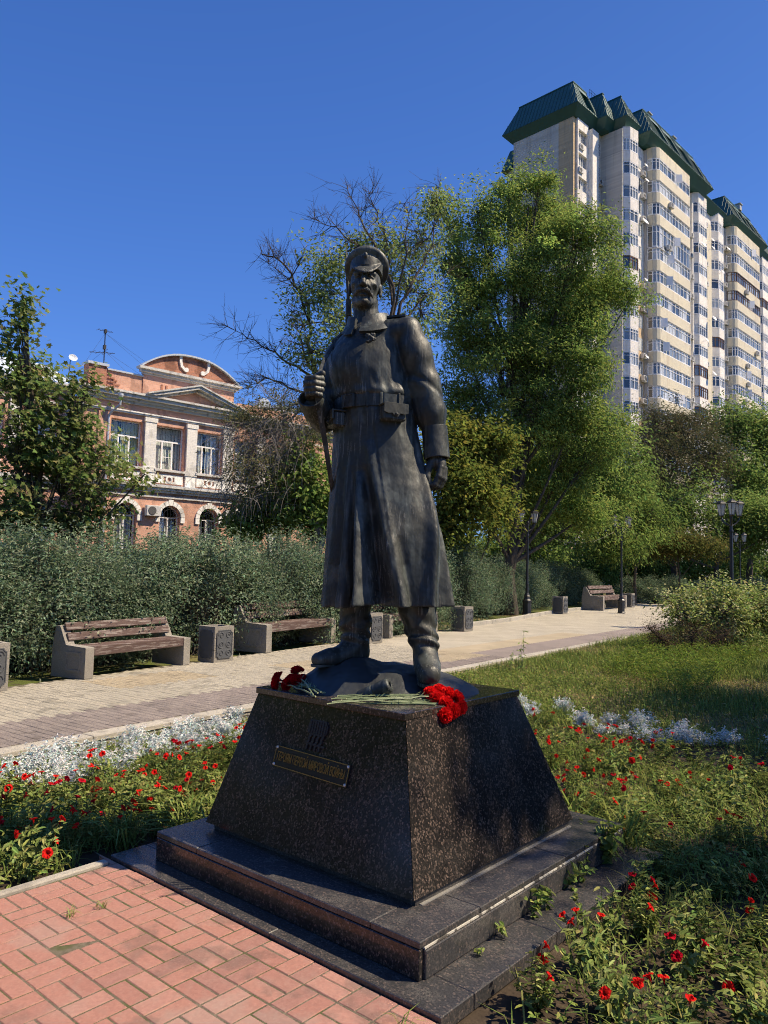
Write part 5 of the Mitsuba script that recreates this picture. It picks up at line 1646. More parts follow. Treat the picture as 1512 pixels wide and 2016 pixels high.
def undulate(m, amp, sc, seed=0):
    n = m.vertex_normals
    q = meshkit.fbm(m.vertices * np.array([sc, sc, sc * 0.7]), 3, seed) - 0.5
    m.vertices = m.vertices + n * (amp * q)[:, None]
    return m


coat = undulate(surface_net(s_coat, (-0.60, 4.52, 1.555), (0.52, 5.58, 3.60), 0.0088), 0.010, 9)
put('greatcoat', coat, 'bronze', parent=soldier, smooth=42)


# turned-back cuffs
def cuff_mesh(a, b, ra, rb, t=0.012, sides=40):
    a, b = np.array(a), np.array(b)
    L = np.linalg.norm(b - a)
    pr = [(ra - 0.02, 0.0), (ra - 0.002, -0.002), (ra + 0.004, 0.004), (ra + (rb - ra) * 0.5 + 0.002, L * 0.5), (rb, L - 0.006), (rb - 0.003, L), (rb - t, L - 0.001), (rb - t - 0.002, L - 0.02), (rb - t - 0.006, L * 0.35), (0.002, L * 0.33)]
    ez = (b - a) / L
    ex = np.cross(ez, [0, 0, 1.0]) if abs(ez[2]) < 0.9 else np.cross(ez, [0, 1.0, 0])
    m = lathe(pr, sides)
    k = 1 + 0.03 * np.sin(3 * np.arctan2(m.vertices[:, 1], m.vertices[:, 0]) + 1)
    m.vertices[:, :2] *= k[:, None]
    return moved(m, frame(a, ex, None, ez))


put('cuff', cuff_mesh((0.318, 4.970, 2.782), (0.338, 4.950, 2.567), 0.081, 0.085), 'bronze', parent=soldier, smooth=40)
put('cuff', cuff_mesh((-0.455, 5.00, 2.865), (-0.492, 4.868, 2.945), 0.088, 0.089), 'bronze', parent=soldier, smooth=40)


# head with face
def s_head(X, Y, Z):
    a, b, c = local((X, Y, Z), (-0.166, 5.06, 3.755), math.radians(3), math.radians(-5), math.radians(2))
    P = (a, b, c)
    m = np.abs(a)
    M = (m, b, c)
    d = s_ell(P, (0, -0.02, 0.035), (0.103, 0.128, 0.135))
    d = smin(d, s_ell(P, (0, 0.028, -0.050), (0.080, 0.098, 0.115)), 0.03)
    d = smin(d, s_cap(M, (0.056, 0.00, -0.105), (0.018, 0.084, -0.142), 0.026, 0.027), 0.03)
    d = smin(d, s_ell(P, (0, 0.098, -0.146), (0.030, 0.027, 0.024)), 0.02)
    d = smin(d, s_ell(M, (0.060, 0.070, -0.018), (0.027, 0.026, 0.020)), 0.025)
    d = smax(d, -s_ell(M, (0.086, 0.088, -0.080), (0.026, 0.05, 0.046)), 0.03)
    d = smin(d, s_cap(M, (0.012, 0.106, 0.056), (0.062, 0.082, 0.060), 0.016, 0.015), 0.016)
    d = smax(d, -s_ell(M, (0.038, 0.128, 0.024), (0.027, 0.033, 0.019)), 0.012)
    d = smin(d, s_ell(M, (0.038, 0.080, 0.022), (0.021, 0.022, 0.018)), 0.004)
    d = smin(d, s_chain(M, [(0.018, 0.098, 0.028), (0.038, 0.107, 0.036), (0.060, 0.091, 0.024)], [0.006, 0.0075, 0.006], 0.004), 0.004)
    d = smin(d, s_chain(M, [(0.018, 0.095, 0.016), (0.038, 0.101, 0.008), (0.058, 0.089, 0.014)], [0.005, 0.006, 0.005], 0.004), 0.004)
    d = smin(d, s_chain(P, [(0, 0.104, 0.052), (0, 0.128, 0.005), (0, 0.152, -0.038)], [0.013, 0.014, 0.018], 0.012), 0.012)
    d = smin(d, s_ell(M, (0.018, 0.128, -0.044), (0.013, 0.020, 0.012)), 0.008)
    d = smax(d, -s_ell(M, (0.009, 0.141, -0.058), (0.006, 0.008, 0.007)), 0.004)
    # moustache, lower lip, mouth
    str_ = 0.0014 * np.sin(a * 420 + c * 260)
    d = smin(d, s_chain(M, [(0.004, 0.126, -0.070), (0.032, 0.122, -0.078), (0.058, 0.100, -0.100), (0.068, 0.086, -0.114)], [0.011, 0.014, 0.010, 0.004], 0.008) + str_, 0.005)
    d = smin(d, s_ell(P, (0, 0.112, -0.106), (0.028, 0.015, 0.008)), 0.006)
    d = smax(d, -s_ell(P, (0, 0.128, -0.094), (0.036, 0.016, 0.004)), 0.004)
    d = smax(d, -s_ell(P, (0, 0.122, -0.124), (0.03, 0.012, 0.009)), 0.012)
    # cheek fold from nose to moustache end
    d = smax(d, -s_chain(M, [(0.026, 0.120, -0.040), (0.046, 0.104, -0.065), (0.066, 0.086, -0.100)], [0.004, 0.006, 0.004], 0.01), 0.012)
    # ears
    e = s_ell(M, (0.107, -0.020, -0.012), (0.013, 0.030, 0.046))
    e = smax(e, -s_ell(M, (0.121, -0.010, -0.008), (0.012, 0.016, 0.028)), 0.008)
    e = smin(e, s_ell(M, (0.107, -0.008, -0.052), (0.011, 0.014, 0.014)), 0.01)
    d = smin(d, e, 0.008)
    # neck
    d = smin(d, s_cap((X, Y, Z), (-0.160, 5.09, 3.66), (-0.140, 5.10, 3.44), 0.080, 0.092), 0.025)
    return smin(d, s_cap(M, (0.070, -0.055, -0.08), (0.016, 0.010, -0.28), 0.018, 0.018), 0.025)


head = undulate(surface_net(s_head, (-0.31, 4.85, 3.40), (0.0, 5.24, 3.91), 0.0042), 0.0025, 30, 3)
put('head', head, 'bronze', parent=soldier, smooth=True)


def s_peaked_cap(X, Y, Z):
    a, b, c = local((X, Y, Z), (-0.166, 5.06, 3.755), math.radians(2), math.radians(-5), math.radians(2))
    P = (a, b, c)
    # band
    k = np.sqrt((a / 0.112) ** 2 + ((b + 0.012) / 0.135) ** 2)
    band = np.maximum((k - 1) * 0.112, np.abs(c - 0.128 - 0.10 * b) - 0.036)
    # crown: a flat disc thrown well back, soft raised rim
    ct, st = math.cos(math.radians(56)), math.sin(math.radians(56))
    bb, cc = b + 0.045, c - 0.160
    u, w = bb * ct + cc * st, -bb * st + cc * ct
    wv = 0.006 * np.sin(3 * np.arctan2(a, u) + 0.6)
    disc = s_ell((a, u, w - wv), (0, 0, 0), (0.150, 0.146, 0.036))
    rim = np.hypot(np.hypot(a, u * 1.02) - 0.130, w - wv) - 0.023
    crown = smin(disc, rim, 0.02)
    side = s_cap(P, (0, -0.020, 0.14), (0, -0.045, 0.17), 0.100, 0.090)
    d = smin(smin(band, side, 0.01), crown, 0.016)
    # peak: part of a cone, drooping
    rr = np.sqrt((a * 0.62) ** 2 + (b + 0.012) ** 2)
    drop = 0.108 - (rr - 0.118) * 1.35
    peak = np.maximum(np.maximum(np.abs(c - drop) * 0.58 - 0.005, (np.sqrt((a / 0.106) ** 2 + ((b - 0.03) / 0.132) ** 2) - 1) * 0.10), 0.045 - b)
    d = smin(d, peak, 0.003)
    d = smin(d, s_ell(P, (0, 0.127, 0.172), (0.014, 0.012, 0.022)), 0.004)
    return np.maximum(d, -s_ell(P, (0, -0.015, 0.045), (0.095, 0.114, 0.075)))


cap_m = undulate(surface_net(s_peaked_cap, (-0.345, 4.84, 3.70), (0.03, 5.27, 4.08), 0.0045), 0.005, 18, 4)
put('peaked_cap', cap_m, 'bronze', parent=soldier, smooth=50)


# collar halves and epaulettes
def collar_half(th0, th1, n=26, side=1):
    C = np.array([-0.138, 5.072, 0])
    V, rows = [], 6
    for i in range(n):
        f = i / (n - 1)
        th = math.radians(th0 + (th1 - th0) * f)
        zt = 3.505 + 0.080 * min(1, f * 1.6) ** 0.8
        zb = (3.385 + 0.110 * min(1, f * 1.5)) - 0.018 * math.sin(f * 9) * (1 - f)
        for t in np.linspace(0, 1, rows):
            r = 0.122 + 0.020 * (1 - f) + t ** 1.3 * ((0.080 if th1 > 0 else 0.045) - 0.02 * f) + 0.006 * math.sin(t * 9) * (1 - f)
            V.append(C + [r * math.sin(th), -r * math.cos(th), zt + (zb - zt) * t])
    V = np.array(V).reshape(n, rows, 3)
    nrm = np.array([np.array([math.sin(math.radians(th0 + (th1 - th0) * i / (n - 1))), -math.cos(math.radians(th0 + (th1 - th0) * i / (n - 1))), 0.5]) for i in range(n)])
    inn = V - nrm[:, None] * 0.022
    allv = np.vstack([V.reshape(-1, 3), inn.reshape(-1, 3)])
    N = n * rows
    f = []
    for i in range(n - 1):
        for j in range(rows - 1):
            q = [i * rows + j, (i + 1) * rows + j, (i + 1) * rows + j + 1, i * rows + j + 1]
            f += [q, [N + x for x in q[::-1]]]
    for i in range(n - 1):
        for j in (0, rows - 1):
            q = [i * rows + j, (i + 1) * rows + j, N + (i + 1) * rows + j, N + i * rows + j]
            f.append(q)
    for j in range(rows - 1):
        for i in (0, n - 1):
            f.append([i * rows + j, i * rows + j + 1, N + i * rows + j + 1, N + i * rows + j])
    f = np.array(f)
    return tm(allv, np.vstack([f[:, [0, 1, 2]], f[:, [0, 2, 3]]]))


put('collar', collar_half(-14, 165), 'bronze', parent=soldier, smooth=40)
put('collar', collar_half(-34, -195), 'bronze', parent=soldier, smooth=40)


def strap_mesh(pts, width_dir, w, t):
    """flat strap along a polyline"""
    p = np.asarray(pts, float)
    # smooth
    s = np.linspace(0, len(p) - 1, (len(p) - 1) * 8 + 1)
    from scipy.interpolate import CubicSpline
    p = CubicSpline(np.arange(len(p)), p)(s)
    w = np.interp(s, np.linspace(0, s[-1], len(np.atleast_1d(w))), np.atleast_1d(w)) if np.ndim(w) else np.full(len(s), w)
    tg = np.gradient(p, axis=0)
    tg /= np.linalg.norm(tg, axis=1, keepdims=True)
    wd = np.asarray(width_dir, float)
    wd = wd - tg * (tg @ wd)[:, None]
    wd /= np.linalg.norm(wd, axis=1, keepdims=True)
    nn = np.cross(tg, wd)
    ring = np.stack([p + wd * w[:, None] / 2 + nn * t / 2, p - wd * w[:, None] / 2 + nn * t / 2, p - wd * w[:, None] / 2 - nn * t / 2, p + wd * w[:, None] / 2 - nn * t / 2], 1)
    n = len(p)
    i, j = np.meshgrid(np.arange(n - 1), np.arange(4), indexing='ij')
    k = (j + 1) % 4
    q = np.stack([i * 4 + j, i * 4 + k, (i + 1) * 4 + k, (i + 1) * 4 + j], -1).reshape(-1, 4)
    e = np.array([[0, 1, 2, 3], [(n - 1) * 4 + 3, (n - 1) * 4 + 2, (n - 1) * 4 + 1, (n - 1) * 4]])
    q = np.vstack([q, e])
    return tm(ring.reshape(-1, 3), np.vstack([q[:, [0, 1, 2]], q[:, [0, 2, 3]]]))


put('shoulder_strap', strap_mesh([(0.0, 5.03, 3.530), (0.06, 4.99, 3.524), (0.130, 4.955, 3.520)], (0.5, 0.85, 0), [0.075, 0.085, 0.095], 0.014), 'bronze', parent=soldier)
put('shoulder_strap', strap_mesh([(-0.27, 5.13, 3.475), (-0.32, 5.155, 3.432), (-0.37, 5.175, 3.385)], (0.5, 0.85, 0), [0.075, 0.085, 0.095], 0.014), 'bronze', parent=soldier)


# belt round the waist, with loops, buckle and cartridge pouches
def on_coat(view_deg, z, out=0.0):
    """a point on the coat in the direction view_deg (0 = towards the viewer, positive to the viewer's right)"""
    th = math.radians(view_deg) + BYAW
    r = float(coat_R(np.array(th), np.array(z))) + out
    v = math.radians(view_deg)
    return np.array([float(np.interp(z, BZ, BX)) + r * math.sin(v), BY0 - r * math.cos(v), z])


def belt_band(z0, half, out, n=96):
    V = []
    for i in range(n):
        d = 360 * i / n - 180
        for z, o in ((z0 - half, out - 0.010), (z0 - half, out), (z0 + half, out), (z0 + half, out - 0.010)):
            V.append(on_coat(d, z, 0) * [0, 0, 1] + on_coat(d, z0, o + 0.012) * [1, 1, 0])
    V = np.array(V)
    i, j = np.meshgrid(np.arange(n), np.arange(4), indexing='ij')
    k, i2 = (j + 1) % 4, (i + 1) % n
    q = np.stack([i * 4 + j, i2 * 4 + j, i2 * 4 + k, i * 4 + k], -1).reshape(-1, 4)
    return tm(V, np.vstack([q[:, [0, 1, 2]], q[:, [0, 2, 3]]]))


put('belt', belt_band(2.930, 0.039, 0.010), 'bronze', parent=soldier, smooth=30)


def plate_on(view_deg, z, w, h, t, out, lean=0.0):
    o = on_coat(view_deg, z, out)
    v = math.radians(view_deg)
    ey = np.array([math.sin(v), -math.cos(v), lean])
    ey /= np.linalg.norm(ey)
    ex = np.cross(ey, [0, 0, 1.0])
    ex /= np.linalg.norm(ex)
    M = np.eye(4)
    M[:3, 0], M[:3, 1], M[:3, 2], M[:3, 3] = ex, ey, np.cross(ex, ey), o
    return moved(cbox(-w / 2, w / 2, -t, t, -h / 2, h / 2, min(0.006, t * 0.6)), M), M


for d in (-56, -10, 11, 37):
    put('belt_loop', plate_on(d, 2.93, 0.020, 0.098, 0.008, 0.022)[0], 'bronze', parent=soldier)
m, M = plate_on(-41, 2.93, 0.094, 0.088, 0.008, 0.024)
bk = cat([m] + [moved(cbox(x0, x1, 0.006, 0.013, z0, z1, 0.003), M) for x0, x1, z0, z1 in ((-0.047, -0.036, -0.044, 0.044), (0.036, 0.047, -0.044, 0.044), (-0.036, 0.036, -0.044, -0.034), (-0.036, 0.036, 0.034, 0.044), (-0.004, 0.004, -0.034, 0.034))])
put('buckle', bk, 'bronze', parent=soldier)


def pouch(view_deg, z, w=0.172, h=0.105, d=0.062):
    o = on_coat(view_deg, z, 0.012)
    v = math.radians(view_deg)
    ey = np.array([math.sin(v), -math.cos(v), 0])
    ex = np.array([math.cos(v), math.sin(v), 0])
    M = np.eye(4)
    M[:3, 0], M[:3, 1], M[:3, 2], M[:3, 3] = ex, ey, (0, 0, 1), o
    key = put('cartridge_pouch', moved(cbox(-w / 2 + 0.006, w / 2 - 0.006, -0.03, d - 0.008, -h / 2, h / 2 - 0.004, 0.012), M), 'bronze', parent=soldier, smooth=30)
    pl = sg.Polygon([(-w / 2, h / 2 + 0.004), (w / 2, h / 2 + 0.004), (w / 2, -0.004), (w / 2 - 0.03, -0.012), (0.028, -0.008), (0.012, -0.030), (-0.012, -0.030), (-0.028, -0.008), (-w / 2 + 0.03, -0.012), (-w / 2, -0.004)])
    fl = trimesh.creation.extrude_polygon(pl, 0.010, engine='earcut')
    R = np.eye(4)
    R[:3, :3] = np.array([[1, 0, 0], [0, 0, 1], [0, 1, 0]]).T
    fl.apply_transform(R)
    fl.vertices[:, 1] += d - 0.004
    top = cbox(-w / 2, w / 2, -0.03, d + 0.006, h / 2 - 0.006, h / 2 + 0.006, 0.005)
    put('flap', moved(cat([fl, top]), M), 'bronze', parent=key)
    st = trimesh.creation.icosphere(2, 0.012)
    st.apply_translation((0, d + 0.008, -0.016))
    put('stud', moved(st, M), 'bronze', parent=key, smooth=True)


pouch(25, 2.838)
pouch(-66, 2.815, 0.15)
# medal ribbon bow under the collar
bow = [(-0.128, 4.830, 3.345, 0.017), (-0.112, 4.826, 3.326, 0.020), (-0.100, 4.830, 3.352, 0.014), (-0.126, 4.826, 3.312, 0.013), (-0.095, 4.826, 3.322, 0.012)]
ms = []
for x, y, z, r in bow:
    k = trimesh.creation.icosphere(2, r)
    k.vertices *= [1.2, 0.6, 1.2]
    k.apply_transform(rotz(0.3, (x, y, z)))
    ms.append(k)
put('ribbon_bow', undulate(cat(ms), 0.024, 70), 'bronze', parent=soldier, smooth=40)


# hands
def s_fist(X, Y, Z):
    P = (X, Y, Z)
    d = s_ell(P, (-0.492, 4.892, 3.000), (0.040, 0.042, 0.068))
    d = smin(d, s_cap(P, (-0.485, 4.905, 2.975), (-0.468, 4.96, 2.90), 0.050, 0.052), 0.03)
    for z, r, o, tz in ((3.050, 0.0205, 0.000, 0.004), (3.016, 0.0215, -0.004, 0.002), (2.982, 0.0205, 0.000, 0.0), (2.951, 0.0180, 0.006, -0.002)):
        d = smin(d, s_chain(P, [(-0.522 + o, 4.885, z), (-0.514 + o, 4.826 + o, z + 0.004), (-0.462, 4.800 + o, z + 0.002), (-0.424 - o, 4.826, z + tz), (-0.432, 4.862, z + tz)], [r * 1.08, r * 1.05, r, r * 0.98, r * 0.85], 0.006), 0.004)
    d = smin(d, s_chain(P, [(-0.482, 4.905, 3.040), (-0.452, 4.872, 3.082), (-0.420, 4.838, 3.092)], [0.027, 0.023, 0.021], 0.008), 0.006)
    return d


put('hand', undulate(surface_net(s_fist, (-0.58, 4.76, 2.84), (-0.38, 5.02, 3.13), 0.0036), 0.002, 40), 'bronze', parent=soldier, smooth=True)


def s_hand(X, Y, Z):
    P = (X, Y, Z)
    d = s_cap(P, (0.337, 4.953, 2.624), (0.342, 4.945, 2.557), 0.050, 0.046)
    d = smin(d, s_ell(P, (0.361, 4.940, 2.521), (0.040, 0.048, 0.050)), 0.03)
    F = [([(0.361, 4.908, 2.506), (0.351, 4.892, 2.444), (0.326, 4.894, 2.392), (0.303, 4.910, 2.374)], 0.0205),
         ([(0.382, 4.926, 2.502), (0.375, 4.918, 2.434), (0.349, 4.922, 2.383), (0.324, 4.936, 2.370)], 0.0210),
         ([(0.392, 4.952, 2.502), (0.389, 4.950, 2.434), (0.365, 4.954, 2.387), (0.342, 4.964, 2.376)], 0.0200),
         ([(0.393, 4.978, 2.506), (0.391, 4.982, 2.448), (0.373, 4.986, 2.409), (0.355, 4.992, 2.399)], 0.0170)]
    for pts, r in F:
        d = smin(d, s_chain(P, pts, [r * 1.08, r * 1.04, r, r * 0.85], 0.006), 0.0035)
    d = smin(d, s_chain(P, [(0.322, 4.935, 2.567), (0.281, 4.912, 2.495), (0.276, 4.902, 2.438), (0.293, 4.900, 2.395)], [0.032, 0.024, 0.022, 0.018], 0.01), 0.008)
    # tendons over the knuckles
    return smin(d, s_cap(P, (0.361, 4.915, 2.552), (0.369, 4.902, 2.508), 0.010, 0.014), 0.01)


put('hand', undulate(surface_net(s_hand, (0.21, 4.83, 2.33), (0.45, 5.07, 2.69), 0.0036), 0.002, 40), 'bronze', parent=soldier, smooth=True)

# sling in the fist, rifle behind the shoulder
put('rifle_sling', strap_mesh([(-0.300, 5.165, 3.470), (-0.362, 5.085, 3.372), (-0.400, 5.00, 3.270), (-0.432, 4.915, 3.165), (-0.446, 4.846, 3.060), (-0.446, 4.842, 2.930), (-0.405, 4.930, 2.694), (-0.362, 5.04, 2.43), (-0.330, 5.20, 2.25)], (1, 0.2, 0), [0.020, 0.018, 0.018, 0.020, 0.026, 0.036, 0.034, 0.028, 0.024], 0.014), 'bronze', parent=soldier)
rifle = put('rifle', cat([tube([(-0.20, 5.48, 2.20), (-0.255, 5.36, 3.00), (-0.283, 5.25, 3.60), (-0.287, 5.235, 3.73)], [0.045, 0.032, 0.024, 0.019], 10),
                          tube([(-0.287, 5.235, 3.73), (-0.305, 5.22, 4.00)], [0.013, 0.012], 10)]), 'bronze', parent=soldier, smooth=40)
put('bayonet', tube([(-0.304, 5.222, 3.97), (-0.307, 5.22, 4.02), (-0.313, 5.215, 4.145)], [0.009, 0.0075, 0.0012], 4), 'bronze', parent=rifle)
put('nose_cap', moved(cbox(-0.018, 0.018, -0.018, 0.018, -0.07, 0.05, 0.004), frame((-0.281, 5.238, 3.68), (1, 0, 0.05), None, (-0.05, 0, 1))), 'bronze', parent=rifle)


# boots
def s_boot_l(X, Y, Z):
    P = (X, Y, Z)
    cr = 0.007 * np.sin(Z * 88 + Y * 30 + X * 20) * np.exp(-((Z - 1.39) / 0.07) ** 2) + 0.004 * np.sin(Z * 60 - X * 45)
    d = s_chain(P, [(-0.176, 5.12, 1.80), (-0.174, 5.12, 1.46), (-0.168, 5.12, 1.33), (-0.158, 5.13, 1.262)], [0.115, 0.098, 0.080, 0.068], 0.05) + cr
    f = s_chain(P, [(-0.150, 5.135, 1.262), (-0.24, 5.06, 1.268), (-0.335, 4.990, 1.250), (-0.405, 4.945, 1.246)], [0.062, 0.066, 0.056, 0.045], 0.04)
    return np.maximum(smin(d, f, 0.05), 1.214 - Z)


def s_boot_r(X, Y, Z):
    P = (X, Y, Z)
    cr = 0.010 * np.sin(Z * 78 + Y * 40 + X * 14) * np.exp(-((Z - 1.40) / 0.06) ** 2) + 0.004 * np.sin(Z * 52 + X * 40)
    d = s_chain(P, [(0.222, 4.985, 1.80), (0.235, 4.97, 1.56), (0.262, 4.945, 1.435), (0.285, 4.915, 1.345), (0.292, 4.89, 1.262)], [0.130, 0.112, 0.088, 0.074, 0.072], 0.05) + cr
    f = s_chain(P, [(0.288, 4.93, 1.235), (0.295, 4.83, 1.228), (0.301, 4.745, 1.190)], [0.066, 0.074, 0.074], 0.04)
    # sloping sole plane, toe lower than the heel
    return np.maximum(smin(d, f, 0.05), (1.138 + (Y - 4.70) * 0.16) - Z)


put('boot', undulate(surface_net(s_boot_l, (-0.48, 4.86, 1.205), (-0.03, 5.27, 1.70), 0.0075), 0.010, 16), 'bronze', parent=soldier, smooth=45)
put('boot', undulate(surface_net(s_boot_r, (0.08, 4.64, 1.10), (0.40, 5.13, 1.70), 0.0075), 0.010, 16, 8), 'bronze', parent=soldier, smooth=45)


def sole(pts, w, z, t, slope=0.0):
    ln = sg.LineString(pts)
    pl = ln.buffer(w).simplify(0.004)
    m = prism(pl, -t, 0)
    m.vertices[:, 2] += z + (m.vertices[:, 1] - 4.70) * slope
    return m


put('sole', sole([(-0.145, 5.14), (-0.24, 5.06), (-0.335, 4.99), (-0.405, 4.945)], 0.046, 1.214, 0.014), 'bronze', parent=soldier)
put('sole', sole([(0.288, 4.93), (0.295, 4.83), (0.301, 4.745)], 0.068, 1.142, 0.020, 0.16), 'bronze', parent=soldier)

# mound of cast earth under the boots
gx, gy = np.meshgrid(np.linspace(-0.62, 0.72, 110), np.linspace(4.55, 5.50, 90), indexing='ij')
rr = np.sqrt(((gx - 0.05) / 0.585) ** 2 + ((gy - 5.04) / 0.415) ** 2)
rr = np.maximum(rr, 0) + 0.10 * (meshkit.fbm(np.stack([gx * 4, gy * 4, gx * 0], -1), 3, 5) - 0.5)
hh = 0.150 * np.clip(1 - np.maximum(rr, 0) ** 2.2, -0.2, 1) * (1 + 0.20 * np.clip(-gx, -1, 1)) + 0.045 * (meshkit.fbm(np.stack([gx * 5.5, gy * 5.5, gx * 0 + 2], -1), 4, 9) - 0.5)
zz = H4 + 0.010 + np.where(rr < 1.06, np.maximum(hh, -0.03), -0.03)
zz += np.where(rr < 1.06, 0.070 * np.exp(-((gx + 0.30) / 0.20) ** 2 - ((gy - 5.03) / 0.16) ** 2) + 0.03 * np.exp(-((gx + 0.16) / 0.12) ** 2 - ((gy - 5.12) / 0.12) ** 2), 0)
zz = np.minimum(zz, np.where((gx < 0.02) & (np.abs((gy - 5.06) - 0.65 * (gx + 0.24)) < 0.09), 1.206, 9))
# a hollow towards the viewer under the advanced boot
zz -= 0.05 * np.exp(-((gx - 0.30) / 0.14) ** 2 - ((gy - 4.66) / 0.10) ** 2)
ij = np.arange(110 * 90).reshape(110, 90)
q = np.stack([ij[:-1, :-1], ij[1:, :-1], ij[1:, 1:], ij[:-1, 1:]], -1).reshape(-1, 4)
V = np.stack([gx, gy, zz], -1).reshape(-1, 3)
keep = (V[q][:, :, 2] > H4 - 0.018).any(1)
q = q[keep]
md = tm(V, np.vstack([q[:, [0, 1, 2]], q[:, [0, 2, 3]]]))
md.remove_unreferenced_vertices()
put('cast_earth', md, 'bronze_ground', parent=soldier, smooth=True)


def s_shell(X, Y, Z):
    a, b = np.array([-0.10, 4.68, 1.055]), np.array([0.045, 4.63, 1.135])
    d = s_cap((X, Y, Z), a, b, 0.050, 0.046)
    ax = (b - a) / np.linalg.norm(b - a)
    d = smax(d, (X - b[0]) * ax[0] + (Y - b[1]) * ax[1] + (Z - b[2]) * ax[2] - 0.022, 0.012)
    d = smax(d, -s_cap((X, Y, Z), b, b + ax * 0.1, 0.016, 0.016), 0.005)
    return np.maximum(d, -(np.abs((X - (-0.03)) * ax[0] + (Y - 4.655) * ax[1] + (Z - 1.09) * ax[2]) * 1.0 + np.maximum(0, 0.044 - s_cap((X, Y, Z), a, b, 0.0, 0.0)) - 0.004))


put('shell_case', surface_net(s_shell, (-0.17, 4.55, 1.04), (0.12, 4.76, 1.21), 0.005), 'bronze', parent=soldier, smooth=45)
# ------------------------------------------------------------------ plaque and emblem on the die
F0, L0, F1, L1 = (PED + E1 * q[0] + E2 * q[1] + np.array([0, 0, q[2]]) for q in (die_pt(-1, -1, 0), die_pt(-1, 1, 0), die_pt(-1, -1, 1), die_pt(-1, 1, 1)))
fx = (F0 - L0) / np.linalg.norm(F0 - L0)
fu = (F1 + L1) / 2 - (F0 + L0) / 2
fu -= fx * (fu @ fx)
fu /= np.linalg.norm(fu)
fn_ = np.cross(fx, fu)
FM = np.eye(4)
FM[:3, 0], FM[:3, 1], FM[:3, 2], FM[:3, 3] = fx, fu, fn_, (F0 + L0) / 2
plain('plaque_black', (0.012, 0.011, 0.011), 0.35, 0.5)


def f_gilt(p, n, uv):
    s = fbm(p.x * 60, p.y * 60, p.z * 60, octaves=3)
    return mix(v3((0.42, 0.27, 0.07)), v3((0.22, 0.14, 0.045)), s)


bsdf('gilt', {'type': 'twosided', 'b': {'type': 'principled', 'base_color': proc(f_gilt), 'roughness': 0.4, 'metallic': 0.6, 'specular': 0.5}})
plain('emblem_metal', (0.022, 0.021, 0.021), 0.45, 0.5)
# plaque corners in face coordinates (x along the face, y up the slope)
PQ = np.array([(-0.351, 0.558), (0.268, 0.546), (0.268, 0.420), (-0.351, 0.432)])
pl = sg.Polygon(PQ)
plq = put('plaque', moved(prism(pl, 0.002, 0.014), FM), 'plaque_black', parent=pedestal)
rim = pl.buffer(-0.004, join_style=2).difference(pl.buffer(-0.0085, join_style=2))
put('gilt_line', moved(prism(rim, 0.0142, 0.0162), FM), 'gilt', parent=plq)
tx = meshkit.text_mesh('ГЕРОЯМ ПЕРВОЙ МИРОВОЙ ВОЙНЫ', 0.052, 0.003, bold=False)
tx.vertices[:, 0] *= 0.560 / np.ptp(tx.vertices[:, 0])
tx.vertices[:, 0] += -0.322 - tx.vertices[:, 0].min()
tx.vertices[:, 1] += 0.471 - 0.0194 * (tx.vertices[:, 0] + 0.3)
tx.vertices[:, 2] += 0.0143
put('lettering', moved(tx, FM), 'gilt', parent=plq)
for x, y in ((-0.337, 0.544), (0.254, 0.532), (0.254, 0.434), (-0.337, 0.446)):
    put('screw', moved(lathe([(0.0, 0.022), (0.006, 0.021), (0.009, 0.016), (0.009, 0.0142), (0, 0.0142)], 10), FM @ rotz(0, (x, y, 0))), 'zinc', parent=plq, smooth=40)
em = [prism(sg.Polygon([(-0.118, 0.745), (0.012, 0.748), (0.034, 0.715), (0.030, 0.672), (0.012, 0.656), (-0.100, 0.656), (-0.122, 0.672), (-0.128, 0.712)]), 0.002, 0.010)]
for i in range(7):
    x = -0.110 + i * 0.0205
    em.append(prism(sg.box(x, 0.665, x + 0.008, 0.738), 0.010, 0.014))
for i in range(4):
    x = -0.104 + i * 0.034
    em.append(prism(sg.LineString([(x + 0.012, 0.652), (x + 0.004, 0.640), (x + 0.006, 0.622), (x - 0.004, 0.608)]).buffer(0.0075), 0.002, 0.012))
    em.append(prism(sg.LineString([(x, 0.600), (x - 0.002, 0.575)]).buffer(0.006), 0.002, 0.012))
em.append(prism(sg.Polygon([(-0.128, 0.614), (0.036, 0.606), (0.034, 0.594), (-0.130, 0.602)]), 0.002, 0.009))
put('emblem', moved(cat(em), FM), 'emblem_metal', parent=pedestal)

# ------------------------------------------------------------------ carnations laid on the cap slab
plain('stem_green', (0.17, 0.215, 0.105), 0.4, 0.5)
plain('stem_cut', (0.42, 0.45, 0.24), 0.6, 0.3)
bsdf('petal', {'type': 'principledthin', 'base_color': {'type': 'mesh_attribute', 'name': 'vertex_color'}, 'roughness': 0.6, 'diff_trans': 0.5, 'eta': 1.3})


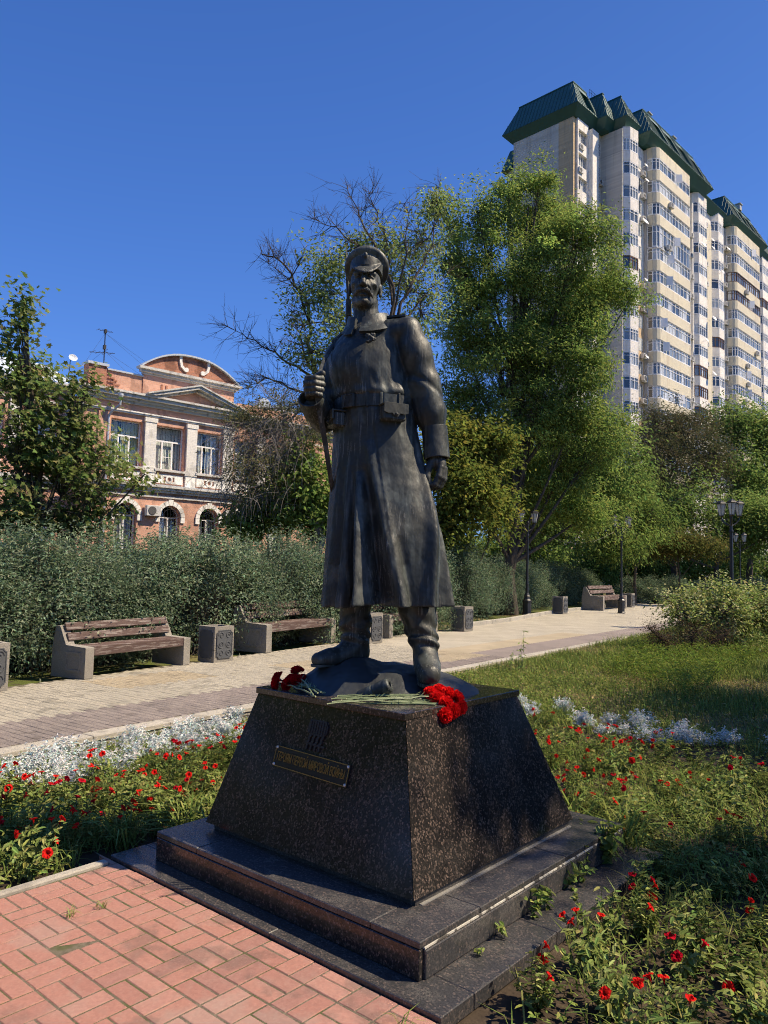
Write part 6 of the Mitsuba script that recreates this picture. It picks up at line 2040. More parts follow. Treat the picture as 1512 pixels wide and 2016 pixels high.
def bloom_mesh(rng, R, col):
    """ruffled head of a carnation, opening along +z"""
    V, F, Cc = [], [], []
    nlay = 6
    off = 0
    for lay in range(nlay):
        n = 7 + lay
        tilt = math.radians(8 + 82 * (lay / (nlay - 1)))
        for k in range(n):
            a = 2 * math.pi * (k + 0.5 * (lay % 2)) / n + rng.normal(0, 0.12)
            L = R * (0.85 + 0.2 * lay / nlay) * rng.uniform(0.85, 1.1)
            w = R * 0.62
            d = np.array([math.cos(a) * math.sin(tilt), math.sin(a) * math.sin(tilt), math.cos(tilt)])
            s = np.array([-math.sin(a), math.cos(a), 0])
            u = np.cross(s, d)
            pts = []
            for j in range(7):
                f = (j - 3) / 3
                rf = rng.normal(0, 0.10) * R
                e = L * (1 - 0.10 * f * f) + (0.06 * R if j % 2 else -0.05 * R)
                pts.append(d * e + s * w * f * 0.9 + u * rf - u * 0.10 * R)
            base = np.zeros(3)
            mid = [d * L * 0.55 + s * w * f * 0.55 + u * rng.normal(0, 0.05) * R for f in (-0.8, 0, 0.8)]
            vs = [base] + mid + pts
            V += vs
            fi = [(0, 1, 2), (0, 2, 3)] + [(1, 4, 5), (1, 5, 6), (1, 6, 2), (2, 6, 7), (2, 7, 8), (2, 8, 3), (3, 8, 9), (3, 9, 10)]
            F += [tuple(x + off for x in t) for t in fi]
            off += len(vs)
            c = np.array(col) * rng.uniform(0.75, 1.2)
            Cc += [c * 0.8] * 4 + [c * rng.uniform(0.9, 1.2)] * 7
    return tm(V, F), np.clip(np.array(Cc), 0, 0.9)


def carnation(head, tail, bend, facing, col, label, group, seed, R=0.046):
    rng = np.random.default_rng(seed)
    k = thing('carnation', label, 'flower', group)
    head, tail, facing = np.array(head, float), np.array(tail, float), np.array(facing, float)
    facing /= np.linalg.norm(facing)
    neck = head - facing * R * 0.9
    p = bez(neck, tail, np.array(bend, float), 14)
    p[1:-1] += rng.normal(0, 0.0022, (12, 3))
    # stems rest on the slab, not in it
    on = (np.abs((p - PED) @ E1 - OT[0]) < 0.60) & (np.abs((p - PED) @ E2 - OT[1]) < 0.605)
    p[:, 2] = np.where(on, np.maximum(p[:, 2], H4 + 0.006), p[:, 2])
    put('stem', tube(p, np.linspace(0.0042, 0.0052, 14), 6), 'stem_green', parent=k, smooth=50)
    e = (p[-1] - p[-2]) / np.linalg.norm(p[-1] - p[-2])
    put('cut_end', tube([p[-1] - e * 0.018, p[-1] + e * 0.004], [0.0050, 0.0047], 6), 'stem_cut', parent=k)
    M = frame(neck, np.cross(facing, [0.3, 0.2, 0.93]), None, facing)
    put('calyx', moved(lathe([(0.0, -0.006), (0.006, 0.0), (0.009, 0.014), (0.012, 0.032), (0.0, 0.032)], 10), M), 'stem_green', parent=k, smooth=40)
    b, c = bloom_mesh(rng, R, col)
    b.vertices[:, 2] += 0.022
    put('bloom', moved(b, M), 'petal', parent=k, color=c)
    for i in rng.choice(np.arange(3, 11), 3, replace=False):
        q = p[i]
        t = (p[i + 1] - p[i - 1]) / np.linalg.norm(p[i + 1] - p[i - 1])
        for s in (-1, 1):
            d = -t * 0.8 + np.cross(t, [0, 0, 1]) * s * 0.5 + np.array([0, 0, rng.uniform(0.15, 0.45)])
            d /= np.linalg.norm(d)
            L = rng.uniform(0.05, 0.085)
            sd = np.cross(d, [0, 0, 1])
            sd /= np.linalg.norm(sd)
            ll = tm([q, q + d * L * 0.5 + sd * 0.003, q + d * L, q + d * L * 0.5 - sd * 0.003], [[0, 1, 2], [0, 2, 3]])
            put('leaf', ll, 'stem_green', parent=k)


RED, DRED = (0.78, 0.020, 0.020), (0.46, 0.007, 0.014)
edge_n = -E2 * 0.8 + np.array([0, 0, -0.35])
B1 = [((0.312, 4.62, 1.108), (0.15, -0.35, 0.55)), ((0.370, 4.66, 1.118), (0.35, -0.3, 0.7)), ((0.420, 4.60, 1.108), (0.5, -0.4, 0.55)), ((0.478, 4.60, 1.082), (0.8, -0.35, 0.35)),
      ((0.492, 4.555, 1.030), (0.85, -0.5, -0.1)), ((0.398, 4.495, 1.062), (0.5, -0.75, 0.3)), ((0.386, 4.425, 1.000), (0.45, -0.85, -0.25)), ((0.342, 4.53, 1.088), (0.2, -0.7, 0.5)), ((0.440, 4.475, 1.020), (0.7, -0.7, -0.15))]
T1 = [(-0.270, 4.437, 1.066), (-0.260, 4.560, 1.066), (-0.292, 4.335, 1.072), (-0.246, 4.60, 1.075), (-0.215, 4.38, 1.085), (-0.19, 4.47, 1.080), (-0.245, 4.50, 1.088), (-0.275, 4.47, 1.078), (-0.21, 4.42, 1.070)]
for i, ((h, f), t) in enumerate(zip(B1, T1)):
    carnation(h, t, (0, -0.01, 0.02), f, RED, 'bright red carnation in the large bunch lying across the front corner of the granite cap', 'carnations of the large bunch', 300 + i, 0.048)
B2 = [((-0.676, 4.98, 1.120), (-0.7, -0.1, 0.4)), ((-0.675, 4.93, 1.092), (-0.8, -0.3, 0.1)), ((-0.577, 4.95, 1.120), (-0.4, -0.2, 0.7)), ((-0.545, 5.00, 1.172), (-0.2, 0.0, 0.9)), ((-0.510, 5.00, 1.120), (0.0, 0.1, 0.9)), ((-0.599, 4.90, 1.098), (-0.6, -0.5, 0.4)), ((-0.545, 4.90, 1.125), (-0.2, -0.4, 0.7))]
T2 = [(-0.338, 4.749, 1.066), (-0.385, 4.600, 1.068), (-0.318, 4.79, 1.07), (-0.400, 4.62, 1.075), (-0.36, 4.69, 1.08), (-0.35, 4.71, 1.072), (-0.375, 4.64, 1.082)]
for i, ((h, f), t) in enumerate(zip(B2, T2)):
    carnation(h, t, (0, 0, 0.02), f, DRED, 'dark red carnation in the small bunch at the left corner of the granite cap', 'carnations of the small bunch', 330 + i, 0.046)

# ------------------------------------------------------------------ benches, concrete bins, lamps
def f_concrete(p, n, uv):
    a = fbm(p.x * 60, p.y * 60, p.z * 60, octaves=3)
    b = noise(p.x * 150, p.y * 150, p.z * 150)
    s = fbm(p.x * 2.5, p.y * 2.5, p.z * 2.5, octaves=3)
    c = mix(v3((0.27, 0.25, 0.212)), v3((0.18, 0.168, 0.148)), a)
    c = mix(c, v3((0.37, 0.34, 0.28)), smoothstep(0.66, 0.8, b) * 0.6)
    return c * (0.80 + 0.4 * s)


def h_concrete(p, n, uv):
    return 0.004 * noise(p.x * 110, p.y * 110, p.z * 110)


bumped('pebble_concrete', proc(f_concrete), proc(h_concrete), 0.9, 0.2)


def f_benchwood(p, n, uv):
    u = p.x * float(KD[0]) + p.y * float(KD[1])
    g = fbm(u * 2.5, p.z * 70, (p.x - p.y) * 30, octaves=4)
    w = smoothstep(0.50, 0.66, fbm(u * 3.2, p.z * 70, (p.x - p.y) * 9, octaves=5))
    c = mix(v3((0.060, 0.036, 0.030)), v3((0.105, 0.070, 0.060)), g)
    return mix(c, v3((0.27, 0.235, 0.21)), w * 0.6)


plain('bench_wood', proc(f_benchwood), 0.75, 0.3)
plain('ornament', (0.075, 0.080, 0.085), 0.6, 0.4)


def bench(x, y, d, s, L, label):
    k = thing('bench', label, 'bench', 'park benches along the path')
    d = np.array(d, float) / np.linalg.norm(d)
    M = frame((x, y, PATH_Z), (d[0], d[1], 0))
    M[:3, :3] *= s
    P = lambda n, m, mat, **kw: put(n, moved(m, M), mat, parent=k, **kw)
    side = sg.Polygon([(0, 0), (0, 0.50), (0.46, 0.52), (0.62, 0.82), (0.72, 0.82), (0.78, 0.45), (0.78, 0)]).buffer(-0.015).buffer(0.015)
    R = np.array([[0, 0, 1, 0], [1, 0, 0, 0], [0, 1, 0, 0], [0, 0, 0, 1.0]])
    for x0 in (0, L - 0.17):
        m = trimesh.creation.extrude_polygon(side, 0.17, engine='earcut')
        m.apply_transform(R)
        m.apply_translation((x0, 0, 0))
        e = P('end_block', m, 'pebble_concrete')
        q = trimesh.creation.extrude_polygon(sg.Polygon([(0.10, 0.10), (0.10, 0.42), (0.46, 0.42), (0.46, 0.10)]).difference(sg.Polygon([(0.14, 0.14), (0.14, 0.38), (0.42, 0.38), (0.42, 0.14)])), 0.012, engine='earcut')
        q.apply_transform(R)
        q.apply_translation((x0 - 0.0122 if x0 == 0 else x0 + 0.1702, 0, 0))
        put('panel_frame', moved(q, M), 'pebble_concrete', parent=e)
    rng = np.random.default_rng(int(abs(x) * 100))
    for y0, y1 in ((0.035, 0.175), (0.185, 0.325), (0.335, 0.465)):
        P('seat_plank', cbox(0.173, L - 0.173, y0, y1, 0.46 + rng.uniform(0, 0.004), 0.505 + rng.uniform(0, 0.006), 0.006), 'bench_wood')
    P('front_board', cbox(0.174, L - 0.174, 0.004, 0.034, 0.36, 0.512, 0.006), 'bench_wood')
    for z0 in (0.58, 0.74):
        m = cbox(0.06, L - 0.06, -0.02, 0.02, 0, 0.13, 0.006)
        Rx = trimesh.transformations.rotation_matrix(-0.39, (1, 0, 0))
        m.apply_transform(Rx)
        m.apply_translation((0, 0.455 + (z0 - 0.52) * 0.412, z0))
        P('back_plank', m, 'bench_wood')
    return k


bench(-4.68, 12.16, (0.47, 0.883), 1.0, 2.40, 'weathered wooden bench with concrete ends under the hedge, nearest bench on the left')
bench(-2.46, 16.42, (0.45, 0.893), 1.20, 2.45, 'weathered wooden bench with concrete ends seen just left of the statue boots')
bench(0.22, 20.6, (0.49, 0.87), 1.22, 2.5, 'wooden bench with concrete ends partly hidden behind the statue boots')
bench(11.2, 38.6, (0.56, 0.83), 1.42, 2.9, 'wooden bench with concrete ends standing far down the path beyond the lamp post')


def spiral(cx, cy, r, turns, dirn, n=26):
    t = np.linspace(0, 1, n)
    a = dirn * turns * 2 * math.pi * t
    rr = r * (1 - 0.82 * t)
    return np.stack([cx + rr * np.cos(a), cy + rr * np.sin(a)], 1)


def bin_(x, y, label, s=1.0, rot=0.0):
    k = thing('litter_bin', label, 'litter bin', 'concrete litter bins along the path')
    c, sn = math.cos(rot), math.sin(rot)
    d = np.array([KD[0] * c - KD[1] * sn, KD[0] * sn + KD[1] * c])
    M = frame((x, y, PATH_Z), (d[0], d[1], 0))
    M[:3, :3] *= s
    P = lambda n, m, mat, parent=k: put(n, moved(m, M), mat, parent=parent)
    W, D = 0.50, 0.46
    hz = [(0, 0.225), (0.233, 0.450), (0.458, 0.68)]
    for z0, z1 in hz:
        o = sg.box(0, 0, W, D).buffer(-0.012).buffer(0.012)
        P('course', prism(o.difference(sg.box(0.07, 0.07, W - 0.07, D - 0.07)), z0, z1), 'pebble_concrete')
    P('liner', box(0.075, W - 0.075, 0.075, D - 0.075, 0.02, 0.60), 'iron')
    for face in ('front', 'side'):
        pw = (W if face == 'front' else D) - 0.10
        pan = sg.box(0.05, 0.07, 0.05 + pw, 0.61)
        for cx in (0.05, 0.05 + pw):
            for cy in (0.07, 0.61):
                pan = pan.difference(sg.Point(cx, cy).buffer(0.045))
        ms = [trimesh.creation.extrude_polygon(pan, 0.012, engine='earcut')]
        if face == 'front':
            cx0 = 0.05 + pw / 2
            for sx in (-1, 1):
                for cy, r, tn in ((0.17, 0.072, 1.3), (0.34, 0.078, 1.4), (0.51, 0.072, 1.3)):
                    sp = spiral(0, cy, r, tn, 1 if cy != 0.34 else -1)
                    sp[:, 0] = cx0 + sx * (0.092 + sp[:, 0])
                    t3 = tube(np.column_stack([sp, np.full(len(sp), 0.016)]), 0.0095, 5)
                    ms.append(t3)
            rim_ = pan.difference(pan.buffer(-0.014))
            ms.append(trimesh.creation.extrude_polygon(rim_, 0.020, engine='earcut'))
        m = cat(ms)
        if face == 'front':
            m.apply_transform(np.array([[1, 0, 0, 0], [0, 0, -1, -0.001], [0, 1, 0, 0], [0, 0, 0, 1.0]]))
        else:
            m.apply_transform(np.array([[0, 0, -1, -0.001], [1, 0, 0, 0], [0, 1, 0, 0], [0, 0, 0, 1.0]]))
            m.apply_transform(np.array([[1, 0, 0, 0], [0, -1, 0, D], [0, 0, 1, 0], [0, 0, 0, 1.0]]))
            m.invert()
        P('scroll_plate', m, 'ornament')
    return k


bin_(-5.62, 10.62, 'concrete litter bin with scroll plate cut by the left edge of the picture')
bin_(-3.18, 14.62, 'concrete litter bin with dark scroll plate between the two nearest benches')
bin_(-0.28, 18.95, 'stacked concrete litter bin seen between the legs of the statue', 1.1)
bin_(2.55, 23.45, 'concrete litter bin right of the greatcoat hem, before the planted strip', 1.1)
bin_(8.25, 34.7, 'concrete litter bin left of the far bench', 1.15)
bin_(14.2, 43.3, 'concrete litter bin right of the far bench', 1.15)

plain('lamp_iron', (0.018, 0.019, 0.021), 0.42, 0.5)
bsdf('lamp_glass', {'type': 'principledthin', 'base_color': rgb(0.66, 0.68, 0.68), 'roughness': 0.35, 'diff_trans': 1.0, 'eta': 1.5})


def lamp(x, y, z, H, arms, label, rot=0.0, r=1.0):
    k = thing('street_lamp', label, 'street lamp', 'black iron lamps along the path')
    M = T().translate([x, y, z])
    Mn = np.eye(4)
    Mn[:3, 3] = (x, y, z)
    P = lambda n, m, mat, parent=k, **kw: put(n, moved(m, Mn), mat, parent=parent, **kw)
    P('base', lathe([(0.0, 0), (0.19 * r, 0), (0.19 * r, 0.06), (0.16 * r, 0.09), (0.16 * r, 0.55), (0.175 * r, 0.58), (0.175 * r, 0.64), (0.12 * r, 0.70), (0.10 * r, 0.78), (0.12 * r, 0.82), (0.10 * r, 0.86), (0.07 * r, 0.95), (0, 0.95)], 8), 'lamp_iron')
    P('post', lathe([(0.060 * r, 0.94), (0.055 * r, 1.3), (0.066 * r, 1.32), (0.066 * r, 1.36), (0.048 * r, 1.40), (0.042 * r, H - 1.2), (0.060 * r, H - 1.18), (0.060 * r, H - 1.12), (0.038 * r, H - 1.08), (0.034 * r, H - 0.62), (0.05 * r, H - 0.60), (0.05 * r, H - 0.56), (0.0, H - 0.5)], 12), 'lamp_iron', smooth=50)
    for i in range(arms):
        a = rot + 2 * math.pi * i / arms
        d = np.array([math.cos(a), math.sin(a), 0])
        c = d * 0.34
        up = np.array([0, 0, 1.0])
        pts = [d * 0.03 + up * (H - 0.95), d * 0.16 + up * (H - 0.90), d * 0.30 + up * (H - 0.78), c + up * (H - 0.62)]
        arm = cat([tube(bez(pts[0], pts[3], d * 0.14 - up * 0.06, 9), 0.018 * r, 6),
                   tube([(d * (0.16 + 0.055 * math.cos(t) * (1 - t / 9)) + up * (H - 0.74 + 0.055 * math.sin(t) * (1 - t / 9))) for t in np.linspace(0, 6.5, 18)], 0.011, 5)])
        P('arm', arm, 'lamp_iron')
        ln = num(k + '__lantern')
        z0, z1, r0, r1 = H - 0.58, H - 0.16, 0.085, 0.165
        an = np.arange(6) * math.pi / 3
        q0 = [c + [r0 * math.cos(t), r0 * math.sin(t), z0] for t in an]
        q1 = [c + [r1 * math.cos(t), r1 * math.sin(t), z1] for t in an]
        v = np.array(q0 + q1)
        f = []
        for j in range(6):
            f += [(j, (j + 1) % 6, 6 + (j + 1) % 6), (j, 6 + (j + 1) % 6, 6 + j)]
        P('glass', tm(v, f), 'lamp_glass', ln)
        bars = [tube([q0[j], q1[j]], 0.011, 4) for j in range(6)] + [tube(np.array(q + [q[0]]), 0.011, 4) for q in (q0, q1)]
        Mc = np.eye(4)
        Mc[:3, 3] = c
        bars.append(moved(lathe([(0.0, z0 - 0.06), (0.03, z0 - 0.05), (0.10, z0 - 0.012), (0.10, z0 - 0.004), (0.0, z0 - 0.002)], 6), Mc))
        P('frame', cat(bars), 'lamp_iron', ln)
        P('hood', moved(lathe([(0.20, z1 - 0.005), (0.205, z1 + 0.012), (0.15, z1 + 0.065), (0.09, z1 + 0.105), (0.035, z1 + 0.125), (0.02, z1 + 0.15), (0.026, z1 + 0.165), (0.0, z1 + 0.185)], 6), Mc), 'lamp_iron', ln)
    return k


l1 = lamp(6.28, 33.0, -0.03, 4.60, 2, 'black iron lamp with two lanterns on the planted strip, right of the greatcoat', 0.35, 1.15)
lamp(11.5, 36.6, -0.05, 4.75, 2, 'black iron lamp with two lanterns half hidden in the feathery tree', 0.1, 1.0)
lamp(12.4, 27.0, -0.05, 4.65, 3, 'nearest black iron lamp with big lanterns at the right, behind the variegated shrub', 2.3, 1.35)
lamp(22.4, 47.6, -0.05, 4.65, 4, 'farther black iron lamp with four lanterns right behind the nearest lamp', 0.4, 1.0)
t = np.linspace(0, 1, 14)[:, None]
a_, b_ = np.array([6.6, 33.1, 3.72]), np.array([11.2, 36.6, 3.9])
put('cable', tube(a_ + (b_ - a_) * t - np.array([0, 0, 0.6]) * (4 * t * (1 - t)), 0.007, 4), 'iron', parent=l1)

# parked cars glimpsed beyond the end of the path
plain('car_white', (0.72, 0.72, 0.71), 0.3, 0.6, clearcoat=0.8)
plain('car_silver', (0.42, 0.43, 0.45), 0.3, 0.6, clearcoat=0.8)
plain('car_glass', (0.02, 0.025, 0.03), 0.08, 0.8)
plain('tyre', (0.02, 0.02, 0.02), 0.9, 0.1)


def car(x, y, ang, mat, label):
    k = thing('parked_car', label, 'car', None)
    M = rotz(ang, (x, y, -0.1))
    UP = np.array([[1, 0, 0, 0], [0, 0, -1, 0], [0, 1, 0, 0], [0, 0, 0, 1.0]])
    def ext(pl, w):
        m = trimesh.creation.extrude_polygon(pl, w, engine='earcut')
        m.apply_transform(UP)
        m.apply_translation((0, w / 2, 0))
        return m
    body = sg.Polygon([(-2.1, 0.3), (2.1, 0.3), (2.15, 0.65), (1.95, 0.85), (1.1, 0.95), (-1.7, 0.98), (-2.1, 0.9), (-2.15, 0.5)])
    for wx in (-1.3, 1.3):
        body = body.difference(sg.Point(wx, 0.32).buffer(0.38))
    put('body', moved(ext(body.buffer(-0.05).buffer(0.05), 1.7), M), mat, parent=k)
    cab = sg.Polygon([(-1.75, 0.981), (1.05, 0.952), (0.45, 1.42), (-1.2, 1.46)])
    put('glasshouse', moved(ext(cab, 1.46), M), 'car_glass', parent=k)
    put('roof', moved(cbox(-1.15, 0.42, -0.70, 0.70, 1.43, 1.50, 0.03), M), mat, parent=k)
    for wx in (-1.3, 1.3):
        for wy in (-0.76, 0.76):
            w = lathe([(0.0, -0.1), (0.32, -0.1), (0.33, -0.06), (0.33, 0.06), (0.32, 0.1), (0.0, 0.1)], 20)
            w.apply_transform(np.array([[1, 0, 0, wx], [0, 0, -1, wy], [0, 1, 0, 0.33], [0, 0, 0, 1.0]]))
            put('wheel', moved(w, M), 'tyre', parent=k)


car(26.0, 66.0, 0.15, 'car_white', 'white car parked beyond the low hedge at the end of the path, left one')
car(31.5, 67.5, 0.1, 'car_silver', 'silver car parked beyond the low hedge at the end of the path, right one')
# ------------------------------------------------------------------ bedding plants, lawn, weeds
leafy('grass_leaf', 0.45, 0.55)
leafy('silver_leaf', 0.75, 0.35)
leafy('flower_petal', 0.55, 0.5)


def petunia_variant(seed, n_leaf, n_flow, size, red):
    """(foliage mesh+colours, list of flower mesh+colours) of a small bedding plant at the origin"""
    rng = np.random.default_rng(seed)
    # stems
    st, P, O = [], [], []
    tips = []
    for k in range(11):
        a, h = rng.uniform(0, 2 * math.pi), rng.uniform(0.10, 0.27) * size
        r = rng.uniform(0.02, 0.15) * size
        tip = np.array([math.cos(a) * r, math.sin(a) * r, h])
        p = bez(np.zeros(3), tip, np.array([math.cos(a), math.sin(a), 0]) * 0.04, 5)
        st.append(tube(p, np.linspace(0.003, 0.0018, 5), 3, False))
        tips.append((tip, a))
        for j in range(n_leaf // 11):
            q = p[0] + (tip - p[0]) * rng.uniform(0.2, 1.0) + rng.normal(0, 0.010, 3)
            P.append(q)
            O.append(np.array([math.cos(a), math.sin(a), 0.3]) + rng.normal(0, 0.7, 3))
    P, O = np.array(P), np.array(O)
    P[:, 2] = np.maximum(P[:, 2], 0.012)
    col = leaf_colours(rng, len(P), [(0.22, 0.27, 0.075), (0.17, 0.225, 0.062), (0.28, 0.31, 0.11)])
    m, c = leaf_cloud(rng, P, O / np.linalg.norm(O, axis=1, keepdims=True), 0.046 * size, 0.019 * size, col, 'oval', 0.5, 0.1, 0.5, 1.4)
    s = cat(st)
    fol = (cat([m, s]), np.vstack([c, np.tile((0.09, 0.12, 0.04), (len(s.vertices), 1))]))
    fl = []
    for k in range(n_flow):
        tip, a = tips[k]
        R = rng.uniform(0.021, 0.030)
        d = np.array([math.cos(a) * 0.5 + 0.25, math.sin(a) * 0.5 - 0.2, rng.uniform(0.35, 0.9)]) + rng.normal(0, 0.25, 3)
        d /= np.linalg.norm(d)
        V, F, C = [np.zeros(3)], [], [np.array(red) * 0.25]
        n = 20
        for j in range(n):
            t = 2 * math.pi * j / n
            V.append(np.array([0.006 * math.cos(t), 0.006 * math.sin(t), 0.024]))
            C.append(np.array(red) * 0.5)
        for ring, (rr_, zz_) in enumerate(((0.55, 0.034), (1.0, 0.036))):
            for j in range(n):
                t = 2 * math.pi * j / n
                lob = 1 - 0.13 * (0.5 + 0.5 * math.cos(5 * t)) * (ring == 1)
                V.append(np.array([R * rr_ * lob * math.cos(t), R * rr_ * lob * math.sin(t), zz_ + rng.normal(0, 0.0025) + (-0.004 if ring else 0.0)]))
                C.append(np.array(red) * rng.uniform(0.8, 1.15))
        for j in range(n):
            i2 = (j + 1) % n
            F += [(0, 1 + i2, 1 + j)]
            for a0, b0 in ((1, 1 + n), (1 + n, 1 + 2 * n)):
                F += [(a0 + j, a0 + i2, b0 + i2), (a0 + j, b0 + i2, b0 + j)]
        fm = moved(tm(V, F), frame(tip + np.array([0, 0, 0.004]), np.cross(d, [0.31, 0.2, 0.9]), None, d))
        fl.append((fm, np.clip(np.array(C), 0, 0.9)))
    return mikit.ply(fol[0], 'grass_leaf', color=fol[1]), [mikit.ply(a, 'flower_petal', color=b) for a, b in fl]


PRED, PCRIM, PPINK = (0.74, 0.022, 0.018), (0.50, 0.010, 0.024), (0.62, 0.16, 0.22)
PET = [petunia_variant(500 + i, 209, nf, s, c) for i, (nf, s, c) in enumerate([(4, 1.0, PRED), (3, 1.05, PRED), (2, 1.0, PRED), (5, 1.1, PRED), (3, 0.95, PCRIM), (2, 1.1, PCRIM), (0, 1.0, PRED), (0, 1.1, PRED), (2, 1.0, PPINK)])]
PLAB = ['petunia plant with four red flowers', 'petunia plant with three red flowers', 'petunia plant with two red flowers', 'large petunia plant with five red flowers', 'petunia plant with three crimson flowers', 'petunia plant with two crimson flowers', 'green petunia plant without flowers', 'large green petunia plant without flowers', 'petunia plant with two pink flowers']


def petunia(x, y, v, s, rot, z, where):
    lab = PLAB[v] + ' ' + where
    k = thing('petunia', lab, 'flower', lab)
    M = T().translate([x, y, z]) @ T().rotate([0, 0, 1], rot) @ T().scale(s)
    put('foliage', None, None, parent=k, ply=PET[v][0], to_world=M)
    for f in PET[v][1]:
        put('flower', None, None, parent=k, ply=f, to_world=M)


def in_ped(x, y, m=0.02):
    q = np.array([x, y, 0]) - PED
    a, b = q @ E1, q @ E2
    return -1.263 - m < a < 1.262 + m and -1.262 - m < b < 1.305 + m


BRICK_KEEP = brick_area.buffer(0.10)


def scatter(rng, poly, dist, n):
    """points in a polygon at least dist apart"""
    x0, y0, x1, y1 = poly.bounds
    out = []
    cell = {}
    for _ in range(n):
        x, y = rng.uniform(x0, x1), rng.uniform(y0, y1)
        if not poly.contains(sg.Point(x, y)):
            continue
        g = (int(x // dist), int(y // dist))
        if any((x - a) ** 2 + (y - b) ** 2 < dist * dist for i in (-1, 0, 1) for j in (-1, 0, 1) for a, b in cell.get((g[0] + i, g[1] + j), [])):
            continue
        cell.setdefault(g, []).append((x, y))
        out.append((x, y))
    return out


PED_POLY = sg.Polygon([tuple(ped(a, b)[:2]) for a, b in ((-1.30, -1.30), (1.30, -1.30), (1.30, 1.34), (-1.30, 1.34))])
kp = lambda s, w: tuple(K0 + KD * s + KN * w)
# the silver band follows the kerb, then turns along the lawn towards the viewer's right
silver_poly = sg.Polygon([kp(-2.2, -0.34), kp(3.4, -0.34), (0.2, 11.3), (2.15, 10.95), (4.45, 8.75), (6.2, 6.6), (5.6, 5.9), (3.6, 8.1), (1.9, 9.75), (0.2, 10.1), kp(3.3, -1.25), kp(-2.2, -1.2)])
left_poly = sg.Polygon([kp(-2.0, -1.3), kp(3.2, -1.3), (0.6, 9.4), (-0.6, 6.9), (-1.75, 5.1), (-2.15, 4.40), (-2.7, 3.7), (-3.6, 4.3)]).difference(PED_POLY).difference(BRICK_KEEP)
right_poly = sg.Polygon([(0.4, 9.5), (1.9, 9.4), (3.4, 7.9), (4.2, 6.6), (3.0, 3.6), (2.1, 2.7), (0.45, 2.9), (0.62, 3.35), (1.75, 5.0), (0.9, 6.4), (-0.2, 7.2)]).difference(PED_POLY)
rng = np.random.default_rng(90)
cnt_ = 0
for (x, y) in scatter(rng, left_poly, 0.20, 5000):
    if abs(x / y) > 0.56:
        continue
    v = int(rng.choice([0, 1, 2, 3, 4, 5, 6, 7], p=[.14, .14, .12, .10, .08, .07, .20, .15]))
    petunia(x, y, v, rng.uniform(0.85, 1.15), rng.uniform(0, 360), -0.085, 'beside the silver plants left of the monument' if (x - K0[0]) * KN[0] + (y - K0[1]) * KN[1] > -1.75 else ('near the red bricks, left' if y < 5.6 else 'close to the left side of the monument'))
    cnt_ += 1
for (x, y) in scatter(rng, right_poly, 0.27, 5000):
    if x / y > 0.57:
        continue
    v = int(rng.choice([0, 1, 2, 3, 4, 5, 6, 7, 8], p=[.16, .15, .12, .10, .09, .08, .17, .10, .03]))
    petunia(x, y, v, rng.uniform(0.8, 1.15), rng.uniform(0, 360), -0.085, 'in the front right bed corner' if y < 4.6 else ('beside the silver plants right of the monument' if x + y > 10.8 else 'right of the monument, mid bed'))
    cnt_ += 1


def silver_variant(seed):
    rng = np.random.default_rng(seed)
    V0 = []
    P, D = [], []
    for k in range(34):
        a, el = rng.uniform(0, 2 * math.pi), rng.uniform(0.25, 1.4)
        d = np.array([math.cos(a) * math.cos(el), math.sin(a) * math.cos(el), math.sin(el)])
        L = rng.uniform(0.10, 0.20)
        # a cut leaf: narrow lobes along a midrib
        for j in range(9):
            f = 0.25 + 0.75 * j / 8
            for s in (-1, 1):
                P.append(d * L * f + np.array([0, 0, 0.03]))
                sd = np.cross(d, [0, 0, 1.0])
                sd /= np.linalg.norm(sd) + 1e-9
                D.append(d * 0.8 + sd * s * 0.9 + rng.normal(0, 0.15, 3))
    P, D = np.array(P), np.array(D)
    col = leaf_colours(rng, len(P), [(0.66, 0.69, 0.68), (0.55, 0.60, 0.58), (0.72, 0.74, 0.73)], var=0.10)
    m, c = leaf_cloud(rng, P, D / np.linalg.norm(D, axis=1, keepdims=True), 0.034, 0.013, col, 'lance', 0.35, 0.0, 0.6, 0.6)
    return mikit.ply(m, 'silver_leaf', color=c)


SIL = [silver_variant(600 + i) for i in range(4)]
for (x, y) in scatter(rng, silver_poly.difference(PED_POLY), 0.21, 6000):
    if abs(x / y) > 0.57 or (-0.75 < x < 0.9 and y > 7.5) or (x > 0 and rng.random() < 0.55):
        continue
    side = 'left' if x < 0 else 'right'
    k = thing('silver_plant', 'silver white feathery plant in the pale band ' + ('along the path kerb left of the monument' if side == 'left' else 'before the lawn right of the monument'), 'plant', 'silver plants on the ' + ('left' if side == 'left' else 'right'))
    put('foliage', None, None, parent=k, ply=SIL[int(rng.integers(4))], to_world=T().translate([x, y, -0.085]) @ T().rotate([0, 0, 1], rng.uniform(0, 360)) @ T().scale(rng.uniform(0.8, 1.25)))


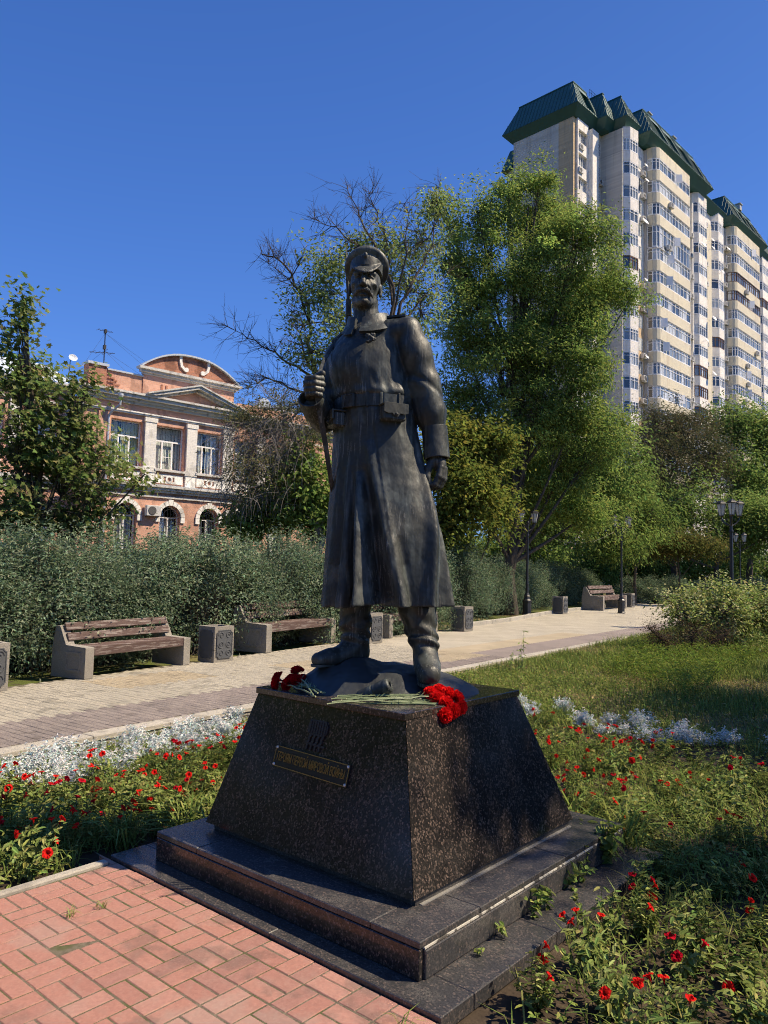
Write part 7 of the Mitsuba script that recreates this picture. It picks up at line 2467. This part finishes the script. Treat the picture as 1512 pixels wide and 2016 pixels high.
def blades(rng, pts, h, w, cols, lean=0.45, z=-0.09):
    """grass: one bent blade of four triangles at each point"""
    n = len(pts)
    p = np.column_stack([pts, np.full(n, z)])
    a = rng.uniform(0, 2 * math.pi, n)
    d = np.stack([np.cos(a), np.sin(a), np.zeros(n)], 1)
    s = np.stack([-np.sin(a), np.cos(a), np.zeros(n)], 1)
    H = (h if np.ndim(h) else np.full(n, h)) * rng.uniform(0.55, 1.3, n)
    ln = lean * rng.uniform(0.2, 1.6, n)
    W = w * rng.uniform(0.7, 1.3, n)
    m = p + d * (H * ln * 0.35)[:, None] + np.array([0, 0, 1.0]) * (H * 0.62)[:, None]
    t = p + d * (H * ln)[:, None] + np.array([0, 0, 1.0]) * (H * (1 - 0.25 * ln))[:, None]
    v = np.stack([p - s * W[:, None] / 2, p + s * W[:, None] / 2, m + s * W[:, None] * 0.42, m - s * W[:, None] * 0.42, t], 1)
    f = np.array([[0, 1, 2], [0, 2, 3], [3, 2, 4]])[None] + (np.arange(n) * 5)[:, None, None]
    col = leaf_colours(rng, n, cols)
    return tm(v.reshape(-1, 3), f.reshape(-1, 3)), np.repeat(col, 5, axis=0)


def rand_in(rng, poly, n):
    x0, y0, x1, y1 = poly.bounds
    q = rng.uniform((x0, y0), (x1, y1), (int(n * 3), 2))
    import shapely
    ok = shapely.contains_xy(poly, q[:, 0], q[:, 1])
    return q[ok][:n]


G_GR = [(0.22, 0.28, 0.070), (0.175, 0.235, 0.056), (0.28, 0.31, 0.10), (0.135, 0.195, 0.048)]
G_DRY = [(0.40, 0.33, 0.17), (0.31, 0.28, 0.13), (0.24, 0.26, 0.09)]
lawn_poly = sg.Polygon([kp(3.4, -0.03), kp(18.2, -0.03), (13, 31.0), (16, 30), (11.5, 16), (8.3, 9.0), (6.2, 6.4), (4.45, 8.75), (2.15, 10.95), (0.2, 11.3)]).difference(silver_poly)
pts = rand_in(rng, lawn_poly, 90000)
pts = pts[rng.random(len(pts)) < np.clip(16.0 / np.hypot(pts[:, 0], pts[:, 1]), 0.25, 1)]
tall = meshkit.fbm(np.column_stack([pts * 0.45, pts[:, :1] * 0]), 3, 4)
dry = meshkit.fbm(np.column_stack([pts * 0.6, pts[:, :1] * 0 + 3]), 3, 8)
right_ = np.clip((pts[:, 0] - 3.0) / 3.0, 0, 1)
h = 0.06 + 0.16 * np.clip((tall - 0.35) * 2.2, 0, 1) + 0.10 * right_
isdry = (dry + rng.normal(0, 0.06, len(pts)) > 0.52 + 0.12 * right_)
m1, c1 = blades(rng, pts[~isdry], h[~isdry], 0.011, G_GR)
m2, c2 = blades(rng, pts[isdry], h[isdry] * 0.8, 0.009, G_DRY, 0.7)
pc = rand_in(rng, lawn_poly, 26000)
pc = pc[rng.random(len(pc)) < np.clip(15.0 / np.hypot(pc[:, 0], pc[:, 1]), 0.25, 1)]
m3_, c3 = leaf_cloud(rng, np.column_stack([pc, -0.09 + rng.uniform(0.02, 0.10, len(pc))]), rng.normal(0, 1, (len(pc), 3)) * [1, 1, 0.3], 0.050, 0.026, leaf_colours(rng, len(pc), G_GR[:3] + G_DRY[:1]), 'oval', 0.6, 0.0, 0.5, 1.4)
put('lawn_grass', cat([m1, m2, m3_]), 'grass_leaf', color=np.vstack([c1, c2, c3]), label='uneven lawn grass with dry patches beyond the flower bed', kind='stuff')
# grass and weeds between the bedding plants
bp = left_poly.union(right_poly).union(silver_poly.difference(PED_POLY))
pts = rand_in(rng, bp, 42000)
cl = meshkit.fbm(np.column_stack([pts * 1.4, pts[:, :1] * 0 + 1]), 3, 14)
keep = (rng.random(len(pts)) < np.clip((cl - 0.30) * 3.2, 0.06, 1)) & ~((pts[:, 0] > 0.5) & (pts[:, 1] < 4.6) & (rng.random(len(pts)) < 0.55))
pts = pts[keep]
m1, c1 = blades(rng, pts, 0.17, 0.008, G_GR, 0.9)
put('bed_grass', m1, 'grass_leaf', color=c1, label='long weedy grass growing between the bedding plants', kind='stuff')
pts = rand_in(rng, bp.union(sg.Polygon([kp(3.4, -0.05), kp(9, -0.05), (4.5, 14), (3.0, 10.5)])), 24000)
pos = np.column_stack([pts, -0.09 + rng.uniform(0.02, 0.12, len(pts))])
m1, c1 = leaf_cloud(rng, pos, rng.normal(0, 1, (len(pts), 3)) * [1, 1, 0.3], 0.040, 0.019, leaf_colours(rng, len(pts), G_GR), 'oval', 0.6, 0.0, 0.5, 1.4)
put('low_weeds', m1, 'grass_leaf', color=c1, label='low leafy weeds covering the soil of the bed', kind='stuff')
# coarse grass tufts by the right end of the step and the left of the slab
def tuft(x, y, n, h, label, z=-0.085):
    k = thing('grass_tuft', label, 'grass', None)
    p = np.array([x, y]) + rng.normal(0, 0.05 if n > 20 else 0.012, (n, 2))
    m, c = blades(rng, p, h, 0.013 if n > 20 else 0.005, G_GR[:3], 1.3, z)
    put('blade', m, 'grass_leaf', parent=k, color=c, kind='stuff')


tuft(1.70, 5.35, 90, 0.34, 'coarse tuft of long grass at the right end of the granite step')
tuft(1.45, 5.75, 80, 0.34, 'coarse tuft of long grass behind the right end of the granite step')
tuft(-1.72, 5.25, 80, 0.26, 'coarse tuft of grass at the left corner of the granite base')
tuft(-1.35, 5.60, 70, 0.26, 'coarse tuft of grass along the back left side of the granite step')


tuft(-1.47, 4.24, 14, 0.05, 'small grass tuft in a joint of the red bricks, nearer to the granite base', -0.024)
tuft(-1.60, 4.13, 14, 0.05, 'small grass tuft in a joint of the red bricks, farther from the granite base', -0.024)
tuft(0.12, 3.22, 12, 0.07, 'thin grass tuft at the brick edge near the front corner of the granite base', -0.024)


def weed(x, y, z, s, n, label, cols=G_GR, tall=0.16, name='weed', leafsz=(0.062, 0.034), spread=0.05):
    k = thing(name, label, 'weed' if name == 'weed' else 'plant')
    st, P, O = [], [], []
    for j in range(max(2, n // 12)):
        e = np.array([rng.normal(0, spread), rng.normal(0, spread), tall * rng.uniform(0.6, 1.1)]) * s
        p = bez(np.zeros(3), e, rng.normal(0, 0.012, 3), 5)
        st.append(tube(p, np.linspace(0.0035, 0.0018, 5) * s, 3, False))
        for i in range(12):
            f = rng.uniform(0.15, 1)
            P.append(e * f + rng.normal(0, 0.012, 3) * s)
            O.append(rng.normal(0, 1, 3))
    P, O = np.array(P), np.array(O)
    P[:, 2] = np.maximum(P[:, 2], 0.008)
    off = np.array([x, y, z])
    m, c = leaf_cloud(rng, P + off, O / np.linalg.norm(O, axis=1, keepdims=True), leafsz[0] * s, leafsz[1] * s, leaf_colours(rng, len(P), cols), 'oval', 0.6, 0.0, 0.8)
    s_ = cat(st)
    s_.apply_translation(off)
    put('stem', s_, 'stem_green', parent=k)
    put('leaf', m, 'grass_leaf', parent=k, color=c, kind='stuff')


spots = [(1.47, 5.03, 1.45, 84), (1.30, 4.80, 1.0, 36), (1.23, 4.70, 0.75, 24), (1.12, 4.57, 0.8, 24), (0.93, 4.31, 0.9, 36), (0.85, 4.21, 0.7, 24), (0.66, 3.97, 0.5, 24), (0.50, 3.79, 0.35, 24)]
for i, (x, y, s, n) in enumerate(spots):
    weed(x, y, 0.0, s, n, ['largest leafy weed growing from the joint at the foot of the step, right end', 'small weed in the joint at the foot of the step, next to the largest one', 'small weed in the joint at the foot of the step, third from the right end', 'small weed in the joint at the foot of the step, fourth from the right end', 'spreading weed in the joint at the foot of the step, near its middle', 'little weed in the joint just left of the spreading one', 'tiny weed in the joint at the foot of the step near the front corner', 'tiniest weed in the joint, closest to the front corner of the step'][i])
# tall weeds by the kerb
weed(2.75, 14.9, -0.09, 1.0, 36, 'taller of two thin weeds standing at the lawn edge by the path kerb', G_SPA, 0.75, leafsz=(0.10, 0.035), spread=0.03)
weed(2.45, 14.4, -0.09, 1.0, 30, 'shorter of two thin weeds standing at the lawn edge by the path kerb', G_SPA, 0.55, leafsz=(0.09, 0.03), spread=0.04)
# tall weeds in the lawn on the right: loose mass
pts = rand_in(rng, sg.Polygon([(4.6, 11.5), (9.5, 18.5), (7.0, 19.5), (4.2, 14.5)]), 900)
ms, cs = [], []
P = np.repeat(pts, 14, axis=0)
hh = rng.uniform(0.05, 0.42, len(P))
pos = np.column_stack([P + rng.normal(0, 0.035, P.shape), -0.09 + hh])
m1, c1 = leaf_cloud(rng, pos, rng.normal(0, 1, (len(pos), 3)) * [1, 1, 0.4], 0.075, 0.018, leaf_colours(rng, len(pos), [(0.20, 0.28, 0.05), (0.25, 0.31, 0.08)]), 'lance', 0.4, -0.4, 0.8)
put('tall_weeds', m1, 'grass_leaf', color=c1, label='tall bright green weeds standing in the lawn at the right', kind='stuff')

# shrubs on the lawn at the right
G_VAR = [(0.42, 0.46, 0.18), (0.30, 0.37, 0.11), (0.52, 0.53, 0.28), (0.20, 0.27, 0.07)]
tree('variegated_shrub', 'pale yellow green variegated shrub on the lawn at the right edge', (8.6, 19.0, -0.1), [(7.5, 18.8, 0.75, 0.62, 0.62), (8.4, 18.6, 0.85, 0.75, 0.75), (9.3, 19.0, 0.90, 0.75, 0.80), (8.0, 19.5, 1.05, 0.65, 0.65), (8.9, 19.6, 1.1, 0.7, 0.7), (9.9, 19.4, 1.0, 0.7, 0.7), (7.25, 19.2, 1.2, 0.30, 0.45), (8.65, 19.0, 1.5, 0.30, 0.32), (9.8, 18.9, 1.35, 0.4, 0.4)], G_VAR, 0.05, (0.085, 0.048), 620, 26, 0.14, 'oval', 'leaf_dull', seed=31, category='shrub', top=0.4, parts=('stems', 'foliage'), twig=0.008, up=0.6)
G_REDS = [(0.13, 0.075, 0.050), (0.10, 0.070, 0.040), (0.09, 0.085, 0.040)]
tree('reddish_shrub', 'reddish brown half dry shrub beside the path kerb, in front of the variegated one', (6.9, 17.6, -0.1), [(6.5, 17.5, 0.35, 0.45, 0.36), (7.2, 17.7, 0.42, 0.45, 0.42), (7.9, 17.8, 0.45, 0.45, 0.40), (6.2, 17.4, 0.55, 0.25, 0.35)], G_REDS, 0.03, (0.05, 0.018), 300, 14, 0.12, 'lance', 'leaf_dull', seed=32, category='shrub', top=0.4, parts=('stems', 'foliage'), twig=0.007)
